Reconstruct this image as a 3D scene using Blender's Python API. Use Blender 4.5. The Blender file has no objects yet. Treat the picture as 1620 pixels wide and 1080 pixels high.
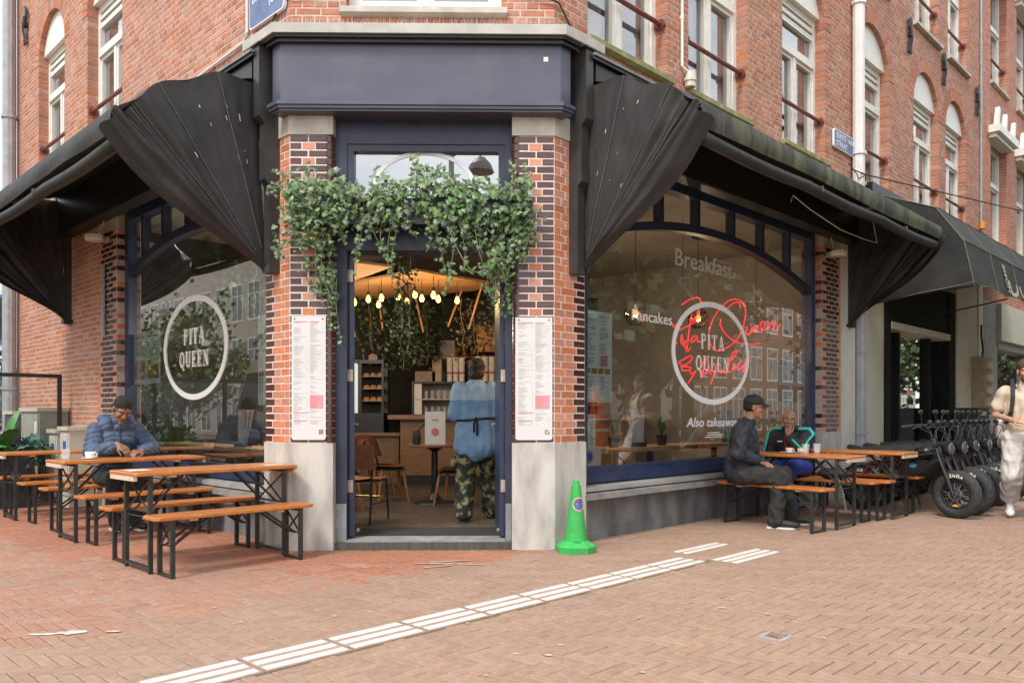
import bpy, bmesh, math, random
from mathutils import Vector, Matrix, noise as mnoise
random.seed(7)
R=math.radians; pi=math.pi
sc=bpy.context.scene
COL=sc.collection
# ---------------------------------------------------------------- camera
cam=bpy.data.cameras.new('camera'); camo=bpy.data.objects.new('camera',cam); COL.objects.link(camo)
camo.location=(0,0,1.2); camo.rotation_euler=(R(90),0,0)
cam.lens=1267/1620*36; cam.sensor_width=36; cam.shift_y=115/1620; cam.clip_end=600; cam.clip_start=.05
sc.camera=camo
# ---------------------------------------------------------------- sky, sun, exposure
SUN_EL,SUN_AZ=R(52),R(-150)      # sun high, behind the camera to the left
w=bpy.data.worlds.new('World'); sc.world=w; w.use_nodes=True
nt=w.node_tree; nt.nodes.clear()
def N(t,**k):
    n=nt.nodes.new(t)
    for a,b in k.items(): setattr(n,a,b)
    return n
sky=N('ShaderNodeTexSky',sky_type='NISHITA',sun_disc=False,sun_elevation=SUN_EL,sun_rotation=R(210))
sky.air_density=1.0; sky.dust_density=1.5
tc=N('ShaderNodeTexCoord'); mp=N('ShaderNodeMapping'); mp.inputs['Scale'].default_value=(1.1,1.1,2.6)
nz=N('ShaderNodeTexNoise'); nz.inputs['Scale'].default_value=1.7; nz.inputs['Detail'].default_value=7; nz.inputs['Roughness'].default_value=.55
rp=N('ShaderNodeValToRGB'); rp.color_ramp.elements[0].position=.33; rp.color_ramp.elements[0].color=(.35,.35,.35,1); rp.color_ramp.elements[1].position=.56
mx=N('ShaderNodeMixRGB'); mx.inputs['Color2'].default_value=(11.6,12.0,12.6,1)
bg=N('ShaderNodeBackground'); bg.inputs['Strength'].default_value=.085
ou=N('ShaderNodeOutputWorld')
L=nt.links.new
L(tc.outputs['Generated'],mp.inputs['Vector']); L(mp.outputs['Vector'],nz.inputs['Vector']); L(nz.outputs['Fac'],rp.inputs['Fac'])
L(rp.outputs['Color'],mx.inputs['Fac']); L(sky.outputs['Color'],mx.inputs['Color1']); L(mx.outputs['Color'],bg.inputs['Color']); L(bg.outputs['Background'],ou.inputs['Surface'])
sl=bpy.data.lights.new('sun','SUN'); sl.energy=1.5; sl.angle=R(14); sl.color=(1,.95,.87)
so=bpy.data.objects.new('sun',sl); COL.objects.link(so); so.location=(-4,-6,12)
sdir=Vector((math.sin(SUN_AZ)*math.cos(SUN_EL),math.cos(SUN_AZ)*math.cos(SUN_EL),math.sin(SUN_EL)))
so.rotation_euler=sdir.to_track_quat('Z','Y').to_euler()
sc.view_settings.view_transform='Standard'; sc.view_settings.look='None'; sc.view_settings.gamma=1; sc.view_settings.use_curve_mapping=False
sc.view_settings.exposure=.96
sc.render.engine='CYCLES'; sc.cycles.use_denoising=True; sc.cycles.max_bounces=8; sc.cycles.transparent_max_bounces=16
sc.cycles.sample_clamp_indirect=6; sc.cycles.caustics_reflective=False; sc.cycles.caustics_refractive=False
# ---------------------------------------------------------------- facade frames (u along the facade, o outwards)
class Fr:
    def __init__(s,P,ang=None,d=None,flip=1):
        s.P=Vector((P[0],P[1],0)); s.d=Vector(d) if d else Vector((math.cos(ang),math.sin(ang),0)); s.n=Vector((s.d.y,-s.d.x,0))*flip
        s.hand=s.d.cross(s.n).z
    def pt(s,u,o,z): return s.P+s.d*u+s.n*o+Vector((0,0,z))
    def inv(s,p): q=Vector((p[0],p[1],0))-s.P; return q.dot(s.d),q.dot(s.n)
    def yaw(s): return math.atan2(s.d.y,s.d.x)
PL=Vector((-1.9614,7.06,0)); PR=Vector((.3755,7.10,0)); W=(PR-PL).length
FC=Fr(PL,d=(PR-PL)/W); FR=Fr(PR,R(45.5)); FL=Fr(PL,R(180-44.7),flip=-1)
ID=Fr((0,0),0,flip=-1)       # plain x,y,z
# ---------------------------------------------------------------- materials
MATS={}
def pm(name,c1,c2=None,scale=8,rough=.6,bump=0,bscale=None,metal=0,spec=.5,coat=0,emit=0,detail=4,lo=.35,hi=.65,rnd=0,attr=False,stretch=None,c3=None,sheen=0,alpha=None,ecol=None,dirt=None):
    """noise-mixed principled material; rnd = brightness/hue variation per object (or per face attribute)"""
    if name in MATS: return MATS[name]
    m=bpy.data.materials.new(name); m.use_nodes=True; t=m.node_tree; t.nodes.clear(); n=t.nodes.new; l=t.links.new
    b=n('ShaderNodeBsdfPrincipled'); o=n('ShaderNodeOutputMaterial'); l(b.outputs[0],o.inputs[0])
    b.inputs['Roughness'].default_value=rough; b.inputs['Metallic'].default_value=metal; b.inputs['Specular IOR Level'].default_value=spec
    b.inputs['Coat Weight'].default_value=coat; b.inputs['Coat Roughness'].default_value=.08
    if sheen: b.inputs['Sheen Weight'].default_value=sheen
    if alpha is not None: b.inputs['Alpha'].default_value=alpha
    c=n('ShaderNodeTexCoord'); vec=c.outputs['Object']
    if stretch:
        mpn=n('ShaderNodeMapping'); mpn.inputs['Scale'].default_value=stretch; l(vec,mpn.inputs['Vector']); vec=mpn.outputs['Vector']
    col=None
    if c2 is not None:
        z=n('ShaderNodeTexNoise'); z.inputs['Scale'].default_value=scale; z.inputs['Detail'].default_value=detail; l(vec,z.inputs['Vector'])
        r=n('ShaderNodeValToRGB'); e=r.color_ramp.elements; e[0].position=lo; e[0].color=(*c1,1); e[1].position=hi; e[1].color=(*c2,1)
        if c3: x=e.new((lo+hi)/2); x.color=(*c3,1)
        l(z.outputs['Fac'],r.inputs['Fac']); col=r.outputs['Color']
    else:
        q=n('ShaderNodeRGB'); q.outputs[0].default_value=(*c1,1); col=q.outputs[0]
    if rnd:
        if attr:
            a=n('ShaderNodeAttribute'); a.attribute_name='rnd'; f=a.outputs['Fac']
        else:
            a=n('ShaderNodeObjectInfo'); f=a.outputs['Random']
        mr=n('ShaderNodeMapRange'); mr.inputs['To Min'].default_value=1-rnd; mr.inputs['To Max'].default_value=1+rnd*.55; l(f,mr.inputs['Value'])
        # second, decorrelated value for hue/saturation
        mm=n('ShaderNodeMath'); mm.operation='MULTIPLY'; mm.inputs[1].default_value=37.31; l(f,mm.inputs[0])
        fr=n('ShaderNodeMath'); fr.operation='FRACT'; l(mm.outputs[0],fr.inputs[0])
        mh=n('ShaderNodeMapRange'); mh.inputs['To Min'].default_value=1-rnd*.9; mh.inputs['To Max'].default_value=1+rnd*.3; l(fr.outputs[0],mh.inputs['Value'])
        h=n('ShaderNodeHueSaturation'); l(col,h.inputs['Color']); l(mr.outputs[0],h.inputs['Value']); l(mh.outputs[0],h.inputs['Saturation']); col=h.outputs['Color']
    if dirt:      # (scale, amount, colour, stretch, low, high): worn or soiled patches with a shape of their own
        ds,da,dc,dst,dlo,dhi=(list(dirt)+[None]*6)[:6]
        gp=n('ShaderNodeNewGeometry'); dm=n('ShaderNodeMapping'); dm.inputs['Scale'].default_value=dst or (1,1,1); l(gp.outputs['Position'],dm.inputs['Vector'])
        dz=n('ShaderNodeTexNoise'); dz.inputs['Scale'].default_value=ds; dz.inputs['Detail'].default_value=8; dz.inputs['Roughness'].default_value=.62; l(dm.outputs['Vector'],dz.inputs['Vector'])
        dr=n('ShaderNodeMapRange'); dr.inputs['From Min'].default_value=dlo or .48; dr.inputs['From Max'].default_value=dhi or .68; dr.inputs['To Max'].default_value=da; l(dz.outputs['Fac'],dr.inputs['Value'])
        dx=n('ShaderNodeMixRGB'); dx.inputs['Color2'].default_value=(*dc,1); l(dr.outputs[0],dx.inputs['Fac']); l(col,dx.inputs['Color1']); col=dx.outputs['Color']
    l(col,b.inputs['Base Color'])
    if emit:
        b.inputs['Emission Strength'].default_value=emit
        if ecol: b.inputs['Emission Color'].default_value=(*ecol,1)
        else: l(col,b.inputs['Emission Color'])
    if bump:
        z2=n('ShaderNodeTexNoise'); z2.inputs['Scale'].default_value=bscale or scale*4; z2.inputs['Detail'].default_value=5; l(vec,z2.inputs['Vector'])
        bp=n('ShaderNodeBump'); bp.inputs['Strength'].default_value=bump; bp.inputs['Distance'].default_value=.01; l(z2.outputs['Fac'],bp.inputs['Height']); l(bp.outputs['Normal'],b.inputs['Normal'])
        rr=n('ShaderNodeMapRange'); rr.inputs['To Min'].default_value=max(0,rough-.12); rr.inputs['To Max'].default_value=min(1,rough+.12); l(z2.outputs['Fac'],rr.inputs['Value']); l(rr.outputs[0],b.inputs['Roughness'])
    MATS[name]=m; return m
def glassmat(name,tint=(.93,.95,.94),k=1.5,base=.03,ior=1.5):
    if name in MATS: return MATS[name]
    m=bpy.data.materials.new(name); m.use_nodes=True; t=m.node_tree; t.nodes.clear(); n=t.nodes.new; l=t.links.new
    o=n('ShaderNodeOutputMaterial'); mi=n('ShaderNodeMixShader'); tr=n('ShaderNodeBsdfTransparent'); tr.inputs[0].default_value=(*tint,1)
    g=n('ShaderNodeBsdfGlossy'); g.inputs['Roughness'].default_value=.0; f=n('ShaderNodeFresnel'); f.inputs['IOR'].default_value=ior
    a=n('ShaderNodeMath'); a.operation='MULTIPLY_ADD'; a.inputs[1].default_value=k; a.inputs[2].default_value=base; a.use_clamp=True
    # gentle pane waviness
    z=n('ShaderNodeTexNoise'); z.inputs['Scale'].default_value=1.4; bp=n('ShaderNodeBump'); bp.inputs['Strength'].default_value=.012; bp.inputs['Distance'].default_value=.05
    l(z.outputs['Fac'],bp.inputs['Height']); l(bp.outputs['Normal'],g.inputs['Normal'])
    l(f.outputs[0],a.inputs[0]); l(a.outputs[0],mi.inputs[0]); l(tr.outputs[0],mi.inputs[1]); l(g.outputs[0],mi.inputs[2]); l(mi.outputs[0],o.inputs[0])
    MATS[name]=m; return m
# ---------------------------------------------------------------- mesh builder
class MB:
    def __init__(s): s.v=[]; s.f=[]; s.a=[]; s.m=[]; s.cur=0
    def add(s,vs,fs,r=None):
        k=len(s.v); s.v+= [tuple(x) for x in vs]; s.f+=[tuple(i+k for i in f) for f in fs]
        s.a+=[random.random() if r is None else r]*len(fs); s.m+=[s.cur]*len(fs)
        return s
    def hexa(s,p,r=None):      # p: 4 bottom (ccw from above) + 4 top
        return s.add(p,[(3,2,1,0),(4,5,6,7),(0,1,5,4),(1,2,6,5),(2,3,7,6),(3,0,4,7)],r)
    def fbox(s,fr,u0,u1,o0,o1,z0,z1,r=None):
        if u0>u1:u0,u1=u1,u0
        if o0>o1:o0,o1=o1,o0
        c=[(u0,o0),(u1,o0),(u1,o1),(u0,o1)]
        if fr.hand<0: c=c[::-1]
        return s.hexa([fr.pt(a,b,z0) for a,b in c]+[fr.pt(a,b,z1) for a,b in c],r)
    def box(s,x0,x1,y0,y1,z0,z1,r=None): return s.fbox(ID,x0,x1,y0,y1,z0,z1,r)
    def brick(s,fr,u0,u1,o0,o1,z0,z1,b=.004,r=None):     # box with chamfered front (o1) edges
        g=lambda a,o,z:fr.pt(a,o,z)
        P=[g(u0,o0,z0),g(u1,o0,z0),g(u1,o0,z1),g(u0,o0,z1),g(u0,o1-b,z0),g(u1,o1-b,z0),g(u1,o1-b,z1),g(u0,o1-b,z1),
           g(u0+b,o1,z0+b),g(u1-b,o1,z0+b),g(u1-b,o1,z1-b),g(u0+b,o1,z1-b)]
        F=[(0,1,5,4),(1,2,6,5),(2,3,7,6),(3,0,4,7),(4,5,9,8),(5,6,10,9),(6,7,11,10),(7,4,8,11),(8,9,10,11)]
        if fr.hand>0: F=[f[::-1] for f in F]
        return s.add(P,F,r)
    def tube(s,path,rad,n=8,cap=True,r=None,closed=False):
        path=[Vector(p) for p in path]; rings=[]; k=len(path)
        rads=rad if isinstance(rad,(list,tuple)) else [rad]*k
        up=None
        for i,p in enumerate(path):
            if closed: t=(path[(i+1)%k]-path[i-1])
            else: t=(path[min(i+1,k-1)]-path[max(i-1,0)])
            if t.length<1e-9: t=Vector((0,0,1))
            t.normalize()
            if up is None:
                up=Vector((0,0,1)) if abs(t.z)<.9 else Vector((1,0,0))
            a=up-t*up.dot(t)
            if a.length<1e-6: a=Vector((1,0,0))-t*t.x
            a.normalize(); b=t.cross(a); up=a
            rings.append([p+(a*math.cos(2*pi*j/n)+b*math.sin(2*pi*j/n))*rads[i] for j in range(n)])
        V=[q for g in rings for q in g]; F=[]
        for i in range(k if closed else k-1):
            i2=(i+1)%k
            for j in range(n): F.append((i*n+j,i*n+(j+1)%n,i2*n+(j+1)%n,i2*n+j))
        if cap and not closed: F+=[tuple(range(n))[::-1],tuple(range((k-1)*n,k*n))]
        return s.add(V,F,r)
    def lathe(s,prof,n=16,c=(0,0,0),r=None,ax=None):
        V=[];F=[];c=Vector(c)
        for i,(rr,z) in enumerate(prof):
            for j in range(n): V.append(c+Vector((rr*math.cos(2*pi*j/n),rr*math.sin(2*pi*j/n),z)))
        for i in range(len(prof)-1):
            for j in range(n): F.append((i*n+j,i*n+(j+1)%n,(i+1)*n+(j+1)%n,(i+1)*n+j))
        F+=[tuple(range(n))[::-1],tuple(range((len(prof)-1)*n,len(prof)*n))]
        return s.add(V,F,r)
    def poly(s,pts,r=None): return s.add(pts,[tuple(range(len(pts)))],r)
    def prism(s,pts,ext,r=None):       # pts: planar polygon (Vectors), ext: extrusion vector
        n=len(pts); pts=[Vector(p) for p in pts]; e=Vector(ext)
        return s.add(pts+[p+e for p in pts],[tuple(range(n))[::-1],tuple(range(n,2*n))]+[(i,(i+1)%n,n+(i+1)%n,n+i) for i in range(n)],r)
    def grid(s,fn,nu,nv,r=None):
        V=[fn(i/nu,j/nv) for j in range(nv+1) for i in range(nu+1)]
        F=[(j*(nu+1)+i,j*(nu+1)+i+1,(j+1)*(nu+1)+i+1,(j+1)*(nu+1)+i) for j in range(nv) for i in range(nu)]
        return s.add(V,F,r)
    def sphere(s,c,rx,ry=None,rz=None,n=12,m=8,r=None):
        ry=ry or rx; rz=rz or rx; c=Vector(c); V=[];F=[]
        for i in range(m+1):
            th=pi*i/m
            for j in range(n): V.append(c+Vector((rx*math.sin(th)*math.cos(2*pi*j/n),ry*math.sin(th)*math.sin(2*pi*j/n),rz*math.cos(th))))
        for i in range(m):
            for j in range(n): F.append((i*n+j,(i+1)*n+j,(i+1)*n+(j+1)%n,i*n+(j+1)%n))
        return s.add(V,F,r)
    def xf(s,M):
        s.v=[tuple(M@Vector(p)) for p in s.v]; return s
    def merge(s,o,M=None):
        k=len(s.v); s.v+=[tuple(M@Vector(p)) if M else p for p in o.v]; s.f+=[tuple(i+k for i in f) for f in o.f]; s.a+=o.a; s.m+=o.m; return s
    def mesh(s,name,mats,off=None,smooth=False,fixn=False):
        me=bpy.data.meshes.new(name)
        vs=s.v if off is None else [(a-off[0],b-off[1],c-off[2]) for a,b,c in s.v]
        me.from_pydata(vs,[],s.f)
        if not isinstance(mats,(list,tuple)): mats=[mats]
        for m in mats: me.materials.append(m)
        if len(mats)>1: me.polygons.foreach_set('material_index',s.m)
        at=me.attributes.new('rnd','FLOAT','FACE'); at.data.foreach_set('value',s.a)
        if fixn:
            bm=bmesh.new(); bm.from_mesh(me); bmesh.ops.recalc_face_normals(bm,faces=bm.faces); bm.to_mesh(me); bm.free()
        if smooth: me.polygons.foreach_set('use_smooth',[True]*len(me.polygons))
        me.update(); return me
def setp(o,label=None,cat=None,group=None,kind=None):
    if label: o['label']=label
    if cat: o['category']=cat
    if group: o['group']=group
    if kind: o['kind']=kind
    return o
def thing(name,label,cat,loc=(0,0,0),rz=0,group=None,kind=None):
    o=bpy.data.objects.new(name,None); o.empty_display_size=.1; COL.objects.link(o); o.location=loc; o.rotation_euler=(0,0,rz)
    return setp(o,label,cat,group,kind)
def part(name,mb,mats,par=None,world=True,smooth=False,label=None,kind=None,fixn=False):
    """mesh object; with a parent, world=True means mb is in world coordinates (parents are unrotated then)"""
    off=None
    if par is not None and world:
        off=Vector((0,0,0)); q=par
        while q is not None: off+=q.location; q=q.parent
    me=mb.mesh(name,mats,off,smooth,fixn) if isinstance(mb,MB) else mb
    o=bpy.data.objects.new(name,me); COL.objects.link(o)
    if par is not None: o.parent=par
    return setp(o,label,None,None,kind)
def solo(name,mb,mats,label,cat,group=None,kind=None,smooth=False,loc=(0,0,0),fixn=False):
    me=mb.mesh(name,mats,None,smooth,fixn) if isinstance(mb,MB) else mb      # with a loc, mb is local to it
    o=bpy.data.objects.new(name,me); COL.objects.link(o); o.location=loc
    return setp(o,label,cat,group,kind)
def kids(o): return [c for c in bpy.data.objects if c.parent==o]
def dup(root,loc,rz=None,label=None,cs=None):
    r=root.copy(); COL.objects.link(r); r.location=loc
    if rz is not None: r.rotation_euler=(0,0,rz)
    if label: r['label']=label
    for ch in CH[root.name]:
        c=ch.copy(); COL.objects.link(c); c.parent=r
        for g in CH.get(ch.name,[]):
            d=g.copy(); COL.objects.link(d); d.parent=c
    return r
CH={}
def index(root):
    CH[root.name]=kids(root)
    for c in CH[root.name]: CH[c.name]=kids(c)
TRASH=[]
TS=bpy.data.scenes.new('scratch')      # scratch scene for evaluating modifiers and lettering; removed at the end
def text_mb(s,size,spacing=1.0,shear=0,align='LEFT',bold=0):
    """flat lettering in the xy plane as an MB"""
    cu=bpy.data.curves.new('t','FONT'); cu.body=s; cu.size=size; cu.space_character=spacing; cu.shear=shear; cu.align_x=align; cu.offset=bold; cu.resolution_u=3
    ob=bpy.data.objects.new('t',cu); TS.collection.objects.link(ob); vl=TS.view_layers[0]; vl.update(); dg=vl.depsgraph
    me=bpy.data.meshes.new_from_object(ob.evaluated_get(dg)); mb=MB(); mb.add([v.co[:] for v in me.vertices],[tuple(p.vertices) for p in me.polygons])
    TS.collection.objects.unlink(ob); TRASH.extend((ob,cu,me)); return mb
def onface(mb,fr,u,o,z,rev=False,sx=1,sy=1):
    """lay an xy-plane MB upright on a facade; rev: reading direction is -u (left facade)"""
    q=MB(); q.f=mb.f; q.a=mb.a; q.m=mb.m; sg=-1 if rev else 1
    q.v=[tuple(fr.pt(u+sg*p[0]*sx,o+p[2],z+p[1]*sy)) for p in mb.v]; return q
def ribbon(mb,pts,wd,z=0):
    """flat stroke of width wd along 2D pts"""
    P=[Vector((p[0],p[1])) for p in pts]; n=len(P); Lf=[];Rt=[]
    for i,p in enumerate(P):
        t=(P[min(i+1,n-1)]-P[max(i-1,0)]).normalized(); q=Vector((-t.y,t.x))*wd/2
        Lf.append(p+q); Rt.append(p-q)
    V=[(a.x,a.y,z) for a in Lf]+[(a.x,a.y,z) for a in Rt]
    mb.add(V,[(i,n+i,n+i+1,i+1) for i in range(n-1)],.5)
def arc(cx,cy,rx,ry,a0,a1,n): return [(cx+rx*math.cos(R(a0+(a1-a0)*i/n)),cy+ry*math.sin(R(a0+(a1-a0)*i/n))) for i in range(n+1)]
# ================================================================ materials used by the structure
brickc=dict(c1=(.43,.15,.078),c2=(.52,.215,.125),scale=30,rough=.8,bump=.35,bscale=120,rnd=.24,dirt=(1.3,.4,(.24,.12,.09),None,.5,.72))
BR_O=pm('brick',**brickc); BR_A=pm('brick_mass',attr=True,**brickc)
b2c=dict(c1=(.46,.145,.08),c2=(.54,.20,.115),scale=30,rough=.8,bump=.3,bscale=120,rnd=.2)
BR2=pm('red_brick_mass',attr=True,**b2c)
ORO=pm('orange_brick',(.52,.165,.075),(.60,.24,.125),26,.55,.25,90,rnd=.22); ORA=ORO
GLZ=pm('glazed_brick',(.065,.015,.010),(.105,.028,.020),14,.22,.06,40,rnd=.3,coat=.35)
MORT=pm('mortar',(.50,.38,.29),(.60,.48,.38),20,.95,.5,120)
MORTL=pm('pale_mortar',(.68,.58,.51),(.78,.69,.62),20,.95,.4,120)
STONE=pm('grey_stone',(.40,.37,.32),(.56,.53,.47),5,.75,.25,60,c3=(.47,.44,.38))
STONED=pm('weathered_stone',(.31,.29,.26),(.55,.52,.47),4.5,.8,.35,50,c3=(.46,.435,.39),stretch=(1.3,1.3,.4),lo=.28,hi=.62,dirt=(5,.6,(.26,.22,.17),(1,1,.22),.50,.72))
MOSSY=pm('mossy_stone',(.22,.21,.10),(.36,.33,.22),9,.9,.5,70,c3=(.25,.25,.09))
CONC=pm('dark_plinth_stone',(.10,.10,.10),(.21,.205,.20),4,.7,.2,50,stretch=(1,1,.5))
COPE=pm('coping_stone',(.17,.16,.15),(.28,.26,.24),6,.7,.25,60)
ALU=pm('metal_sill',(.36,.35,.33),(.47,.46,.44),6,.45,.05,metal=.3)
NAVY=pm('navy_paint',(.018,.022,.045),(.026,.031,.06),5,.38,.08,60)
NAVYF=pm('fascia_paint',(.070,.072,.108),(.088,.088,.124),3,.36,.06,60,stretch=(.6,.6,2),dirt=(3.5,.35,(.13,.13,.14),(1,1,.25),.5,.75))
BLUE=pm('blue_paint',(.019,.030,.072),(.030,.046,.10),8,.35,.05,60)
BLACK=pm('black_metal',(.012,.012,.013),(.022,.022,.023),12,.4,.08,80)
CHEEK=pm('cheek_paint',(.030,.029,.028),(.045,.043,.041),6,.45,.1,60)
WHITE=pm('white_paint',(.74,.71,.64),(.80,.78,.72),10,.45,.06,80)
CREAM=pm('cream_paint',(.60,.57,.48),(.68,.65,.56),6,.55,.08,60)
OXIDE=pm('oxide_paint',(.16,.035,.03),(.20,.05,.04),10,.4,.1,80)
GREYP=pm('grey_pipe',(.30,.31,.32),(.38,.39,.40),8,.45,.1,50)
CURT=pm('curtain_fabric',(.62,.62,.60),(.75,.75,.72),20,.9,.2,90)
DARKROOM=pm('dark_room',(.05,.05,.05),(.09,.085,.08),2,.9)  # dark tone painted in for unlit rooms behind the windows and vents
GLASS=glassmat('shop_glass',(.90,.92,.90),2.7,.07); GLASSU=glassmat('window_glass',(.85,.88,.88),2.6,.14)
# ================================================================ ground
def ground():
    g=MB(); g.add([(-120,-60,-.03),(140,-60,-.03),(140,160,-.03),(-120,160,-.03)],[(0,1,2,3)])
    solo('ground',g,pm('far_paving',(.25,.16,.12),(.34,.22,.17),40,.9,.3,90),None,None,kind='structure')
    root=thing('pavement',None,None,kind='structure')
    base=MB(); nx=70
    P=lambda a,b:(-11+34*a,1.2+20*b,-.008)
    base.grid(P,2,2)
    part('joint_bed',base,pm('joint_sand',(.10,.075,.05),(.17,.13,.09),3,.95,.4,200,c3=(.15,.18,.035),lo=.32,hi=.62),root)
    cg=dict(scale=22,rough=.82,bump=.35,bscale=110,rnd=.10,dirt=(1.1,.30,(.20,.14,.11),None,.42,.75))
    GC=((.31,.188,.126),(.366,.236,.166)); PG=pm('grey_paver',*GC,**cg); PGA=pm('grey_paver_mass',*GC,attr=True,**cg)
    RC=((.335,.165,.105),(.395,.215,.15)); PRD=pm('red_paver',*RC,**cg); PRA=pm('red_paver_mass',*RC,attr=True,**cg)
    PEA=pm('deep_red_paver_mass',(.34,.12,.062),(.40,.17,.10),attr=True,**cg)
    s=.072; g2=.005; cand=[]
    rnd=random.Random(3)
    for i in range(-210,265):
        for j in range(-175,155):
            m=(i-j)%6
            if m==0: u0,u1,o0,o1=i*s,(i+3)*s,j*s,(j+1)*s
            elif m==5: u0,u1,o0,o1=i*s,(i+1)*s,j*s,(j+3)*s
            else: continue
            uc,oc=(u0+u1)/2,(o0+o1)/2
            p=FR.pt(uc,oc,0)
            if not(1.9<p.y<18): continue
            if not(-.72*p.y-1.3<p.x<.70*p.y+1.6): continue
            lu,lo=FL.inv(p); cu,co=FC.inv(p)
            if oc<-.20 and lo<-.20 and co<-.02: continue
            if oc<.03 and -.1<lo and False: continue
            # tactile strip pocket
            if -7.3<uc<.52:
                if o0<.985<o1: o1=.983
                elif o0<1.275<o1: o0=1.277
                elif o0>=.98 and o1<=1.28: continue
                if o1-o0<.02: continue
                oc=(o0+o1)/2; p=FR.pt(uc,oc,0)
            d=p.length
            red = oc < -.02+rnd.gauss(0,.05) and uc<.25
            ent = red and co<1.15-.30*abs(cu-1.2)+rnd.gauss(0,.22) and lo<1.6
            if red and not ent and rnd.random()<.10: red=False
            cand.append((d,u0,u1,o0,o1,red,ent,p))
    cand.sort(key=lambda c:c[0])
    me=None; nobj=0; mg,mr,me2=MB(),MB(),MB(); mats={}
    def pav(mb,fr,a0,a1,b0,b1,z,tx,ty,r=None):
        c=.004; q=g2/2
        a0+=q;a1-=q;b0+=q;b1-=q
        zz=lambda a,b:z+(a-(a0+a1)/2)*tx+(b-(b0+b1)/2)*ty
        V=[fr.pt(a,b,z-.03) for a,b in((a0,b0),(a1,b0),(a1,b1),(a0,b1))]+[fr.pt(a,b,zz(a,b)-c) for a,b in((a0,b0),(a1,b0),(a1,b1),(a0,b1))]
        c2=.0045
        V+=[fr.pt(a,b,zz(a,b)) for a,b in((a0+c2,b0+c2),(a1-c2,b0+c2),(a1-c2,b1-c2),(a0+c2,b1-c2))]
        F=[(0,1,5,4),(1,2,6,5),(2,3,7,6),(3,0,4,7),(4,5,9,8),(5,6,10,9),(6,7,11,10),(7,4,8,11),(8,9,10,11)]
        if fr.hand<0: F=[f[::-1] for f in F]
        mb.add(V,F,r)
    pm_=MB(); pav(pm_,ID,-.108,.108,-.036,.036,0,0,0)
    meshes=[pm_.mesh('paver',m) for m in (PG,PRD)]
    yaw=FR.yaw()
    for d,u0,u1,o0,o1,red,ent,p in cand:
        z=mnoise.noise(p*1.3)*.002+rnd.uniform(-.001,.001)
        inview=p.y>3.45 and abs(p.x)<.63*p.y
        if inview and nobj<300 and abs((o1-o0)*(u1-u0)-.015552)<.0003:
            o=bpy.data.objects.new('paver',meshes[1 if red else 0]); COL.objects.link(o); o.parent=root
            o.location=(p.x,p.y,z); o.rotation_euler=(rnd.gauss(0,.006),rnd.gauss(0,.006),yaw+(pi/2 if (u1-u0)<.15 else 0)+rnd.gauss(0,.004)); nobj+=1
        else: pav(me2 if ent else (mr if red else mg),FR,u0,u1,o0,o1,z,rnd.gauss(0,.01),rnd.gauss(0,.01),rnd.random())
    part('paving',mg,PGA,root,kind='stuff'); part('red_paving',mr,PRA,root,kind='stuff'); part('entrance_paving',me2,PEA,root,kind='stuff')
    # tactile guidance strip: grey tiles with three white ribs
    TG=pm('tactile_tile',(.30,.21,.165),(.37,.27,.21),12,.85,.2,80); TW=pm('tactile_white',(.52,.49,.44),(.64,.61,.56),18,.6,.15,80,lo=.3,hi=.5)
    ts=thing('tactile_strip','guide strip of tiles with raised white ribs running across the paving','tactile paving')
    def tile(u0,u1,o0,o1,n):
        t=MB(); t.fbox(FR,u0+.006,u1-.006,o0,o1,-.02,.003); to=part('tile',t,TG,ts)
        wd=(o1-o0)/n
        for k in range(n):
            q=MB(); a=o0+wd*(k+.5); b=.026
            # rib with sloped sides
            P=[FR.pt(u,o,z) for z,e in((.003,0),(.0075,.006)) for u,o in((u0+.02+e,a-b+e),(u1-.02-e,a-b+e),(u1-.02-e,a+b-e),(u0+.02+e,a+b-e))]
            if FR.hand<0: P=P[:4][::-1]+P[4:][::-1]
            q.hexa(P); part('rib',q,TW,to)
    u=-6.9
    while u<.45: tile(u,u+.49,.985,1.275,3); u+=.49
    tile(.62,1.35,.80,.98,2); tile(.52,1.3,1.24,1.5,3)
    # drain / valve covers and spots
    dc=thing('valve_cover','small rusty metal valve cover sunk among the pavers','cover',FR.pt(-1.24,2.69,0))
    q=MB(); q.fbox(FR,-1.31,-1.17,2.62,2.76,-.02,.004); part('frame',q,GREYP,dc)
    q=MB(); q.fbox(FR,-1.29,-1.19,2.645,2.735,.004,.007); part('lid',q,pm('rust',(.16,.07,.035),(.30,.20,.13),40,.8,.4,150),dc)
    sp=MB(); r2=random.Random(11)
    def splat(x,y,rx,ry,a):
        n=11; V=[]; zk[0]+=.00015
        for k in range(n):
            t=2*pi*k/n; rr=r2.uniform(.65,1.15); xx=rx*rr*math.cos(t); yy=ry*rr*math.sin(t)
            V.append((x+xx*math.cos(a)-yy*math.sin(a),y+xx*math.sin(a)+yy*math.cos(a),zk[0]))
        sp.poly(V)
    zk=[.0048]
    for x,y,rx,ry in ((-2.55,4.36,.10,.022),(-2.40,4.40,.09,.04),(-2.20,4.42,.05,.02),(-2.42,4.39,.03,.06),(.02,4.0,.02,.01),(-1.05,4.75,.02,.012),(-.85,4.85,.025,.012),(1.3,4.95,.025,.014),(.25,4.15,.02,.014),(.18,3.98,.02,.015)):
        splat(x,y,rx,ry,.1)
    for k in range(60):
        y=r2.uniform(3.6,9); splat(r2.uniform(-.6,.6)*y,y,r2.uniform(.006,.016),r2.uniform(.005,.012),r2.uniform(0,3))
    solo('chewing_gum',sp,pm('gum',(.40,.34,.30),(.60,.56,.52),12,.8),None,None,kind='stuff')
    sp=MB()
    zc_=.0048
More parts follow.
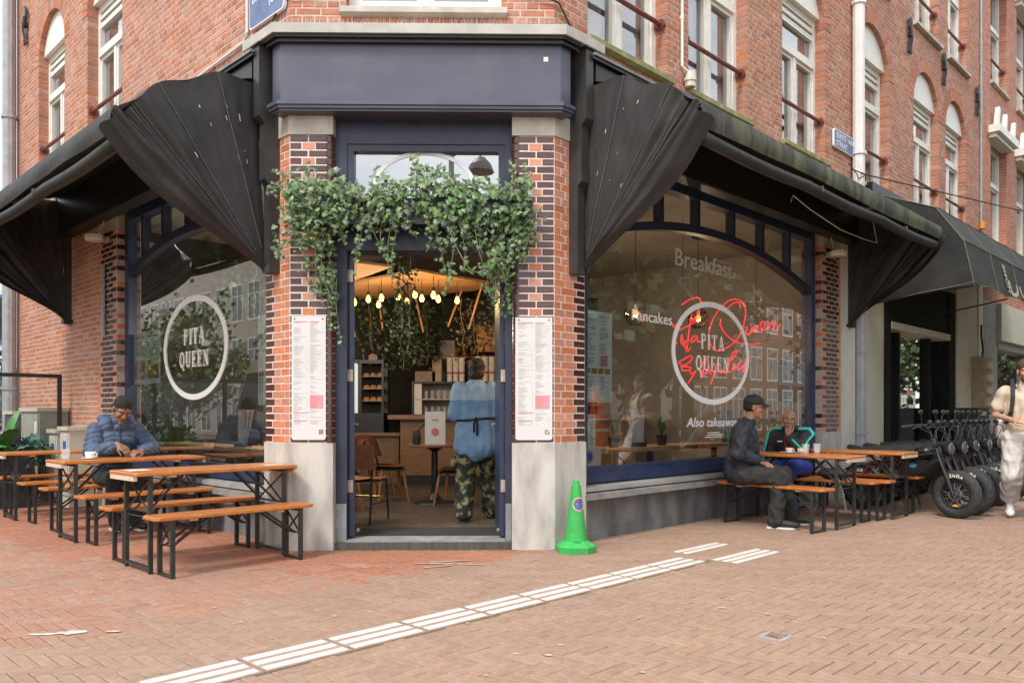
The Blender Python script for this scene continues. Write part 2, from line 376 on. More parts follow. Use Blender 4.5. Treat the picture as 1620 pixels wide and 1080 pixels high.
    for (x,y,a,l) in ((-.62,6.42,.0,.16),(-.50,6.53,.5,.18),(-.42,6.40,-.25,.2),(-.58,6.30,.7,.14)):
        c,s_=math.cos(a),math.sin(a); zc_+=.0003; V=[(x+c*l-s_*.02,y+s_*l*.6+c*.02,zc_),(x-c*l-s_*.02,y-s_*l*.6+c*.02,zc_),(x-c*l+s_*.02,y-s_*l*.6-c*.02,zc_),(x+c*l+s_*.02,y+s_*l*.6-c*.02,zc_)]; sp.poly(V)
    solo('paint_cross',sp,pm('worn_paint',(.38,.25,.19),(.56,.45,.39),14,.8),'faded white cross sprayed on the red paving before the door','road marking')
ground()
# ================================================================ brick walls
class Wall:
    """collects bricks of one facade; the 300 largest in the picture become objects, the rest one mass"""
    def __init__(s): s.b=[]; s.mort=MB(); s.vous=[]
    def lay(s,fr,u0,u1,z0,z1,holes=(),o=0,dep=.22,course=.0655,rng=random.Random(5)):
        k=int(math.floor(z0/course)); zz=z0
        while zz<z1-.01:
            za,zb=zz,min((k+1)*course,z1); k+=1; zz=zb
            if zb-za<.02: continue
            zm=(za+zb)/2; iv=[(u0,u1)]
            for h in holes:
                r=h(zm)
                if not r: continue
                a,b=r; nv=[]
                for x,y in iv:
                    if b<=x or a>=y: nv.append((x,y)); continue
                    if a-x>.02: nv.append((x,a))
                    if y-b>.02: nv.append((b,y))
                iv=nv
            L_=.22 if k%2 else .11; off=.055 if k%2 else 0
            if k%4==3: off+=.11
            for x,y in iv:
                s.mort.fbox(fr,x+.004,y-.004,o-dep,o-.0035,za,zb)
                c=math.floor((x-off)/L_)*L_+off; cuts=[x]
                while c<y-.045:
                    if c>x+.045: cuts.append(c)
                    c+=L_
                cuts.append(y)
                for p,q in zip(cuts,cuts[1:]):
                    e0=0 if p==x else .006; e1=0 if q==y else .006
                    s.b.append((fr,p+e0,q-e1,za+.006,zb-.006,o,dep,rng.random()))
    def arch(s,fr,uc,zs,rx,rz,th,o=0,dep=.22,n=25):
        for k in range(n):
            a0=pi*k/n+.008; a1=pi*(k+1)/n-.008
            f=lambda a,t:(uc+(rx+t)*math.cos(a),zs+(rz+t)*math.sin(a))
            pts=[f(a0,0),f(a0,th),f(a1,th),f(a1,0)]
            mb=MB(); mb.prism([fr.pt(u,o-dep,z) for u,z in pts],fr.n*(dep+.002)); s.vous.append(mb)
            m=[f(pi*k/n,.004),f(pi*k/n,th-.004),f(pi*(k+1)/n,th-.004),f(pi*(k+1)/n,.004)]
            s.mort.prism([fr.pt(u,o-dep,z) for u,z in m],fr.n*(dep-.006))
    def build(s,par,mo,ma,nobj=300,name='brick',vname='arch_brick'):
        def area(b):
            fr,u0,u1,z0,z1,o,dep,r=b; p=fr.pt((u0+u1)/2,o,(z0+z1)/2); c=Vector((0,0,1.2))-p
            if p.y<1 or abs(p.x)>.635*p.y: return 0
            sy=655-1267*(p.z-1.2)/p.y
            if not(2<sy<1078): return 0
            return (u1-u0)*(z1-z0)*max(0,c.dot(fr.n))/c.length/p.y**2
        full=[b for b in s.b if abs((b[2]-b[1])-.208)<.002 and abs(b[4]-b[3]-.0535)<.002]
        full.sort(key=area,reverse=True); pick=set(id(b) for b in full[:nobj] if area(b)>0)
        if pick:
            mb=MB(); fr0=Fr((0,0),0.); dep=s.b[0][6]
            mb.brick(fr0,-.104,.104,-dep,0,-.02675,.02675); me=mb.mesh(name,mo)
        st=MB()
        for b in s.b:
            fr,u0,u1,z0,z1,o,dep,r=b
            jo=(r*7.7%1-.5)*.003
            if id(b) in pick:
                ob=bpy.data.objects.new(name,me); COL.objects.link(ob); ob.parent=par; ob.location=fr.pt((u0+u1)/2,o+jo,(z0+z1)/2)-par.location
                ob.rotation_euler=(0,0,fr.yaw()+(pi if fr.hand>0 else 0))
            else: st.brick(fr,u0,u1,o-dep,o+jo,z0,z1,r=r)
        for v in s.vous: st.merge(v)
        part('brickwork',st,ma,par,kind='stuff')
        part('mortar',s.mort,MORT,par,kind='stuff')
def rect(a,b,z0,z1): return lambda z:(a,b) if z0<z<z1 else None
def archhole(a,b,z0,zs,th,rz=None):
    c,r=(a+b)/2,(b-a)/2; rz=rz or r
    def f(z):
        if z0<z<zs: return (a,b)
        if zs<=z<zs+rz+th: 
            h=(r+th)*math.sqrt(max(0,1-((z-zs)/(rz+th))**2)); return (c-h,c+h)
    return f
corner=thing('corner_building','brick corner building with dark blue shopfront, arched windows and a cut off corner','building',(PL+PR)/2)
B=corner
# ---------------------------------------------------------------- upper windows
def upper_window(par,fr,a,b,zs,zt,zv,ztop,arch=None,rail=True,curt=1,sill=True,moss=True,simple=False,name='window'):
    """a..b opening; zs sill, zt transom, zv vent bottom, ztop head; arch=(zs,rz) tympanum above ztop"""
    o0,o1=-.235,-.14; f=MB(); j=.075
    f.fbox(fr,a,a+j,o0,o1,zs,ztop); f.fbox(fr,b-j,b,o0,o1,zs,ztop); f.fbox(fr,a+j,b-j,o0,o1-.002,zs,zs+j); f.fbox(fr,a+j,b-j,o0,o1-.002,ztop-.05,ztop)
    f.fbox(fr,a+j,b-j,o0,o1+.02,zt-.05,zt+.05)
    c=(a+b)/2
    root=part(name,f,WHITE,par)
    q=MB()
    if not simple: q.fbox(fr,c-.035,c+.035,o0,o1+.004,zs+j,zt-.05)
    for x0,x1 in ((a+j,c-.035),(c+.035,b-j)) if not simple else ((a+j,b-j),):     # casement sashes
        for s_ in (q,):
            s_.fbox(fr,x0,x0+.045,o0+.01,o1-.012,zs+j,zt-.05); s_.fbox(fr,x1-.045,x1,o0+.01,o1-.012,zs+j,zt-.05)
            s_.fbox(fr,x0+.045,x1-.045,o0+.01,o1-.014,zs+j,zs+j+.05); s_.fbox(fr,x0+.045,x1-.045,o0+.01,o1-.014,zt-.095,zt-.05)
    q.fbox(fr,a+j,b-j,o0+.01,o1-.012,zv-.04,zv)
    part('sash',q,WHITE,root)
    g=MB(); g.add([fr.pt(u,-.2,z) for u,z in((a,zs),(b,zs),(b,ztop),(a,ztop))],[(0,1,2,3) if fr.hand<0 else (3,2,1,0)]); part('pane',g,GLASSU,root)
    if ztop-zv>.06:
        v=MB(); n=4
        for k in range(n):
            z=zv+.012+(ztop-.05-zv)*k/n; v.fbox(fr,a+j,b-j,o0+.02,o1-.02+.02*(k%2),z,z+(ztop-.05-zv)/n*.55)
        part('vent',v,WHITE,root)
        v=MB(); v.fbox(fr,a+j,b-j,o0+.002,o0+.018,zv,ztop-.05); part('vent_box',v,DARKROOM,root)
    if arch:
        z0,rz=arch; r=(b-a)/2; t=MB(); pts=[(c+r*math.cos(x),z0+rz*math.sin(x)) for x in [pi*i/20 for i in range(21)]]
        pts=[(u,z) for u,z in pts if z>=ztop]; pts=[(b-.001,ztop)]+pts+[(a+.001,ztop)] if z0<ztop else [(b-.001,ztop)]+pts+[(a+.001,ztop)]
        t.prism([fr.pt(u,-.23,z) for u,z in pts],fr.n*.16); part('tympanum_panel',t,WHITE,root)
    if rail:
        z=zs+.55; t=MB(); t.tube([fr.pt(a+.02,-.06,z),fr.pt(b-.02,-.06,z)],.026,8)
        for u in (a+.028,b-.028): t.tube([fr.pt(u-.012,-.06,z),fr.pt(u+.012,-.06,z)],.055,10); t.fbox(fr,u-.012,u+.012,-.135,-.06,z-.03,z+.03)
        part('guard_rail',t,OXIDE,root)
    if sill:
        t=MB(); pr=[(-.13,zs),(.075,zs-.035),(.075,zs-.085),(.03,zs-.10),(-.13,zs-.10)]
        t.prism([fr.pt(a-.05,o,z) for o,z in pr],fr.d*(b-a+.1)); part('sill',t,MOSSY if moss else STONE,root)
    if curt:
        t=MB(); rr=random.Random(int(a*100))
        def cv(u0,u1):
            n=26; V=[]
            for k in range(n+1):
                u=u0+(u1-u0)*k/n; o=-.29+.025*math.sin(k*1.9+rr.random()*.8); V+= [fr.pt(u,o,zs),fr.pt(u,o,ztop)]
            t.add(V,[(2*k,2*k+2,2*k+3,2*k+1) for k in range(n)])
        if curt==1: cv(c+.02,b)
        elif curt==2: cv(a,c-.1); cv(b-.32,b)
        elif curt==3: cv(a,b)
        elif curt==4: cv(a,a+.4); cv(b-.45,b)
        part('curtain',t,CURT,root)
    return root
ZS,ZT,ZV,ZP,ZSP=4.725,6.05,6.45,6.70,6.56
wR=[(.47,1.77),(2.19,3.47),(4.39,5.68),(6.78,8.12),(9.28,10.62),(11.02,12.3)]
wL=[(4.01,5.28),(6.24,7.50)]
TH=.2
holesR=[archhole(a,b,ZS-.10,ZSP,TH) for a,b in wR]; holesL=[archhole(a,b,ZS-.10,ZSP,TH) for a,b in wL]
w2R=[(.5,1.7),(2.2,3.4),(4.4,5.6),(7.0,8.1),(9.3,10.6),(11.15,12.35)]
holesR+=[rect(a,b,7.86,10.2) for a,b in w2R]; holesL+=[rect(a,b,7.86,10.2) for a,b in wL]
wall=Wall()
wall.lay(FR,.0,13.3,4.31,10.2,holesR); wall.lay(FL,.0,8.5,4.31,10.2,holesL)
wall.lay(FL,4.82,8.5,.0,4.31)
wall.lay(FR,6.22,13.3,4.0,4.31)
wall.lay(FC,.0,W,4.55,10.2,[rect(.5,1.87,4.70,7.0)])
for a,b in wR: wall.arch(FR,(a+b)/2,ZSP,(b-a)/2,(b-a)/2,TH)
for a,b in wL: wall.arch(FL,(a+b)/2,ZSP,(b-a)/2,(b-a)/2,TH)
wall.build(B,BR_O,BR_A,300)
for i,(a,b) in enumerate(wR): upper_window(B,FR,a,b,ZS,ZT,ZV,ZP,(ZSP,(b-a)/2),True,(3,3,1,3,3,3)[i],sill=True,moss=i<3)
for i,(a,b) in enumerate(wL): upper_window(B,FL,a,b,ZS,ZT,ZV,ZP,(ZSP,(b-a)/2),True,3)
for i,(a,b) in enumerate(w2R[3:]): upper_window(B,FR,a,b,7.955,9.3,9.9,10.2,None,True,(2,3,4)[i],moss=False)
for a,b in w2R[:3]: upper_window(B,FR,a,b,7.955,9.3,9.9,10.2,None,True,3,moss=False,simple=True)
for a,b in wL: upper_window(B,FL,a,b,7.955,9.3,9.9,10.2,None,True,3,moss=False,simple=True)
upper_window(B,FC,.5,1.87,4.80,6.2,6.6,7.0,None,False,3,moss=False)
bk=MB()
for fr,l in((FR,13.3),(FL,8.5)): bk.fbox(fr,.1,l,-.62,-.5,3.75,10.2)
bk.fbox(FC,0,W,-.9,-.8,4.6,10.2); part('dark_backing',bk,DARKROOM,B)  # added dark sheet: stops light leaks and stands in for unlit rooms
rf=MB(); e1=FR.pt(13.3,0,10.2); e2=FL.pt(8.5,0,10.2); k1=FR.pt(13.3,-6,10.2); k2=FL.pt(8.5,-6,10.2)
rf.prism([PL+Vector((0,0,10.2)),PR+Vector((0,0,10.2)),e1,k1,k2,e2],Vector((0,0,.15))); part('roof',rf,pm('roof_felt',(.05,.05,.05),(.08,.08,.08),4,.9),B)
# end wall on the far side of the left facade
ew=MB(); ew.hexa([FL.pt(8.5,0,0),FL.pt(8.72,0,0),FL.pt(8.72,-6,0),FL.pt(8.5,-6,0),FL.pt(8.5,0,10.2),FL.pt(8.72,0,10.2),FL.pt(8.72,-6,10.2),FL.pt(8.5,-6,10.2)]); part('end_wall',ew,BR_A,B)
# ---------------------------------------------------------------- glazed and orange brick pillars
CO=.0663; Z0=.945
brick_me={}
def pbrick(par,fr,u0,u1,o1,z0,z1,mat,dep=.1):
    L_=round(u1-u0,3); key=(L_,round(z1-z0,4),mat.name)
    if key not in brick_me:
        m=MB(); m.brick(Fr((0,0),0.),-L_/2,L_/2,-dep,0,-(z1-z0)/2,(z1-z0)/2,.006 if mat==GLZ else .004); brick_me[key]=m.mesh('brick',mat)
    ob=bpy.data.objects.new('brick',brick_me[key]); COL.objects.link(ob); ob.parent=par
    ob.location=fr.pt((u0+u1)/2,o1+random.uniform(-.0015,.0015),(z0+z1)/2)-par.location-B.location
    ob.rotation_euler=(random.gauss(0,.004),0,fr.yaw()+(pi if fr.hand>0 else 0)+random.gauss(0,.003))
def door_pillar(left):
    """pillar beside the door: front on the cut corner, one side along a street facade, rounded inner corner"""
    side=FL if left else FR
    f0,f1=(0,.385) if left else (W-.375,W)
    st=MB()
    cor=PL if left else PR
    inner=f1 if left else f0
    # granite foot
    pts=[FC.pt(f0,.012,0),FC.pt(f1,.012,0),FC.pt(f1,-.3,0)] if left else [FC.pt(f1,-.3,0)]
    if left: P=[FC.pt(f1,.012,0),FC.pt(f1,-.34,0),side.pt(.43,-.30,0),side.pt(.43,.012,0),cor+(side.n+FC.n)*.007]
    else: P=[cor+(side.n+FC.n)*.007,side.pt(.43,.012,0),side.pt(.43,-.30,0),FC.pt(f0,-.34,0),FC.pt(f0,.012,0)]
    st.prism(P,Vector((0,0,Z0)))
    cp=MB(); cp.prism([p+Vector((0,0,Z0+41*CO)) for p in P],Vector((0,0,3.86-Z0-41*CO)))
    core=MB(); sg=-1 if left else 1
    q=.004
    if left: P2=[FC.pt(f1-.06,-q,0),FC.pt(f1-q,-.06,0),FC.pt(f1-q,-.34,0),side.pt(.43-q,-.30,0),side.pt(.43-q,-q,0),cor-(side.n+FC.n)*q*.6]
    else: P2=[cor-(side.n+FC.n)*q*.6,side.pt(.43-q,-q,0),side.pt(.43-q,-.30,0),FC.pt(f0+q,-.34,0),FC.pt(f0+q,-.06,0),FC.pt(f0+.06,-q,0)]
    core.prism([p+Vector((0,0,Z0)) for p in P2],Vector((0,0,41*CO))); root=part('pillar',core,MORTL,B); part('plinth_block',st,STONED,root); part('capstone',cp,STONE,root)
    g=.0085; fl=abs(f1-f0)-.055          # flat width of the front
    def FX(a,b): return (f0+a,f0+b) if left else (f1-b,f1-a)
    for k in range(41):
        z0=Z0+k*CO+g/2; z1=z0+CO-g
        if k%2==0: segs=[(.004,fl/2-g/2,GLZ),(fl/2+g/2,fl,GLZ)]
        else: segs=[(.004,.105,GLZ),(.105+g,.105+g+.108,ORO),(.222+g,fl,GLZ)]
        for a,b,m in segs: u0,u1=FX(a,b); pbrick(root,FC,u0,u1,0,z0,z1,m)
        # rounded inner corner brick
        mb=MB(); n=5; V=[]; r=.055
        ln=.16 if k%2==0 else .09
        for i in range(n+1):
            t=pi/2*i/n
            a=fl+r*math.sin(t); o=-r+r*math.cos(t); u=FX(a,a)[0]; V.append((u,o))
        V.append((FX(fl+r,0)[0],-r-ln)); V=[(FX(fl,0)[0],-.1)] + V + [(FX(fl,0)[0],-r-ln)]
        pts=[FC.pt(u,o,z0) for u,o in V]
        if not left: pts=pts[::-1]
        mb.prism(pts,Vector((0,0,z1-z0))); part('corner_brick',mb,GLZ,root,smooth=False)
        # side bricks along the street facade
        if k%2==0: sg_=[(.004,.085,ORO),(.094,.300,ORO),(.309,.425,GLZ)]
        else: sg_=[(.004,.145,ORO),(.154,.255,ORO),(.264,.425,GLZ)]
        for a,b,m in sg_: pbrick(root,side,a,b,0,z0,z1,m)
door_pillar(True); door_pillar(False)
def end_pillar(fr,u0,u1,plain=0):
    c=MB(); c.fbox(fr,u0+.004,u1-.004,-.3,-.004,Z0,Z0+39*CO); root=part('pillar',c,pm('grey_mortar',(.45,.36,.30),(.55,.46,.39),20,.95,.4,120),B)
    st=MB(); st.fbox(fr,u0,u1,-.3,.012,0,Z0); part('plinth_block',st,STONED,root)
    c=MB(); c.fbox(fr,u0,u1,-.3,.006,Z0+39*CO,3.9); part('capstone',c,STONE,root)
    g=.008; w_=u1-u0
    for k in range(39):
        z0=Z0+k*CO+g/2; z1=z0+CO-g
        if k%2==0: segs=[(.004,.115,ORO),(.124,.31,GLZ),(.319,w_-.124,GLZ),(w_-.115,w_-.004,ORO)]
        else: segs=[(.004,.21,GLZ),(.219,w_-.21,GLZ),(w_-.201,w_-.06,GLZ),(w_-.05,w_-.004,ORO)]
        for a,b,m in segs: pbrick(root,fr,u0+a,u0+b,0,z0,z1,m)
end_pillar(FR,5.60,6.22); end_pillar(FL,4.20,4.82)
# ---------------------------------------------------------------- street level: plinth, shop windows
def shopwin(fr,u0,u1,arch_c,arch_e,mull):
    uc=(u0+u1)/2; h=(u1-u0)/2
    pl=MB(); pl.fbox(fr,u0-.02,u1+.02,-.30,-.13,0,.42); pl.fbox(fr,u0-.02,u1+.02,-.16,-.122,.0,.085); part('plinth_wall',pl,CONC,B)
    cp=MB(); pr=[(-.3,.49),(.015,.455),(.02,.40),(-.125,.385),(-.3,.385)]; cp.prism([fr.pt(u0-.015,o,z) for o,z in pr],fr.d*(u1-u0+.03)); part('coping',cp,COPE,B)
    z0,z1=.695,3.62
    f=MB(); o0,o1=-.24,-.10
    f.fbox(fr,u0,u0+.16,o0,o1,.52,z1+.2); f.fbox(fr,u1-.13,u1,o0,o1,.52,z1+.2)
    f.fbox(fr,u0+.16,u1-.13,o0,o1-.003,.545,.64); f.fbox(fr,u0+.16,u1-.13,o0,o1-.03,.64,z0); f.fbox(fr,u0+.16,u1-.13,o0,o1-.003,z1-.01,z1+.2)
    root=part('shop_window',f,BLUE,B)
    zf=lambda u: arch_c-(arch_c-arch_e)*((u-uc)/(h-.14))**2
    a=MB(); n=28
    ua,ub=u0+.158,u1-.128
    for i in range(n):
        x0=ua+(ub-ua)*i/n; x1=ua+(ub-ua)*(i+1)/n
        p=[fr.pt(x0,-.22,zf(x0)-.045),fr.pt(x1,-.22,zf(x1)-.045),fr.pt(x1,-.105,zf(x1)-.045),fr.pt(x0,-.105,zf(x0)-.045)]
        t=[fr.pt(x0,-.22,zf(x0)+.045),fr.pt(x1,-.22,zf(x1)+.045),fr.pt(x1,-.105,zf(x1)+.045),fr.pt(x0,-.105,zf(x0)+.045)]
        a.hexa(p+t)
    part('arch_bar',a,NAVY,root,smooth=False)
    for m in mull:
        q=MB(); q.fbox(fr,m-.03,m+.03,-.21,-.11,zf(m)+.04,z1); part('mullion',q,NAVY,root)
    g=MB(); g.add([fr.pt(u,-.15,z) for u,z in((u0+.1,z0-.03),(u1-.1,z0-.03),(u1-.1,z1+.02),(u0+.1,z1+.02))],[(0,1,2,3) if fr.hand<0 else (3,2,1,0)]); part('pane',g,GLASS,root)
    s_=MB(); pr=[(-.26,.545),(-.02,.515),(-.02,.475),(-.26,.475)]; s_.prism([fr.pt(u0+.002,o,z) for o,z in pr],fr.d*(u1-u0-.004)); part('metal_sill',s_,ALU,root)
    return root
WR=shopwin(FR,.43,5.60,3.285,2.90,[1.14,1.855,2.58,3.37,4.10,4.84]); WL=shopwin(FL,.43,4.20,3.24,2.96,[1.05,1.70,2.42,3.06,3.67])
# ---------------------------------------------------------------- corner fascia, cornice, door frame
def corner_band(o,z0,z1,ext=.27,dz=0):
    """band wrapping the cut corner, o proud of the wall"""
    a=FL.pt(ext,o,0); d=FR.pt(ext,o,0); k=math.tan(R(45)/2)
    b=FC.pt(-o*math.tan(R(22.5)),o,0); c=FC.pt(W+o*math.tan(R(22.5)),o,0)
    e=FR.pt(ext,-.1,0); f=FL.pt(ext,-.1,0); g=FC.pt(W-.05,-.1,0); h=FC.pt(.05,-.1,0)
    return [p+Vector((0,0,z0)) for p in (a,b,c,d,e,g,h,f)],Vector((0,0,z1-z0))
m=MB(); m.prism(*corner_band(.115,3.905,4.41,.085)); fas=part('fascia',m,NAVYF,B,fixn=True)
m=MB(); m.prism(*corner_band(.15,3.845,3.872,.09)); m.prism(*corner_band(.165,3.872,3.905,.095)); m.prism(*corner_band(.13,3.825,3.845,.087)); part('moulding',m,NAVYF,fas,fixn=True)
m=MB(); m.prism(*corner_band(.16,4.41,4.44,.12)); m.prism(*corner_band(.19,4.44,4.465,.14)); part('fascia_cap',m,BLACK,fas,fixn=True)
m=MB(); m.prism(*corner_band(.215,4.465,4.55,.45)); part('cornice',m,pm('cornice_lead',(.40,.39,.35),(.50,.48,.43),6,.7,.2,60),B,fixn=True)
m=MB(); m.fbox(FC,2.235,2.275,.115,.119,4.27,4.31); part('alarm_sticker',m,WHITE,fas)
# door surround
DU0,DU1=.385,W-.375
dr=MB(); dr.fbox(FC,DU0,DU0+.10,-.32,-.10,0.0,3.83); dr.fbox(FC,DU1-.06,DU1,-.32,-.10,0.0,3.83)
dr.fbox(FC,DU0+.10,DU1-.06,-.32,-.103,3.62,3.83); dr.fbox(FC,DU0+.10,DU1-.06,-.32,-.06,2.66,2.80); dr.fbox(FC,DU0+.10,DU1-.06,-.32,-.075,2.80,2.90)
DR=part('door_frame',dr,NAVY,B)
m=MB(); m.fbox(FC,DU0+.10,DU0+.16,-.26,-.115,2.90,3.62); m.fbox(FC,DU1-.12,DU1-.06,-.26,-.115,2.90,3.62); m.fbox(FC,DU0+.16,DU1-.12,-.26,-.117,3.56,3.62); m.fbox(FC,DU0+.16,DU1-.12,-.26,-.117,2.90,2.95); part('fanlight_frame',m,NAVY,DR)
m=MB(); m.add([FC.pt(u,-.17,z) for u,z in((.5,2.9),(1.92,2.9),(1.92,3.62),(.5,3.62))],[(0,1,2,3)]); part('pane',m,glassmat('fanlight_glass',(.6,.62,.65),2.0,.42),DR)
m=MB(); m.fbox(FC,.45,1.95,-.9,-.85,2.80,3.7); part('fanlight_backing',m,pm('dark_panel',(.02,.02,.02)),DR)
ZP_=pm('zinc_plate',(.22,.23,.24),(.30,.31,.33),10,.45,metal=.4)
for u in((DU0+.003,DU0+.097),(DU1-.057,DU1-.003)): m=MB(); m.fbox(FC,u[0],u[1],-.098,-.094,.02,.40); part('kick_plate',m,ZP_,DR)
m=MB(); m.fbox(FC,DU0+.10,DU1-.06,-.34,-.07,0,.075); part('threshold',m,pm('bluestone_step',(.20,.20,.20),(.30,.30,.295),8,.7,.2,60),DR)
for (u0,hs,an) in ((DU0+.105,1,100.5),(DU1-.065,-1,93)):           # open door leaves, the left one swung past square
    hp=FC.pt(u0,-.20,0); dl_=Fr(hp,FC.yaw()+R(an)); 
    m=MB(); m.fbox(dl_,0,.86,-.045 if hs<0 else 0,0 if hs<0 else .045,.09,2.65); dl=part('door_leaf',m,BLUE,B)
    for z in (.55,1.55,2.45):
        q=MB(); q.fbox(FC,u0-.006 if hs>0 else u0+.006,u0+.034 if hs>0 else u0-.034,-.195,-.18,z-.055,z+.055); q.tube([FC.pt(u0,-.175,z-.055),FC.pt(u0,-.175,z+.055)],.009,6); part('hinge',q,pm('hinge_metal',(.45,.38,.30),(.55,.48,.40),20,.4,metal=.5),dl)
    q=MB(); o=.05 if hs>0 else -.05; q.tube([dl_.pt(.75,o-.02*hs,1.1),dl_.pt(.75,o+.03*hs,1.1),dl_.pt(.62,o+.03*hs,1.1)],.011,6); part('handle',q,GREYP,dl)
    q=MB(); q.sphere(dl_.pt(.05,.075 if hs>0 else -.05,.14),.022); part('door_stop',q,pm('dull_brass',(.16,.13,.08),(.22,.18,.11),8,.45),dl)
# ================================================================ lettering on the glass
VINYL=pm('white_vinyl',(.86,.85,.85),(.90,.89,.89),3,.5); VDIM=pm('frosted_vinyl',(.42,.40,.38),(.46,.44,.42),3,.6)
def serif(s,h,wd=.62,gap=.2,th=.15,tn=.075,sf=.07):
    """condensed slab-serif capitals; returns MB with the text centred on x=0, baseline 0"""
    mb=MB(); x=0
    def bar(x0,x1,y0,y1): mb.add([(x0,y0,0),(x1,y0,0),(x1,y1,0),(x0,y1,0)],[(0,1,2,3)],.5)
    def stem(xc,y0=0,y1=1,sr=.13): bar(xc-th/2,xc+th/2,y0,y1); bar(xc-sr,xc+sr,y0,y0+sf); bar(xc-sr,xc+sr,y1-sf,y1)
    for ch in s:
        if ch=='P': stem(x+.14); w_=.58; ribbon(mb,[(x+.14,.96)]+arc(x+.30,.745,.2,.215,90,-90,8)+[(x+.14,.53)],tn*1.3)
        elif ch=='I': stem(x+.14); w_=.28
        elif ch=='T': stem(x+.3); bar(x+.3-.13,x+.3+.13,1-sf,1); bar(x,x+.6,.93,1); bar(x,x+.05,.74,1); bar(x+.55,x+.6,.74,1); w_=.6
        elif ch=='A': ribbon(mb,[(x+.12,.02),(x+.33,.98)],tn); ribbon(mb,[(x+.33,.98),(x+.56,.02)],th*.95); bar(x+.2,x+.48,.3,.36); bar(x,x+.24,0,sf); bar(x+.42,x+.70,0,sf); w_=.7
        elif ch=='Q': ribbon(mb,arc(x+.32,.5,.25,.45,0,360,24),th*.8); ribbon(mb,[(x+.3,.18),(x+.42,.02),(x+.52,-.16),(x+.62,-.12)],tn*1.2); w_=.64
        elif ch=='U': stem(x+.13,.3,1); bar(x+.13-.13,x+.26,.3,.3); ribbon(mb,[(x+.13,.34)]+arc(x+.335,.3,.205,.25,180,360,10)+[(x+.54,.9)],tn*1.3); bar(x+.42,x+.66,1-sf,1); bar(x+.5,x+.58,.3,1); w_=.66
        elif ch=='E': stem(x+.14); bar(x+.14,x+.52,0,sf); bar(x+.14,x+.52,1-sf,1); bar(x+.14,x+.4,.47,.54); bar(x+.47,x+.52,0,.24); bar(x+.47,x+.52,.76,1); bar(x+.36,x+.41,.4,.62); w_=.54
        elif ch=='N': bar(x+.12,x+.18,0,1); bar(x+.55,x+.61,0,1); bar(x,x+.27,0,sf); bar(x+.44,x+.72,1-sf,1); bar(x,x+.2,1-sf,1); ribbon(mb,[(x+.15,.97),(x+.58,.03)],th); w_=.72
        x+=w_+gap
    x-=gap; mb.v=[((a-x/2)*h*wd*1.25,b*h,c) for a,b,c in mb.v]; return mb
def logo(par,fr,uc,zc,a,b,o,rev,clipz=None,scale=1):
    m=MB(); n=64; t=.062*scale
    pts=[2*pi*i/n for i in range(n)]
    for i in range(n):
        t0,t1=pts[i],2*pi*(i+1)/n
        q=[(uc+a*math.cos(t0),zc+b*math.sin(t0)),(uc+(a-t*1.15)*math.cos(t0),zc+(b-t)*math.sin(t0)),(uc+(a-t*1.15)*math.cos(t1),zc+(b-t)*math.sin(t1)),(uc+a*math.cos(t1),zc+b*math.sin(t1))]
        if clipz and q[0][1]<clipz: continue
        m.add([fr.pt(u,o,z) for u,z in q],[(0,1,2,3)],.5)
    part('ring',m,VINYL,par); m=MB()
    l1=serif('PITA',.175*scale,.86); l2=serif('QUEEN',.175*scale,.86)
    m.merge(onface(l1,fr,uc-.0,o,zc+.04*scale,rev)); m.merge(onface(l2,fr,uc-.0,o,zc-.21*scale,rev))
    return part('lettering',m,VINYL,par)
logo(WR,FR,2.94,1.905,.86,.595,-.143,False); logo(WL,FL,2.29,1.93,.81,.572,-.143,True)
logo(DR,FC,1.17,3.25,.47,.325,-.163,False,None,.55)
def vin(txt,size,u,z,par=WR,fr=FR,rev=False,mat=None,shear=0,bold=0,sx=1.25):
    part('lettering',onface(text_mb(txt,size,1.0,shear,'LEFT',bold),fr,u,-.143,z,rev,sx),mat or VDIM,par)
vin('Breakfast',.27,2.13,2.83); vin('Pancakes',.165,1.345,2.165,mat=VINYL); vin('Also takeaway',.145,2.38,1.06,mat=VINYL,shear=.2,bold=.002,sx=1.35); vin('ies',.14,3.2,2.68,sx=1.3); vin('Co',.14,3.95,1.93)
m=MB(); 
for z in (.98,.955,.93): m.fbox(FR,2.75+random.random()*.1,3.25-random.random()*.2,-.1435,-.143,z,z+.012)
part('small_print',m,VINYL,WR)
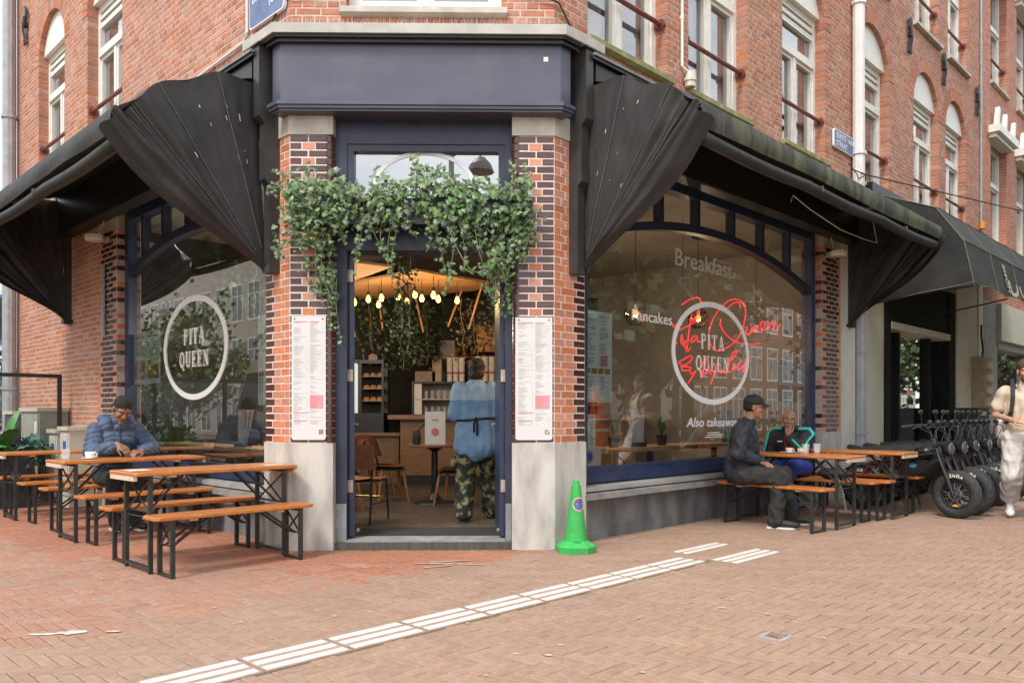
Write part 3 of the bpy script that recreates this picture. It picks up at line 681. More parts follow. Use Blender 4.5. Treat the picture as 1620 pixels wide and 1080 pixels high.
# ================================================================ posters and menus
PAPER=pm('menu_board_white',(.60,.585,.575),(.66,.645,.635),2,.4); INK=pm('print_grey',(.33,.31,.31),(.40,.38,.38),60,.6); PINK=pm('print_pink',(.62,.26,.29),(.66,.31,.34),30,.6); REDP=pm('print_red',(.50,.16,.15))
MINT=pm('poster_paper',(.70,.80,.78),(.76,.84,.82),2,.5); FOODA=pm('food_photo_blue',(.12,.20,.27),(.55,.50,.42),26,.5,c3=(.35,.30,.22)); FOODB=pm('food_photo_yellow',(.45,.24,.03),(.60,.42,.10),26,.5,c3=(.30,.13,.03)); INKD=pm('print_dark',(.08,.09,.10))
GOLD=pm('gold_print',(.30,.22,.10),(.12,.09,.05),90)
def menu_board(u0,u1,z0,z1,label,seed):
    rng=random.Random(seed); root=thing('menu_board',label,'menu board',FC.pt((u0+u1)/2,.01,z0),0,'long menu boards on the door pillars')
    m=MB(); r=.022; P=[]
    for cx,cz,a0 in((u1-r,z1-r*.3,0),(u0+r,z1-r*.3,90),(u0+r,z0+r,180),(u1-r,z0+r,270)):
        rr=r if a0>=180 else r*.3
        P+= [FC.pt(cx+(rr)*math.cos(R(a))+(0 if a0>=180 else (r-rr)*(1 if a0==0 else -1)),.008,cz+rr*math.sin(R(a))) for a in range(a0,a0+91,30)]
    m.prism(P,FC.n*.008); part('board',m,PAPER,root,fixn=True)
    t=MB(); o=.0168; w_=u1-u0
    def line(a,b,z,h): t.fbox(FC,u0+a*w_,u0+b*w_,o-.001,o,z,z+h)
    red=MB()
    for c0,c1 in((.07,.47),(.54,.92)):
        z=z1-.06; 
        while z>z0+.13:
            if rng.random()<.10: z-=.018; continue
            inpink=c0>.5 and z0+.27<z<z0+.40
            e=c0+(c1-c0)*rng.uniform(.25,1 if rng.random()<.4 else .65)
            hd=rng.random()<.08
            if not inpink: line(c0,e,z,.0032 if not hd else .0048)
            if rng.random()<.4 and not inpink: line(c1-.03,c1,z,.003)
            z-=.0098
    part('print',t,INK,root)
    for a,b,z,h in ((.07,.47,z1-.052,.006),(.54,.8,z1-.052,.006),(.07,.5,z0+.235,.006),(.07,.45,z0+.165,.006)): red=MB(); red.fbox(FC,u0+a*w_,u0+b*w_,o-.001,o+.0004,z,z+h); part('heading',red,REDP,root)
    k=MB(); k.fbox(FC,u0+.53*w_,u0+.93*w_,o-.001,o+.0002,z0+.275,z0+.395); pk=part('pink_panel',k,PINK,root)
    k=MB()
    for i in range(7): k.fbox(FC,u0+.56*w_,u0+rng.uniform(.7,.9)*w_,o,o+.0006,z0+.286+i*.0155,z0+.290+i*.0155)
    part('print',k,REDP,pk)
    k=MB()
    for i in range(3):
        for j in range(3):
            if rng.random()<.75: k.fbox(FC,u0+(.80+.045*i)*w_,u0+(.835+.045*i)*w_,o,o+.0005,z0+.05+.014*j,z0+.062+.014*j)
    part('emblem',k,GOLD,root)
    k=MB()
    for u in(u0+.09*w_,u1-.09*w_): k.tube([FC.pt(u,.012,z1-.022),FC.pt(u,.022,z1-.022)],.006,8)
    part('screw',k,BLACK,root)
menu_board(.022,.322,.975,2.062,'long white menu board hung left of the doorway under the trailing ivy',3)
menu_board(1.992,2.318,.972,2.055,'long white menu board on the pillar between doorway and green cone',4)
def poster(fr,u0,u1,z0,z1,rev,kind,label,seed,o=-.165,group='posters inside the windows'):
    rng=random.Random(seed); root=thing('poster',label,'poster',fr.pt((u0+u1)/2,o,z0),0,group)
    m=MB(); m.fbox(fr,u0,u1,o-.003,o,z0,z1); part('sheet',m,MINT,root)
    t=MB(); w_=u1-u0; h=z1-z0; U=lambda a:(u1-a*w_) if rev else (u0+a*w_)
    o2=o+.0015
    def line(a,b,z,hh,mb=None): (mb or t).fbox(fr,U(a),U(b),o,o2,z,z+hh)
    if kind=='food':
        for c0 in(.06,.54):
            line(c0,c0+.36,z1-.10*h,.02); line(c0+.05,c0+.3,z1-.04*h,.012)
            for i in range(9): line(c0,c0+rng.uniform(.2,.4),z1-(.17+.035*i)*h,.006)
        part('print',t,INKD,root)
        for c0,mt in((.05,FOODA),(.55,FOODB)):
            k=MB(); line(c0,c0+.40,z0+.10*h,.36*h,k); part('food_photo',k,mt,root)
        k=MB(); c=(U(.25)); n=16; k.poly([fr.pt(c+.14*w_*math.cos(2*pi*i/n),o2+.001,z0+.28*h+.13*h*math.sin(2*pi*i/n)) for i in range(n)]); part('plate',k,pm('print_cream',(.6,.5,.4),(.35,.2,.12),40),root)
    else:
        for c0 in(.08,.55):
            z=z1-.05*h
            while z>z0+.12*h:
                if z0+.30*h<z<z0+.40*h and kind=='menu': z-=.02; continue
                if rng.random()<.85: line(c0,c0+rng.uniform(.12,.36),z,.005)
                z-=.0165
        part('print',t,INKD,root)
        if kind=='menu':
            k=MB(); line(.60,.84,z0+.395*h,.125*h,k); part('pink_panel',k,PINK,root)
            k=MB()
            for i in range(4): line(.05+.23*i,.24+.23*i,z0+.315*h,.06*h,k)
            part('food_photo',k,FOODB,root)
poster(FR,.60,1.05,1.315,2.20,False,'menu','tall pale green menu poster inside the wide window beside the cone',1)
poster(FR,4.55,5.42,1.30,1.92,False,'food','poster of a plate and yellow drink above the man in track jacket',2)
poster(FL,3.26,4.09,1.57,2.20,True,'food','poster with food photographs in the window above the man in blue coat',3)
poster(FL,.62,.88,1.29,2.16,True,'menu','narrow green menu poster at the pillar end of the left window',4)
poster(FR,.606,.79,.86,1.20,False,'plain','small pale leaflet low in the window just behind the cone',5)
st=thing('sticker','small sticker with round blue symbol low on the window by the cone','sticker',FR.pt(.75,-.16,.68))
m=MB(); m.fbox(FR,.615,.87,-.163,-.16,.70,.86); part('sheet',m,WHITE,st)
def disc(fr,u,o,z,r,mat,par,name,n=24): 
    m=MB(); m.poly([fr.pt(u+r*math.cos(2*pi*i/n)*1.0,o,z+r*math.sin(2*pi*i/n)) for i in range(n)]); return part(name,m,mat,par)
SREDp=pm('sign_red',(.55,.03,.03)); SBLU=pm('sign_blue',(.03,.11,.45))
disc(FR,.69,-.1595,.79,.065,SREDp,st,'ring'); disc(FR,.69,-.159,.79,.055,WHITE,st,'ring'); disc(FR,.69,-.1585,.79,.047,SBLU,st,'symbol')
# ================================================================ black drop awnings
FAB=pm('awning_fabric',(.016,.015,.014),(.027,.025,.023),3,.62,.25,14,c3=(.021,.019,.018),stretch=(1,1,1),dirt=(2.2,.5,(.050,.047,.042),(1,1,.5),.52,.80))
FABG=pm('algae_fabric',(.030,.030,.024),(.12,.125,.065),5,.7,.2,30,stretch=(1.5,1.5,.25),lo=.42,hi=.72)
SEAM=pm('seam',(.07,.068,.065),(.12,.115,.11),30,.7)
def awning(fr,u0,u1,tipang,label,algae,seed,gside=1):
    rng=random.Random(seed); root=thing('awning',label,'awning',fr.pt((u0+u1)/2,0,2.48),0,'black half folded shop awnings')
    PO,PZ,RR=.06,2.49,1.715
    def pol(a,r,u): return fr.pt(u,PO+r*math.cos(R(a)),PZ+r*math.sin(R(a)))
    m=MB(); m.fbox(fr,u0+.02,u1,.0,.19,3.66,4.36); m.fbox(fr,u0-.06,u1+.06,.0,.225,4.37,4.40); part('cassette',m,BLACK,root)
    m=MB(); m.fbox(fr,u0-.05,u1+.06,.0,.24,4.40,4.425); part('cap_strip',m,COPE,root)
    pr=[(-.03,2.46),(.10,2.46),(.10,3.24),(.145,3.28),(.145,3.77),(.20,3.83),(.20,4.45),(-.03,4.45)]
    for uu in (u0-.13,u1+.03):
        m=MB(); m.prism([fr.pt(uu,o,z) for o,z in pr],fr.d*.10); m.fbox(fr,uu-.02,uu+.12,-.03,.22,4.45,4.465); part('cheek_board',m,CHEEK,root,fixn=True)
    A=[88,74,56,tipang]
    # gable fans with gathered folds near the outer rib
    for g,uu in((0,u0),(1,u1)):
        sg=-1 if g==0 else 1; ph=rng.random()*6
        def fan(s,t):
            a=86+(tipang-86)*s; r=RR*(.02+.98*t)
            gather=max(0,(s-.66)/.34)
            sc=sum(math.exp(-((a-x)/7)**2) for x in A[1:3])
            rr=r*(1-(.035*(1-min(1,sc)))*t)                       # edge sags between ribs
            w_=.018*math.sin(s*9+ph)*t+gather*t*(.042*math.sin(s*40+2.2*t+ph)+.02*math.sin(s*23+5*t))
            w_+=(.016*mnoise.noise(Vector((s*5,t*4,ph)))+.010*mnoise.noise(Vector((s*14+t*3,t*9,ph+4)))+.012*max(0,mnoise.noise(Vector((s*9-t*6,t*3,ph+9)))))*t
            p=pol(a,rr,uu+sg*(.012+w_*1.0)); return p
        m=MB(); m.grid(fan,72,26); part('gable_fabric',m,FAB,root,smooth=True)
        m=MB()
        bm_=MB(); rq=random.Random(seed*7+g)
        for _ in range(9):
            s0,t0=rq.uniform(.1,.7),rq.uniform(.45,.92); k=rq.uniform(.004,.010); l_=rq.uniform(1,4)
            bm_.add([fan(s0+k*a,t0+k*b*l_*.6)+fr.d*sg*.004 for a,b in((-.5,-1),(.5,-1),(.6,1),(-.4,1))],[(0,1,2,3)])
        part('bird_mark',bm_,pm('chalky_white',(.5,.49,.46),(.62,.6,.57),30),root,kind='stuff')
        for a in (74,56):
            m2=[fan((86-a)/(86-tipang),k/10)+fr.d*sg*.006 for k in range(1,11)]; m.tube(m2,.0045,5)
        for k in range(4): m.tube([fan(.86+.04*k,q/12)+fr.d*sg*.008 for q in range(1,13)],.004,5)
        part('seam',m,SEAM,root)
        # bundled outer fold drooping below the rib
        def fold(s,t):
            r=RR*(.03+.97*t); a=tipang+1-s*(7+6*math.sin(pi*t)); k=.5+.5*t
            w_=.03*math.sin(s*9+1.8*t+ph)*k*math.sin(pi*min(1,s*1.2+.1))+.02*mnoise.noise(Vector((s*4,t*6,ph+3)))
            return pol(a,r*(1-.02*s+.012*math.sin(s*9)),uu+sg*(.05+.04*math.sin(s*pi)*t+w_)-sg*.09*s*s)
        m=MB(); m.grid(fold,34,24); part('gathered_fold',m,FAB,root,smooth=True)
    n=int((u1-u0)/.12)
    def top(s,t):
        a=88+(tipang-88)*t; sc=max(math.exp(-((a-x)/6)**2) for x in A)
        u=u0+(u1-u0)*s; r=RR-.05*(1-sc)+.006*mnoise.noise(Vector((u*2,t*6,seed)))
        return pol(a,r,u)
    m=MB(); m.grid(top,n,20); part('roof_fabric',m,FAB,root,smooth=True)
    def val(s,t):
        u=u0-.01+(u1-u0+.02)*s; p=pol(tipang,RR+.006,u); wv=.012*mnoise.noise(Vector((u*1.7,t*2,seed+3)))
        return p+fr.n*(.015*math.sin(t*pi)+wv*t)+Vector((0,0,.012-t*(.185+.012*math.sin(u*1.55+seed))))
    m=MB(); m.grid(val,n,6); part('valance',m,FABG if algae else FAB,root,smooth=True)
    tb=[pol(tipang,RR,u0+.1+(u1-u0-.2)*k/24)+Vector((0,0,-.235-.022*abs(math.sin(k*pi/8))))-fr.n*.05 for k in range(25)]
    m=MB(); m.tube(tb,.055,10); part('rolled_fabric',m,FAB,root,smooth=True)
    m=MB(); m.tube([pol(tipang,RR-.03,u0+.03),pol(tipang,RR-.03,u1-.03)],.022,8); part('front_bar',m,BLACK,root)
    for a in (56,74,):
        m=MB(); m.tube([pol(a,RR-.03,u0+.03),pol(a,RR-.03,u1-.03)],.014,8); part('rib_bar',m,BLACK,root)
    m=MB()
    for uu in(u0+.02,u1-.02): m.tube([pol(tipang,.02,uu),pol(tipang,RR-.03,uu)],.014,6); m.tube([fr.pt(uu,0,2.49),fr.pt(uu,.08,2.49)],.022,8)
    part('arm',m,GREYP if False else BLACK,root)
    m=MB()
    for k in range(2):
        u=u0+(u1-u0)*(.38+.4*k); p=pol(tipang,RR,u)+Vector((0,0,-.21)); m.fbox(fr,u-.012,u+.012,fr.inv(p)[1]-.06,fr.inv(p)[1]+.014,p.z-.045,p.z+.01)
    part('strap',m,SEAM,root)
awning(FR,.33,6.40,45,'black awning half folded over the wide window, algae along its hem',True,1)
awning(FL,.30,5.90,40,'black awning half folded over the window beside the blue street sign',False,2)
# angular canopy of the neighbouring shop
def canopy():
    fr=FR; root=thing('awning','black angular shop canopy with gold lettering above the parked electric bikes','awning',fr.pt(10,0,3),0,'black half folded shop awnings')
    u0,u1=7.25,14.2; prof=[(.03,4.62),(.96,4.20),(1.33,3.66),(1.45,3.05)]
    S=[]
    def surf(s,t):
        x=t*3; i=min(2,int(x)); f=x-i; o=prof[i][0]+(prof[i+1][0]-prof[i][0])*f; z=prof[i][1]+(prof[i+1][1]-prof[i][1])*f
        u=u0+(u1-u0)*s; z-=.02*math.sin(f*pi)+.012*mnoise.noise(Vector((u*1.5,t*9,4))); 
        if t>.99: z+=.05*abs(math.sin(u*2.1))-.02
        return fr.pt(u,o,z)
    m=MB(); m.grid(surf,50,18); part('roof_fabric',m,pm('faded_fabric',(.015,.0145,.0135),(.030,.029,.026),3,.8,.3,20),root,smooth=False)
    m=MB(); V=[(.0,4.6),(.96,4.19),(1.33,3.65),(1.45,3.06),(1.1,3.01),(.7,2.97),(.45,2.93),(.0,2.85)]
    def gab(s,t):
        c=(.35,3.55); k=s*(len(V)-1); i=min(len(V)-2,int(k)); f=k-i; o=V[i][0]+(V[i+1][0]-V[i][0])*f; z=V[i][1]+(V[i+1][1]-V[i][1])*f
        return fr.pt(u0-.01+.02*mnoise.noise(Vector((o*3*t,z*3,7)))*t,c[0]+(o-c[0])*t,c[1]+(z-c[1])*t)
    m.grid(gab,28,8); part('gable_fabric',m,MATS['faded_fabric'],root,smooth=True)
    m=MB()
    for i in range(1,4): m.tube([surf(k/20,i/3-.0001)+fr.n*.004 for k in range(21)],.006,5)
    m.tube([fr.pt(u0-.015,o,z) for o,z in V[:7]],.006,5)
    for uu in(8.55,9.9,11.3): m.tube([surf((uu-u0)/(u1-u0),k/18)+fr.n*.004 for k in range(19)],.004,5)
    part('seam',m,pm('piping',(.14,.15,.08),(.22,.22,.15),20,.8),root)
    GL=pm('gold_lettering',(.42,.36,.25),(.50,.44,.32),20,.6)
    t=MB(); t.merge(text_mb('DU',.78,1.02))
    q=MB(); q.f=t.f;q.a=t.a;q.m=t.m; q.v=[tuple(fr.pt(9.30+x*1.15,1.44-.12*y/.55-.0+.012,3.09+y*.86)) for x,y,z in t.v]; part('lettering',q,GL,root)
    t=text_mb('HOME',.17,1.05,0,'LEFT',.004); q=MB(); q.f=t.f;q.a=t.a;q.m=t.m; q.v=[tuple(fr.pt(9.27-y*1.3,1.45-.12*x/.55+.012,3.11+x*.95)) for x,y,z in t.v]; part('lettering',q,GL,root)
    m=MB(); m.tube([fr.pt(u0,.0,2.9),fr.pt(u0+.1,1.42,3.02)],.012,6); m.tube([fr.pt(9.2,.0,2.8),fr.pt(9.2,1.42,3.02)],.012,6); m.fbox(fr,7.0,14.2,.0,.16,4.3,4.68); part('frame',m,BLACK,root)
canopy()
# ================================================================ neighbouring shopfront, downpipes, wall fittings
nb=thing('neighbour_shopfront','cream shopfront with black framed glass door behind the electric bikes','shopfront',FR.pt(9.5,0,0))
m=MB(); m.fbox(FR,6.22,6.70,-.3,.02,0,4.0); part('pilaster',m,CREAM,nb); m=MB(); m.fbox(FR,6.86,7.98,-.3,-.03,0,4.0); m.fbox(FR,6.70,6.86,-.3,-.10,0,4.0); part('side_panel',m,pm('beige_panel',(.50,.47,.37),(.56,.53,.43),3,.55,.06,40),nb)
m=MB(); m.fbox(FR,7.98,8.22,-.32,.0,0,3.5); m.fbox(FR,11.25,11.62,-.32,.0,0,3.5); m.fbox(FR,8.22,11.25,-.32,-.02,2.70,3.5); m.fbox(FR,8.9,8.98,-.28,-.12,.1,2.6); m.fbox(FR,10.45,10.6,-.28,-.12,.1,2.6); m.fbox(FR,8.22,11.25,-.3,-.1,0,.12); part('black_frame',m,pm('matt_black',(.008,.008,.008),(.014,.014,.014),9,.85,spec=.2),nb)
m=MB(); m.fbox(FR,8.22,11.25,-.30,.02,2.585,2.70); part('head_rail',m,CREAM,nb)
m=MB(); m.add([FR.pt(u,-.2,z) for u,z in((8.22,.1),(11.25,.1),(11.25,2.6),(8.22,2.6))],[(3,2,1,0)]); part('pane',m,glassmat('door_glass',(.85,.87,.86),1.1,.02),nb)
m=MB(); m.fbox(FR,11.62,13.0,-.3,.03,0,4.0); part('pilaster',m,CREAM,nb); m=MB(); m.fbox(FR,13.0,13.3,-.3,.05,0,4.0); part('pilaster',m,WHITE,nb)
m=MB(); m.fbox(FR,8.0,11.6,-2.6,-2.5,0,3.6); m.fbox(FR,7.98,8.0,-2.5,-.3,0,3.6); m.fbox(FR,11.6,11.62,-2.5,-.3,0,3.6); part('back_wall',m,pm('shop_back',(.10,.09,.07),(.16,.14,.11),2,.9),nb)
m=MB(); m.fbox(FR,8.0,11.6,-2.5,-.3,3.5,3.6); part('ceiling',m,pm('shop_ceiling',(.3,.3,.28)),nb)
for k,(u,o) in enumerate(((9.2,-1.2),(9.5,-1.5),(9.2,-1.8))):
    m=MB(); m.fbox(FR,u,u+1.1,o-.03,o+.03,2.40-.03*k,2.43-.03*k); l=solo('tube_light',m,pm('lit_tube',(1,.93,.8),emit=9,ecol=(1,.92,.78)),'lit strip lamp inside the dark neighbouring shop, '+('nearest the door','in the middle of three','deepest of three')[k],'lamp','strip lamps in the neighbouring shop')
# street sign plates
SB=pm('sign_enamel',(.065,.10,.24),(.13,.17,.30),7,.35,.05,c3=(.09,.13,.27)); SW=pm('sign_white',(.72,.73,.76))
def sign(fr,u0,u1,z0,z1,lines,rev,label):
    root=thing('street_sign',label,'street sign',fr.pt((u0+u1)/2,.03,z0)); 
    def rr(i,o,dep):
        r=.035; P=[]
        for cx,cz,a0 in((u1-i-r,z1-i-r,0),(u0+i+r,z1-i-r,90),(u0+i+r,z0+i+r,180),(u1-i-r,z0+i+r,270)): P+=[fr.pt(cx+r*math.cos(R(a)),o,cz+r*math.sin(R(a))) for a in range(a0,a0+91,30)]
        m=MB(); m.prism(P,fr.n*dep); return m
    part('rim',rr(0,.01,.03),SW,root,fixn=True); part('plate',rr(.014,.03,.0125),SB,root,fixn=True)
    for t,s,x,z in lines: part('lettering',onface(text_mb(t,s,1.05,0,'LEFT',.003),fr,x,.0445,z,rev,1.0),SW,root)
sign(FL,-.0+.03,.66,4.78,5.16,[('DAPPERSTRAAT',.098,.60,5.01),('(OOST)',.085,.29,4.90)],True,'blue enamel street sign at the cut corner above the left awning')
sign(FR,5.90,6.95,4.975,5.235,[('EERSTE VAN SWINDEN',.105,5.96,5.12),('STRAAT',.105,5.96,5.01)],False,'blue enamel street sign beside the white downpipe')
def pipe(name,label,cat,fr,pts,r,mat,collars=(),group=None):
    root=thing(name,label,cat,fr.pt(*pts[0])); m=MB(); m.tube([fr.pt(*p) for p in pts],r,10); part('pipe',m,mat,root,smooth=False)
    for z in collars:
        c=MB(); q=pts[0]; c.tube([fr.pt(q[0],q[1],z),fr.pt(q[0],q[1],z+.05)],r*1.22,10); c.fbox(fr,q[0]-.015,q[0]+.015,0,q[1],z+.01,z+.04); part('collar',c,mat,root)
WP=pm('white_pipe',(.66,.65,.61),(.74,.73,.70),6,.4,.05)
pipe('downpipe','white plastic downpipe running up beside the right hand street sign','pipe',FR,[(6.62,.10,4.35),(6.62,.10,10.2)],.085,WP,(5.0,7.2))
pipe('downpipe','grey lower downpipe with a blue tag between pillar and bikes','pipe',FR,[(6.78,.06,0),(6.78,.06,3.3)],.085,GREYP,(.9,2.1))
pipe('downpipe','grey zinc downpipe at the far end of the left facade','pipe',FL,[(8.62,.13,0),(8.62,.13,10.2)],.10,GREYP,(1.6,3.6,6.0))
pipe('conduit','thin white cable conduit running along the wall above the left awning','conduit',FL,[(.74,.02,10.2),(.74,.02,4.80),(.80,.02,4.73),(1.75,.02,4.70),(3.2,.02,4.56)],.014,WP)
pipe('conduit','thin white conduit ending in a junction box between the first floor windows','conduit',FR,[(2.03,.02,10),(2.03,.02,4.90)],.016,WP,(5.4,))
m=MB(); m.tube([FR.pt(2.13,.06,4.70),FR.pt(2.13,.06,4.86)],.055,8); m.tube([FR.pt(2.13,.06,4.76),FR.pt(2.13,.06,4.80)],.066,8); m.tube([FR.pt(2.03,.02,4.9),FR.pt(2.08,.05,4.86),FR.pt(2.13,.06,4.84)],.015,6); solo('junction_box',m,CREAM,'pale round cable fitting under the conduit above the wide awning','cable fitting')
pipe('conduit','long thin lightning rod pipe on the brick between the two street houses','conduit',FR,[(13.25,.03,5.15),(13.25,.03,10.2)],.022,GREYP,(5.6,6.2,6.8,7.4,8.0,8.6))
m=MB(); m.lathe([(.0,.16),(.05,.15),(.06,.0)],10,FR.pt(13.25,.05,5.02)); solo('beacon',m,pm('amber_plastic',(.65,.25,.03)),'small amber beacon on the wall above the angular canopy','beacon')
# cables
def cable(pts,r,label,name='cable',mat=None): m=MB(); m.tube(pts,r,6); return solo(name,m,mat or BLACK,label,'cable')
cable([FL.pt(.62,.03,4.45),FL.pt(.40,.03,4.62),FL.pt(.08,.03,4.86),FC.pt(.02,.03,4.87),FC.pt(.25,.03,4.92),FC.pt(.5,.03,4.97)],.009,'black cable climbing the wall under the left street sign')
cable([FC.pt(1.9,.03,4.95),FC.pt(2.15,.03,4.90),FC.pt(W-.01,.03,4.85),FR.pt(.03,.03,4.84),FR.pt(.25,.03,4.62),FR.pt(.42,.03,4.44)],.009,'black cable sagging over the cornice to the right')
cable([FR.pt(6.3,.12,4.72),FR.pt(6.7,.2,4.70),FR.pt(10,1.2,4.66),FR.pt(14,2.1,4.82),FR.pt(20,3.4,5.1)],.010,'thin black cable strung from the downpipe across the street houses')
cable([FR.pt(6.2,.12,4.78),FR.pt(6.3,.2,4.63),FR.pt(6.45,.16,4.60),FR.pt(6.6,.22,4.68),FR.pt(6.7,.15,4.60)],.008,'loose loop of cable at the white downpipe')
cable([FR.pt(3.05,.75,3.52),FR.pt(3.1,.75,3.60),FR.pt(3.6,.72,3.54),FR.pt(4.5,.7,3.46),FR.pt(5.3,.68,3.47),FR.pt(5.8,.66,3.5),FR.pt(5.82,.6,3.8)],.006,'white wire hanging loosely under the wide awning',mat=WP)
# outdoor lamps at the outer pillars
for fr,u,lab in((FR,5.75,'small white lamp on the glazed pillar beyond the man in track jacket'),(FL,4.48,'small white lamp on the glazed pillar above the man in blue coat')):
    root=thing('wall_lamp',lab,'wall lamp',fr.pt(u,.02,3.40)); m=MB(); m.lathe([(.0,.0),(.10,.0),(.12,.02),(.12,.07),(.07,.085),(.0,.085)],14,fr.pt(u,.16,3.38)); part('lamp_body',m,WP,root,smooth=False)
    m=MB(); m.fbox(fr,u-.03,u+.03,0,.1,3.39,3.45); m.tube([fr.pt(u+.05,.05,3.45),fr.pt(u+.08,.05,3.55),fr.pt(u+.02,.05,3.66),fr.pt(u-.03,.04,3.72)],.008,5); part('bracket',m,WP,root)
m=MB(); m.fbox(FL,4.55,4.62,.02,.04,2.2,3.1); solo('conduit',m,GREYP,'flat grey strip fixed to the glazed pillar above the blue coat','conduit')
# wall anchors (cast iron)
def anchor(fr,u,z):
    m=MB(); 
    m.tube([fr.pt(u,.03,z-.30),fr.pt(u+.02,.05,z-.1),fr.pt(u,.05,z),fr.pt(u-.02,.05,z+.12),fr.pt(u+.01,.04,z+.3)],[.02,.03,.035,.03,.02],6)
    for s in(-1,1):
        m.tube([fr.pt(u,.04,z),fr.pt(u+s*.07,.04,z+.12),fr.pt(u+s*.07,.04,z+.24),fr.pt(u,.04,z+.29)],.016,6); m.tube([fr.pt(u,.04,z-.02),fr.pt(u+s*.04,.04,z-.15),fr.pt(u+s*.07,.03,z-.3)],.016,6)
    m.fbox(fr,u-.05,u+.05,.01,.075,z-.03,z+.03); part('wall_anchor',m,BLACK,B)
for u in(9.0,10.82,12.95): anchor(FR,u,7.58)
anchor(FL,8.08,7.37)
# bird spikes
m=MB(); rs=random.Random(2)
def spikes(fr,u0,u1,o,z,n,h=.09):
    for k in range(n):
        u=u0+(u1-u0)*k/n
        for s in(-1,1):
            p=fr.pt(u+rs.uniform(-.01,.01),o,z); q=fr.pt(u+s*.02+rs.uniform(-.02,.02),o+s*.03+rs.uniform(-.015,.015),z+h*rs.uniform(.8,1.1)); m.add([p-fr.d*.0014,p+fr.d*.0014,q],[(0,1,2)])
spikes(FC,-.05,W+.05,.16,4.55,62); spikes(FL,.0,.42,.16,4.55,12); spikes(FR,.0,2.2,.12,4.43,56); 
for a,b in wR[:3]: spikes(FR,a-.03,b+.04,.05,4.69,34,.13)
solo('bird_spikes',m,pm('spike',(.72,.68,.62),(.8,.76,.7)),None,None,kind='stuff')
# ================================================================ beer tables and benches
WOOD=pm('varnished_wood',(.44,.135,.026),(.58,.215,.05),5,.36,.08,60,coat=.2,stretch=(26,2,8),c3=(.51,.17,.036),dirt=(9,.45,(.22,.085,.03),(1,1,1),.52,.72))
WORN=pm('raw_wood_edge',(.58,.44,.33),(.70,.58,.46),12,.7,.2,60)
STEEL=pm('dark_green_steel',(.020,.022,.021),(.038,.040,.038),14,.42,.12,90)
ROOTS={}
def beer(kind,L_,Wd,H_):
    """beer garden table or bench built along local y, near end at -L/2"""
    root=thing(kind,'x','table' if 'table' in kind else 'bench',(0,0,0)); th=.028
    m=MB(); n=3 if Wd>.3 else 2; pw=Wd/n
    for k in range(n):
        x0=-Wd/2+pw*k; q=MB(); g=.0012
        P=[]; r=.03
        e0=r if k==0 else 0; e1=r if k==n-1 else 0
        P=[(x0+g,-L_/2+e0),(x0+g+e0,-L_/2),(x0+pw-g-e1,-L_/2),(x0+pw-g,-L_/2+e1),(x0+pw-g,L_/2-e1),(x0+pw-g-e1,L_/2),(x0+g+e0,L_/2),(x0+g,L_/2-e0)]
        b=.005
        V=[];c=Vector((x0+pw/2,0))
        for z,s in((H_-th,b),(H_-th+b,0),(H_-b,0),(H_,b)):
            for x,y in P: V.append((x-(s if x>c.x else -s)*(.6),y-(s if y>0 else -s),z))
        F=[tuple(range(8))[::-1],tuple(range(24,32))]+[(a*8+i,a*8+(i+1)%8,(a+1)*8+(i+1)%8,(a+1)*8+i) for a in range(3) for i in range(8)]
        q.add(V,F); part('plank',q,WOOD,root,False)
    for s in(-1,1):
        q=MB()
        if Wd>.3: q.box(-Wd/2+.035,Wd/2-.035,s*L_/2-(.035 if s>0 else -.004),s*L_/2-(.004 if s>0 else -.035),H_-th-.035,H_-th)
        q.box(-Wd/2+.03,Wd/2-.03,s*(L_/2-.30)-.03,s*(L_/2-.30)+.03,H_-th-.02,H_-th)
        part('end_batten',q,WORN,root,False)
    lw=Wd*.44; yy=L_/2-.13; a=.014
    for s in(-1,1):
        f=MB(); y=s*yy; zt=H_-th
        for x in(-lw,lw):
            f.box(x-a,x+a,y-a*1.1,y+a*1.1,0.004,zt)
        bl=.09 if Wd>.3 else .0
        f.box(-lw+a,lw-a,y-a,y+a,.03 if Wd>.3 else .008,.052 if Wd>.3 else .022); f.box(-lw+a,lw-a,y-a,y+a,zt-.025,zt-.002)
        # cross brace
        zb=zt-.30 if Wd>.3 else zt-.22
        for x0,x1 in((-lw,lw),(lw,-lw)): f.tube([(x0,y+.006*x0/lw,zb),(x1,y+.006*x0/lw,zt-.03)],.008,5)
        if Wd>.3: f.tube([(-lw,y,zb-.02),(lw,y,zb-.02)],.005,5)
        part('leg_frame',f,STEEL,root,False)
        f=MB()
        for x in(-lw*.55,lw*.55): f.tube([(x,y-s*.02,zb+.02),(x,y-s*.30,zt-.006)],.010,6)
        f.tube([(-lw,y,zb+.02),(-lw*.55,y-s*.02,zb+.02),(lw*.55,y-s*.02,zb+.02),(lw,y,zb+.02)],.008,5)
        f.tube([(0,y-s*.08,zb+.05),(0,y-s*.33,zt-.01)],.004,5)
        part('folding_brace',f,STEEL,root,False)
    index(root); ROOTS[kind]=root; root['_used']=0
    return root
beer('beer_table',1.38,.52,.765); beer('beer_bench',1.32,.25,.455)
def place(kind,fr,u,o,label,da=0,group=None):
    """local +y points towards the facade"""
    root=ROOTS[kind]; p=fr.pt(u,o,0); v=-fr.n; rz=math.atan2(-v.x,v.y)+da
    if root.get('_used'): r=dup(root,p,rz,label)
    else: r=root; r.location=p; r.rotation_euler=(0,0,rz); r['label']=label; root['_used']=1
    r['group']=group or ('beer garden tables on the pavement' if 'table' in kind else 'beer garden benches on the pavement')
    return r
place('beer_table',FL,.045,.715,'wooden beer table nearest the granite door pillar, empty',.015)
place('beer_table',FL,2.02,.63,'wooden beer table where the man in blue coat drinks coffee',.0)
place('beer_table',FL,4.18,.60,'wooden beer table beside the glass terrace screen')
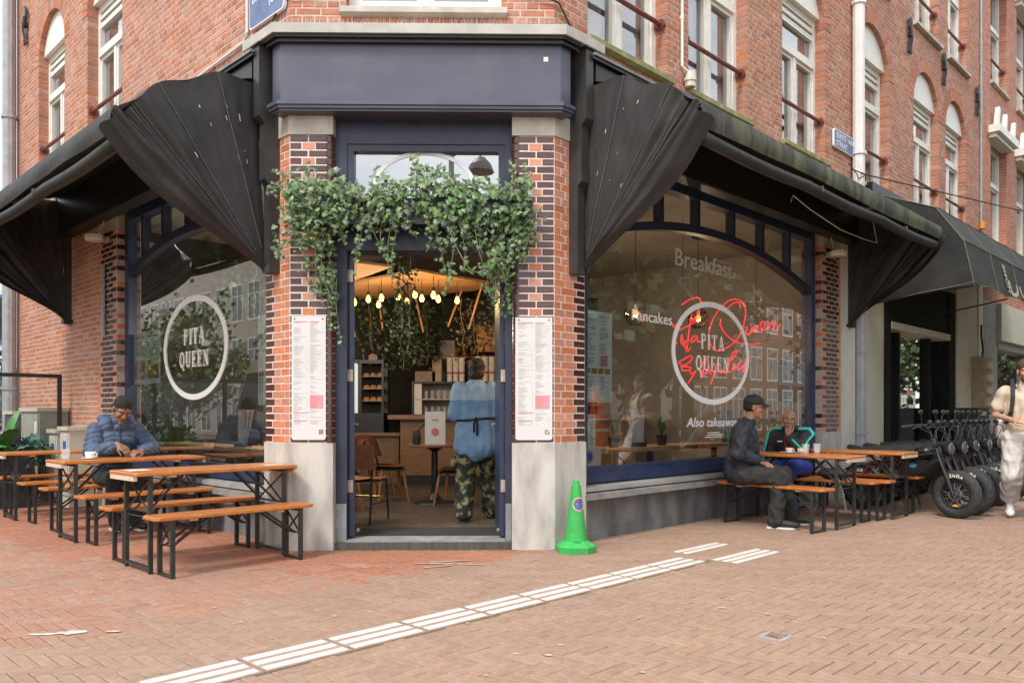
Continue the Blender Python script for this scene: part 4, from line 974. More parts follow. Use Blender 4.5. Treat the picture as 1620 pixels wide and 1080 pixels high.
place('beer_bench',FL,-.37,.70,'wooden bench in front of the empty table at the granite door pillar',.02)
place('beer_bench',FL,.50,.72,'wooden bench behind the empty table near the door pillar')
place('beer_bench',FL,1.60,.58,'wooden bench on the near side of the coffee table')
place('beer_bench',FL,2.74,.57,'wooden bench on which the man in blue coat sits')
place('beer_bench',FL,3.62,.55,'wooden bench on the near side of the table by the terrace screen')
place('beer_bench',FL,4.72,.52,'wooden bench between the last table and the terrace screen')
place('beer_table',FR,3.18,.73,'wooden beer table with glasses between the two seated men',.0)
place('beer_table',FR,4.43,.85,'wooden beer table beside the parked electric bikes')
place('beer_bench',FR,2.70,.71,'wooden bench under the man in black cap',-R(8))
place('beer_bench',FR,3.80,.73,'wooden bench with a black bag, under the man in track jacket')
place('beer_bench',FR,4.07,.80,'wooden bench on the near side of the table by the bikes')
place('beer_bench',FR,4.96,.82,'wooden bench right next to the black electric bikes')
m=MB(); m.add([FL.pt(u,o,.7668) for u,o in((-.02,1.18),(.21,1.18),(.21,1.36),(-.02,1.36))],[(0,1,2,3)]); solo('table_label',m,WORN,'pale worn patch stuck on the near end of the empty beer table','label')
m=MB(); m.add([FL.pt(u,o,.7668) for u,o in((-.12,.10),(.06,.10),(.06,.28),(-.12,.28))],[(0,1,2,3)]); solo('table_label',m,WORN,'pale worn patch at the wall end of the empty beer table','label')
# crockery
CHINA=pm('white_china',(.76,.75,.73),(.80,.79,.77),3,.15); DRINK=pm('coffee',(.05,.02,.01)); TUMB=pm('tumbler_glass',(.80,.83,.83),rough=.04,alpha=.17,spec=.8)
def cup(p,lab,s=1,body=CHINA,group='cups on the beer tables'):
    root=thing('coffee_cup',lab,'cup',p,0,group); m=MB(); m.lathe([(.026*s,0),(.036*s,.012*s),(.042*s,.055*s),(.039*s,.055*s),(.034*s,.02*s),(.0,.016*s)],16); part('cup_body',m,body,root,False,smooth=True)
    m=MB(); m.tube([(.038*s,0,.045*s),(.060*s,0,.042*s),(.058*s,0,.02*s),(.036*s,0,.016*s)],.005*s,6); part('handle',m,body,root,False); return root
def saucer(p,lab,r=.075):
    m=MB(); m.lathe([(.03,0),(r,.010),(r,.014),(.03,.005),(0,.005)],20); return solo('saucer',m,CHINA,lab,'saucer',None,loc=p,smooth=True)
def tumbler(p,lab,s=1,cup_=None):
    root=thing('glass',lab,'glass',p,0,'water glasses on the beer tables'); m=MB(); m.lathe([(.026*s,0),(.036*s,.09*s),(.033*s,.09*s),(.025*s,.012*s),(0,.012*s)],10); part('glass_wall',m,TUMB,root,False)
    m=MB(); m.lathe([(.0,.013*s),(.0245*s,.013*s),(.029*s,.055*s),(0,.055*s)],10); part('water',m,pm('water_fill',(.75,.80,.80),rough=.05,alpha=.10),root,False); return root
T=.7655
saucer(FL.pt(2.06,.98,T),'white saucer under the coffee cup of the man in blue coat'); cup(FL.pt(2.06,.98,T+.006),'white coffee cup in the hands of the man in blue coat',1.15); tumbler(FL.pt(2.05,1.20,T),'water glass beside the coffee cup on the left table',1.15)
saucer(FR.pt(3.28,.62,T),'white saucer with an espresso cup before the man in track jacket',.10); cup(FR.pt(3.28,.62,T+.006),'espresso cup on the saucer before the man in track jacket',.95,pm('cream_glass',(.60,.52,.40),(.70,.63,.52),8,.2)); cup(FR.pt(3.36,.72,T),'second small cup half hidden behind the tumblers',.95,MATS['cream_glass'])
tumbler(FR.pt(3.22,.84,T),'left one of two tumblers on the table before the track jacket',1.2); tumbler(FR.pt(3.30,.93,T),'right one of two tumblers on the table before the track jacket',1.25)
m=MB(); m.box(-.03,.03,-.02,.02,0,.022); m.box(-.025,.025,-.018,.018,.022,.03); solo('tobacco_tin',m,pm('tin',(.5,.42,.38),(.35,.12,.08),40,.4),'small box lying at the window end of the table behind the capped man','box',loc=FR.pt(3.05,.22,T))
# black bag on the bench
m=MB(); rb=random.Random(4)
m.grid(lambda s,t:FR.pt(3.80+.11*math.cos(2*pi*s)*math.sin(pi*t)*1.2,.92+.20*math.sin(2*pi*s)*math.sin(pi*t),.458+.13*(1-(1+math.cos(pi*t))/2)*1.0+.02*mnoise.noise(Vector((s*4,t*4,1))) if t<.98 else .59),20,10)
bag=thing('bag','slouched black bag lying on the bench between the right hand tables','bag',FR.pt(3.8,.92,.455)); part('bag_body',m,pm('black_cloth',(.012,.012,.013),(.025,.025,.027),20,.8,.3,60),bag,smooth=True)
m=MB(); m.tube([FR.pt(3.78,.8,.53),FR.pt(3.72,.98,.50),FR.pt(3.70,1.06,.30),FR.pt(3.71,1.08,.12)],.008,6); part('strap',m,pm('grey_strap',(.4,.4,.4)),bag)
# ================================================================ green cone
def cone():
    p=Vector((.56,7.0,0)); root=thing('traffic_cone','bright green plastic cone with a no parking sticker beside the door pillar','cone',p)
    G=pm('green_plastic',(.03,.38,.07),(.05,.44,.10),3,.48,.15,40,dirt=(9,.45,(.06,.16,.05),(1,1,.5),.50,.75))
    m=MB(); prof=[(.175,0.),(.18,.055),(.165,.068),(.098,.105)]; n=8
    V=[];F=[]
    for r,z in prof:
        for j in range(n): a=2*pi*(j+.5)/n+.15; V.append((r*math.cos(a),r*math.sin(a),z))
    for i in range(3):
        for j in range(n): F.append((i*n+j,i*n+(j+1)%n,(i+1)*n+(j+1)%n,(i+1)*n+j))
    F+=[tuple(range(n))[::-1],tuple(range(3*n,4*n))]; m.add(V,F); part('base',m,G,root,False)
    m=MB(); m.lathe([(.098,.103),(.092,.16),(.088,.163),(.040,.585),(.030,.592),(.028,.62),(.0,.622)],24); part('cone_body',m,G,root,False,smooth=False)
    m=MB(); m.box(-.03,.03,-.115,-.095,.10,.114); part('latch',m,G,root,False)
    def dsc(rad,off,mat,nm,bar=False):
        m=MB(); zc=.42
        def cp(x,z):
            rr=.088-(.048)*(z-.163)/.422+off; th=(x+.022)/rr; return (rr*math.sin(th),-rr*math.cos(th),z)
        n=20; V=[cp(0,zc)]+[cp(rad*math.cos(2*pi*i/n),zc+rad*math.sin(2*pi*i/n)) for i in range(n)]
        if bar: 
            k=rad*.7; b=.007; V=[cp(-k,zc+k-b*0),cp(-k+b*1.6,zc+k+b),cp(k,zc-k),cp(k-b*1.6,zc-k-b)]; V=[cp(-k-b,zc+k-b),cp(-k+b,zc+k+b),cp(0+b,zc+b),cp(k+b,zc-k+b),cp(k-b,zc-k-b),cp(-b,zc-b)]; m.poly(V)
        else: m.add(V,[(0,1+i,1+(i+1)%n) for i in range(n)])
        return part(nm,m,mat,root,False)
    dsc(.058,.0012,WHITE,'sticker'); dsc(.053,.0018,SREDp,'sticker'); dsc(.041,.0024,SBLU,'sticker'); dsc(.048,.003,SREDp,'sticker',True)
    m=MB()
    for dx,dz in((-.012,-.006),(.006,-.006)): m.add([((.0535)*math.sin((x+.022)/.0555)*1.09,-.0585*math.cos((x+.022)/.0555)*1.02,z) for x,z in arc(dx-.008,.41+dz,.008,.008,0,360,10)[:10]],[tuple(range(10))])
    part('sticker',m,WHITE,root,False)
cone()
# ================================================================ fat tyre electric bikes
RUB=pm('tyre_rubber',(.022,.022,.022),(.038,.038,.037),30,.7,.5,60); BIKE=pm('bike_black',(.013,.013,.014),(.02,.02,.021),8,.32,.04,60,coat=.3); CHR=pm('chrome',(.5,.5,.5),(.6,.6,.6),5,.18,metal=.9); SEAT=pm('seat_vinyl',(.02,.02,.021),(.034,.034,.036),16,.5,.2,70); REDB=pm('red_spring',(.12,.012,.012)); AMB=pm('amber_reflector',(.75,.28,.02),(.8,.34,.04),20,.3)
def bike():
    """local x forwards, wheels at x=-.6 and +.6; origin on the ground between them"""
    root=thing('electric_bike','x','electric bike',(0,0,0),0,'black electric bikes parked in a row'); RW=.276
    def wheel(x,steer=0):
        m=MB(); prof=[]; n=36; k=14
        V=[];F=[]
        for i in range(n):
            a=2*pi*i/n
            for j in range(k):
                b=2*pi*j/k; r=.214+.062*math.cos(b); y=.062*math.sin(b)
                if abs(b)<1.1 or b>2*pi-1.1: r+=.005*((i+j)%2)
                V.append((x+r*math.cos(a),y,RW+r*math.sin(a)))
        for i in range(n):
            for j in range(k): F.append((i*k+j,i*k+(j+1)%k,((i+1)%n)*k+(j+1)%k,((i+1)%n)*k+j))
        m.add(V,F); w_=part('wheel',m,RUB,root,False,smooth=False)
        q=MB()
        for sgn in(-1,1):
            pts=[(x+.165*math.cos(2*pi*i/28),sgn*.034,RW+.165*math.sin(2*pi*i/28)) for i in range(28)]; q.tube(pts,.009,6,closed=True)
        q.tube([(x+.165*math.cos(2*pi*i/28),0,RW+.165*math.sin(2*pi*i/28)) for i in range(28)],.02,6,closed=True); part('rim',q,BIKE,w_,False)
        q=MB()
        for i in range(10):
            a=2*pi*i/10
            for sgn in(-1,1): q.tube([(x+.03*math.cos(a),sgn*.03,RW+.03*math.sin(a)),(x+.16*math.cos(a+.16*sgn),sgn*.012,RW+.16*math.sin(a+.16*sgn))],.0075,5)
        q.tube([(x,-.06,RW),(x,.06,RW)],.032,10); q.tube([(x+.07*math.cos(2*pi*i/16),-.045,RW+.07*math.sin(2*pi*i/16)) for i in range(16)],.006,5,closed=True); part('spoke',q,pm('spoke_metal',(.10,.10,.10),(.3,.3,.3),20,.3,metal=.6),w_,False)
        q=MB(); q.sphere((x+.0,-.045,RW-.13),.035,.012,.016,8,6); q.sphere((x+.0,.045,RW-.13),.035,.012,.016,8,6); part('reflector',q,AMB,w_,False)
        # raised tyre lettering
        q=MB(); t=text_mb('KENDA',.05,1.3,0,'CENTER',.002)
        for base in (pi/2,):
            for sgn in(-1,1):
                V=[]
                for px,py,pz in t.v:
                    rr=.200+py; a=base+sgn*px/.22
                    V.append((x+rr*math.cos(a),sgn*(.0635-max(0,(rr-.222))*.45),RW+rr*math.sin(a)))
                q.add(V,t.f)
        part('lettering',q,WHITE,w_,False)
    wheel(-.60); wheel(.60)
    def mud(x,a0,a1,r,nm):
        m=MB(); m.grid(lambda s,t:(x+r*math.cos(R(a0+(a1-a0)*s)),(t-.5)*.12,RW+(r-.02*abs(t-.5)*2)*math.sin(R(a0+(a1-a0)*s))),14,4); return part(nm,m,pm('mudguard',(.05,.05,.05),(.07,.07,.07),5,.35),root,False,smooth=True)
    mud(.6,108,182,.305,'mudguard'); mud(-.6,30,150,.305,'mudguard')
    m=MB()
    for s in(-1,1): m.tube([(.60,s*.075,RW),(.44,s*.075,.68),(.40,s*.07,.80)],[.02,.024,.02],8)
    m.box(.36,.47,-.085,.085,.72,.755); m.box(.37,.44,-.085,.085,.83,.85); part('fork',m,BIKE,root,False)
    m=MB(); m.tube([(.41,0,.64),(.33,0,.92)],.024,8)
    for s in(-1,1): m.tube([(.34,s*.05,.86),(.32,s*.06,1.0),(.30,s*.20,1.08),(.20,s*.36,1.06)],.012,6); m.tube([(.23,s*.30,1.065),(.17,s*.42,1.05)],.018,8); m.tube([(.29,s*.22,1.06),(.27,s*.36,1.03)],.006,5)
    hb=part('handlebar',m,BIKE,root,False)
    for s in(-1,1):
        m=MB(); m.sphere((.33,s*.09,1.10),.035,.03,.035,8,6); part('gauge',m,BIKE,hb,False)
        m=MB(); m.tube([(.30,s*.2,1.08),(.31,s*.24,1.2)],.006,5); m.sphere((.31,s*.25,1.225),.018,.045,.03,8,6); part('mirror',m,BIKE,hb,False)
        m=MB(); m.tube([(.29,s*.30,1.06),(.36,s*.2,1.0),(.40,s*.06,.92),(.38,s*.03,.80)],.005,5); part('brake_cable',m,BIKE,hb,False)
    m=MB(); m.lathe([(.0,-.05),(.05,-.045),(.078,.0),(.08,.03),(.0,.035)],14); m.xf(Matrix.Translation((.50,0,.80))@Matrix.Rotation(R(90),4,'Y')); hl=part('headlight',m,BIKE,root,False)
    m=MB(); m.sphere((.535,0,.80),.02,.068,.068,12,8); part('lens',m,pm('lamp_lens',(.05,.05,.05),(.10,.10,.10),10,.06,coat=1),hl,False)
    # frame
    m=MB()
    for s in(-1,1):
        m.tube([(.38,s*.03,.75),(.10,s*.07,.70),(-.62,s*.08,.67)],.017,7); m.tube([(.36,s*.03,.66),(.0,s*.06,.36),(-.18,s*.06,.28)],.019,7); m.tube([(-.18,s*.06,.30),(-.60,s*.085,RW)],.017,7); m.tube([(-.12,s*.07,.69),(-.22,s*.07,.48),(-.18,s*.06,.30)],.014,7); m.tube([(.10,s*.07,.70),(-.05,s*.06,.36)],.012,6); m.tube([(-.75,s*.08,.68),(-.60,s*.08,.66)],.014,6)
    m.tube([(.40,0,.82),(.44,0,.62)],.034,8); m.tube([(-.18,-.09,.28),(-.18,.09,.28)],.05,10); part('frame',m,BIKE,root,False)
    m=MB()
    for s in(-1,1): m.tube([(-.58,s*.10,.31),(-.40,s*.085,.62)],.013,6); m.tube([(-.55+.0115*i,s*.1,.36+.02*i) for i in range(9)],.022,8)
    part('shock_absorber',m,REDB,root,False)
    m=MB(); P=[(.26,.66),(.04,.64),(-.10,.42),(-.05,.37),(.28,.60)]; m.prism([(x,-.048,z) for x,z in P],(0,.096,0)); part('battery',m,pm('battery_case',(.018,.018,.02),(.025,.025,.027),5,.3),root,False)
    m=MB(); m.sphere((.10,-.05,.585),.05,.004,.03,10,6); part('decal',m,pm('decal_blue',(.06,.22,.35),(.25,.3,.2),30),root,False)
    def sw(s,t): 
        x=.16-.92*s; w_=.115*(1-.25*s)*(1 if s<.92 else .8); a=pi*t
        h=.72+.075*(1-.5*max(0,(s-.45)/.55))+(.05*max(0,(s-.75)/.25)); b=.7
        return (x,w_*math.cos(a),h-.05+.055*(math.sin(a)**.6))
    m=MB(); m.grid(sw,26,10); m.grid(lambda s,t:(.16-.92*s,.115*(1-.25*s)*(1-2*t),.67+.05*max(0,(s-.75)/.25)+.02*s),10,2); part('seat',m,SEAT,root,False,smooth=True)
    m=MB(); m.sphere((.22,0,.765),.11,.085,.055,12,8); part('tank_cover',m,BIKE,root,False,smooth=True)
    m=MB(); m.tube([(-.76,-.06,.67),(-.78,0,.66),(-.76,.06,.67)],.022,8); part('tail_light',m,REDB,root,False)
    m=MB(); m.tube([(-.18,-.09,.28),(-.18,-.12,.28),(-.05,-.13,.22),(-.05,-.19,.22)],.012,6); m.tube([(-.18,.09,.28),(-.18,.12,.28),(-.31,.13,.34),(-.31,.19,.34)],.012,6); m.tube([(-.15,.1,.30),(-.10,.16,.02)],.01,6); part('pedal_crank',m,MATS['mudguard'],root,False)
    index(root); return root
bk0=bike(); d0=Vector((.56,-.83,0)).normalized(); a0=math.atan2(d0.y,d0.x)
BL=['nearest black fat tyre electric bike, whole side visible behind the benches','second black electric bike, just behind the nearest one','third black electric bike from the benches','fourth black electric bike in the parked row','fifth black electric bike in the parked row','sixth black electric bike, left of the walking man','seventh black electric bike, half behind the walking man','last black electric bike, behind the walking man']
p0=Vector((4.80,9.74,0))
for k in range(8):
    p=p0+FR.d*(.0+.42*k)+FR.n*(.06*math.sin(k*2.1)-.02*k); an=a0+.09*math.sin(k*3.3)
    if k==0: bk0.location=p; bk0.rotation_euler=(0,0,an); bk0['label']=BL[0]
    else: dup(bk0,p,an,BL[k])
# clutter by the shop door: speaker box, push scooter stem, dried flowers, meter box, dark mannequin
m=MB(); m.fbox(FR,11.0,11.7,.15,.55,.0,1.32); spk=solo('speaker_cabinet',m,pm('black_box',(.015,.015,.015),(.03,.03,.03),10,.6),'black box with a small label behind the bike handlebars','box')
m=MB(); m.fbox(FR,11.05,11.5,.55,.553,1.18,1.25); part('label_strip',m,GREYP,spk)
m=MB(); p=FR.pt(11.2,.9,0); m.tube([p,p+Vector((0,0,1.48))],.016,6); m.tube([p+Vector((-.17,.1,1.48)),p+Vector((.17,-.1,1.48))],.016,6); m.tube([p+Vector((.10,0,.0)),p+Vector((.10,0,1.42))],.012,6); m.box(p.x-.5,p.x+.1,p.y-.06,p.y+.06,.06,.1); solo('push_scooter',m,GREYP,'push scooter standing with its handlebar above the parked bikes','scooter')
m=MB(); rr=random.Random(8); c=FR.pt(10.9,1.25,1.20)
for k in range(90):
    d=Vector((rr.gauss(0,1),rr.gauss(0,1),rr.gauss(0,.8))).normalized(); q=c+d*rr.uniform(.05,.17); a=Vector((rr.random(),rr.random(),rr.random()))*.05; m.add([q,q+a,q+d*.05],[(0,1,2)])
m.tube([c-Vector((0,0,.35)),c],.012,5); solo('dried_flowers',m,pm('dried_flower',(.62,.42,.12),(.75,.60,.30),20,.8),'bunch of yellow dried flowers tied to a bike handlebar','flowers')
m=MB(); m.fbox(FR,12.55,13.15,.03,.25,1.28,2.35); mtr=solo('meter_box',m,pm('meter_wood',(.30,.22,.13),(.38,.30,.20),8,.6),'brown meter box with hanging cable on the cream pilaster','meter box'); m=MB()
for k in range(4): m.fbox(FR,12.70,13.05,.25,.30,1.36+.25*k,1.50+.25*k)
part('cover',m,pm('meter_cover',(.5,.43,.32),(.58,.5,.4),8,.6),mtr)
cable([FR.pt(12.9,.12,3.0),FR.pt(12.75,.16,2.75),FR.pt(12.95,.14,2.5),FR.pt(12.85,.14,2.34)],.02,'dark cable looping down to the brown meter box')
# ================================================================ inside of the cafe
FLZ=.06
ins=[FC.pt(.2,-.30,0),FC.pt(W-.2,-.30,0)]
r1=FR.pt(6.1,-.28,0); l1=FL.pt(4.75,-.28,0)
def isect(p,d,q,e):
    k=(Vector((q-p)).x*e.y-Vector((q-p)).y*e.x)/(d.x*e.y-d.y*e.x); return p+d*k
bc=isect(r1,-FR.n,l1,-FL.n)
poly=[FC.pt(.35,-.06,0),FC.pt(W-.35,-.06,0),FR.pt(.3,-.28,0),r1,bc,l1,FL.pt(.3,-.28,0)]
FLOORM=pm('cafe_floor',(.060,.051,.046),(.10,.085,.076),3,.5,.1,60,stretch=(8,1.2,1)); 
m=MB(); m.prism([p+Vector((0,0,-.02)) for p in poly],Vector((0,0,FLZ+.02))); solo('interior_floor',m,FLOORM,None,None,kind='structure',fixn=True)
m=MB(); poly2=[FC.pt(.35,-.36,0),FC.pt(W-.35,-.36,0)]+poly[2:]; m.prism([p+Vector((0,0,3.66)) for p in poly2],Vector((0,0,.06))); solo('interior_ceiling',m,pm('cafe_ceiling',(.38,.35,.31),(.44,.41,.36),2,.8),None,None,kind='structure',fixn=True)
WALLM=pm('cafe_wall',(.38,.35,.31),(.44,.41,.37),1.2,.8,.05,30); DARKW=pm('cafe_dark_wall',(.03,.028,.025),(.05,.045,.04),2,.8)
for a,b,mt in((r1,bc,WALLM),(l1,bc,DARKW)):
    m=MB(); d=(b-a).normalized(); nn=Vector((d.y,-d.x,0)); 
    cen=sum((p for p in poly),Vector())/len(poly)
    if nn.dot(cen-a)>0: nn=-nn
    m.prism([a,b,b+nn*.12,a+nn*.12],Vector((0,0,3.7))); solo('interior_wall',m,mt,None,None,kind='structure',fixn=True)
# door mat
m=MB(); m.fbox(FC,.50,W-.47,-.92,-.36,FLZ+.001,FLZ+.014); solo('door_mat',m,pm('mat_black',(.018,.018,.018),(.035,.035,.035),80,.95,.5,200),'black mat just inside the cafe door','mat')
CW=pm('counter_wood',(.17,.09,.035),(.23,.125,.055),6,.5,.1,40,stretch=(1,1,6)); CWT=pm('counter_top_wood',(.20,.10,.05),(.28,.15,.07),6,.4,.1,40)
def cbox(x0,x1,y0,y1,z0,z1): m=MB(); m.box(x0,x1,y0,y1,z0,z1); return m
cn=thing('counter','wooden cafe counter behind the round table','counter',(-.3,13.2,FLZ))
part('counter_front',cbox(-1.8,2.0,12.9,13.6,FLZ,1.12),CW,cn); part('worktop',cbox(-1.98,2.1,12.75,13.7,1.12,1.19),CWT,cn); part('kick_board',cbox(-1.79,2.0,12.88,12.9,FLZ,.22),BLACK,cn)
part('chalkboard',cbox(-.60,.6,12.85,12.89,.40,.92),BLACK,cn)
m=MB(); rr=random.Random(5)
for r_ in range(9):
    for c0 in(-.55,-.1): m.box(c0,c0+rr.uniform(.2,.38),12.842,12.85,.85-.05*r_,.865-.05*r_)
part('chalk_writing',m,pm('chalk',(.5,.5,.48)),cn)
cn2=thing('side_counter','low wooden side counter under the cake fridge','counter',(-2.4,13.5,FLZ)); part('counter_front',cbox(-2.9,-1.85,13.1,13.7,FLZ,.85),CW,cn2); part('worktop',cbox(-2.95,-1.82,13.0,13.75,.85,.90),CWT,cn2)
# cake fridge
fr_=thing('display_fridge','glass cake fridge with glowing side glass left of the counter','display case',(-2.55,13.4,.90))
part('cabinet_back',cbox(-2.95,-2.1,13.55,13.65,.90,2.05),BLACK,fr_); part('top',cbox(-2.95,-2.1,13.1,13.65,2.03,2.09),BLACK,fr_); part('base',cbox(-2.95,-2.1,13.1,13.65,.90,1.22),BLACK,fr_)
m=cbox(-2.95,-2.92,13.1,13.13,1.22,2.03); m.box(-2.52,-2.46,13.1,13.13,1.22,2.03); m.box(-2.13,-2.1,13.1,13.13,1.22,2.03); part('post',m,BLACK,fr_)
part('side_glass',cbox(-2.92,-2.52,13.09,13.1,1.22,2.03),pm('glowing_milky_glass',(.55,.6,.58),(.35,.4,.38),1.5,.15,emit=.25,ecol=(.8,.9,.85)),fr_)  # glow put into the glass material; the fridge has no lamp
for z in(1.42,1.62,1.82):
    part('shelf',cbox(-2.46,-2.13,13.12,13.55,z-.008,z),GREYP,fr_)
    m=MB()
    for k in range(3): m.lathe([(.05,0),(.055,.03),(.03,.06),(0,.062)],10,(-2.4+.11*k,13.22,z+.001))
    part('cake',m,pm('cake',(.45,.22,.07),(.62,.42,.2),20,.7),fr_)
for k in range(3):
    m=MB(); x=-2.75+.22*k; m.box(x-.07,x+.07,13.3,13.42,2.091,2.17); m.prism([(x-.08,13.29,2.17),(x+.08,13.29,2.17),(x,13.29,2.25-.04*(k!=1))],(0,.14,0)); solo('clay_house',m,pm('clay',(.50,.32,.22),(.58,.4,.3)),'small clay house on the cake fridge, '+('left','middle','right')[k]+' of the row','ornament','clay houses on the cake fridge')
# espresso corner: rack of glasses, cup stacks
rk=thing('glass_rack','rack of upturned glasses standing on the cafe counter','rack',(-.9,13.2,1.19)); part('top',cbox(-1.62,-.2,12.95,13.45,1.70,1.73),BLACK,rk); part('shelf',cbox(-1.60,-.2,12.95,13.45,1.43,1.45),GREYP,rk)
m=cbox(-1.62,-1.59,12.95,13.45,1.19,1.70); m.box(-.62,-.6,12.95,12.98,1.19,1.70); m.box(-.21,-.18,12.95,13.45,1.19,1.70); part('upright',m,BLACK,rk); part('back_panel',cbox(-1.6,-.2,13.43,13.45,1.19,1.7),pm('pale_panel',(.42,.38,.33),(.5,.46,.4)),rk); part('end_panel',cbox(-1.58,-1.46,12.955,12.965,1.2,1.69),pm('white_panel',(.6,.6,.57)),rk)
for j,z in enumerate((1.191,1.451)):
    for k in range(8):
        m=MB(); m.lathe([(.034,0),(.028,.13),(.0,.13)],8); solo('drinking_glass',m,pm('dim_glass',(.45,.43,.40),(.55,.52,.5),20,.1,alpha=.6),'upturned glass in the counter rack, '+('lower','upper')[j]+' shelf, place '+('one','two','three','four','five','six','seven','eight')[k]+' from the left','glass','glasses in the counter rack',loc=(-1.4+.1*k,13.06,z))
part('notice',cbox(-.52,-.25,12.94,12.95,1.2,1.62),PAPER,rk)
CUPM=pm('paper_cup',(.62,.56,.50),(.70,.65,.6),5,.6); BAND=pm('cup_band',(.35,.12,.09))
def cups_(x,y,z,n,lab):
    root=thing('cup_stack',lab,'cups',(x,y,z),0,'paper cup stacks on the counter'); m=MB(); m.lathe([(.042,0),(.05,n),(.053,n),(.053,n+.012),(0,n+.012)],12); part('cups',m,CUPM,root,False); m=MB(); m.lathe([(.0455,n*.33),(.047,n*.42)],12); part('band',m,BAND,root,False)
for k,(x,n) in enumerate(((-1.02,.38),(-.92,.38),(-.82,.38),(-.55,.40),(-.44,.40),(-.33,.40),(-.23,.40))): cups_(x,13.1,1.731,n,('first','second','third','fourth','fifth','sixth','seventh')[k]+' paper cup stack from the left on the glass rack')
m=cbox(-1.58,-1.25,13.05,13.3,1.731,1.9); solo('cup_tray',m,pm('tray',(.3,.22,.15),(.2,.14,.1),20),'brown tray of small cups on the left of the glass rack','tray'); m=cbox(-1.3,-1.15,13.05,13.3,1.731,2.1); solo('carton',m,pm('carton',(.35,.27,.2),(.42,.33,.25)),'brown carton among the paper cups on the rack','box'); m=cbox(-1.18,-.95,13.25,13.3,2.12,2.42); m.tube([(-1.06,13.28,1.74),(-1.06,13.28,2.12)],.01,5); solo('price_board',m,pm('board_grey',(.22,.2,.18)),'small grey board on a stand behind the cups','sign')
# back shelf wall
sh=thing('back_shelf','dark shelf with jars and boxes on the back wall of the cafe','shelf',(-.5,14.6,1.0))
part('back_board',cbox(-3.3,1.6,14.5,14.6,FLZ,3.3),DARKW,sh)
for z in(1.35,1.75,2.2): part('shelf_board',cbox(-3.2,1.5,14.2,14.5,z,z+.03),CWT,sh)
rr=random.Random(9); names=('amber','brown','cream','green','dark red')
JM=[pm('jar_'+n.replace(' ','_'),c) for n,c in zip(names,((.35,.14,.03),(.12,.05,.02),(.45,.38,.28),(.05,.10,.04),(.20,.03,.02)))]
for z in(1.38,1.78,2.23):
    x=-3.1; m={k:MB() for k in range(5)}
    while x<1.4:
        k=rr.randrange(5); h=rr.uniform(.1,.3); r_=rr.uniform(.03,.08); m[k].lathe([(r_,0),(r_,h*.8),(r_*.6,h),(0,h)],10,(x,14.34,z)); x+=rr.uniform(.13,.30)
    for k in m: 
        if m[k].v: part('jar',m[k],JM[k],sh,kind='stuff')
for (x,y,z0,z1,w_) in((-.35,14.1,2.3,2.75,.55),(.35,14.1,2.3,2.7,.5),(-2.9,14.1,2.0,2.4,.35)):
    m=cbox(x-w_/2,x+w_/2,y,y+.03,z0,z1); solo('copper_panel',m,pm('copper_tone',(.40,.15,.04),(.55,.24,.08),3,.35,metal=.4),'copper coloured panel on the cafe back wall, '+('centre','right','left')[(-.35,.35,-2.9).index(x)],'panel','copper panels on the back wall')  # copper base colour varied by noise
# tables and chairs
PED=BLACK; SHELL=pm('chair_brown',(.10,.035,.018),(.16,.06,.03),8,.45,.08,60); LEGW=pm('chair_leg_wood',(.36,.15,.06),(.44,.20,.09),8,.5,stretch=(4,4,1)); LEATH=pm('ribbed_leather',(.20,.075,.035),(.26,.11,.055),12,.5,.2,60)
tb=thing('round_table','round pedestal table with a menu card in front of the counter','table',(-1.0,10.35,FLZ)); m=MB(); m.lathe([(.0,.72),(.33,.72),(.34,.73),(.34,.75),(0,.752)],24); part('table_top',m,CWT,tb,False); m=MB(); m.lathe([(.27,0),(.26,.015),(.10,.05),(.045,.12),(.04,.66),(.12,.72),(0,.72)],20); part('pedestal',m,PED,tb,False)
m=MB(); m.box(-.13,.13,-.008,.008,.0,.42); mc=solo('menu_card',m,PAPER,'upright white menu card standing on the round table','menu card',loc=(-.98,10.22,.815)); m=MB(); m.lathe([(.05,0),(.05,.003),(0,.003)],14); m.xf(Matrix.Translation((0,-.009,.16))@Matrix.Rotation(R(90),4,'X')); part('print',m,REDP,mc,False); m=MB(); m.box(-.04,.04,-.0095,-.008,.30,.32); part('print',m,REDP,mc,False)
m=MB(); m.lathe([(.05,0),(.055,.1),(.04,.18),(.0,.2)],10); m.tube([(.03,0,.19),(.1,0,.26)],.012,5); solo('jug',m,BLACK,'small black jug beside the menu card on the round table','jug',loc=(-1.22,10.25,.815))
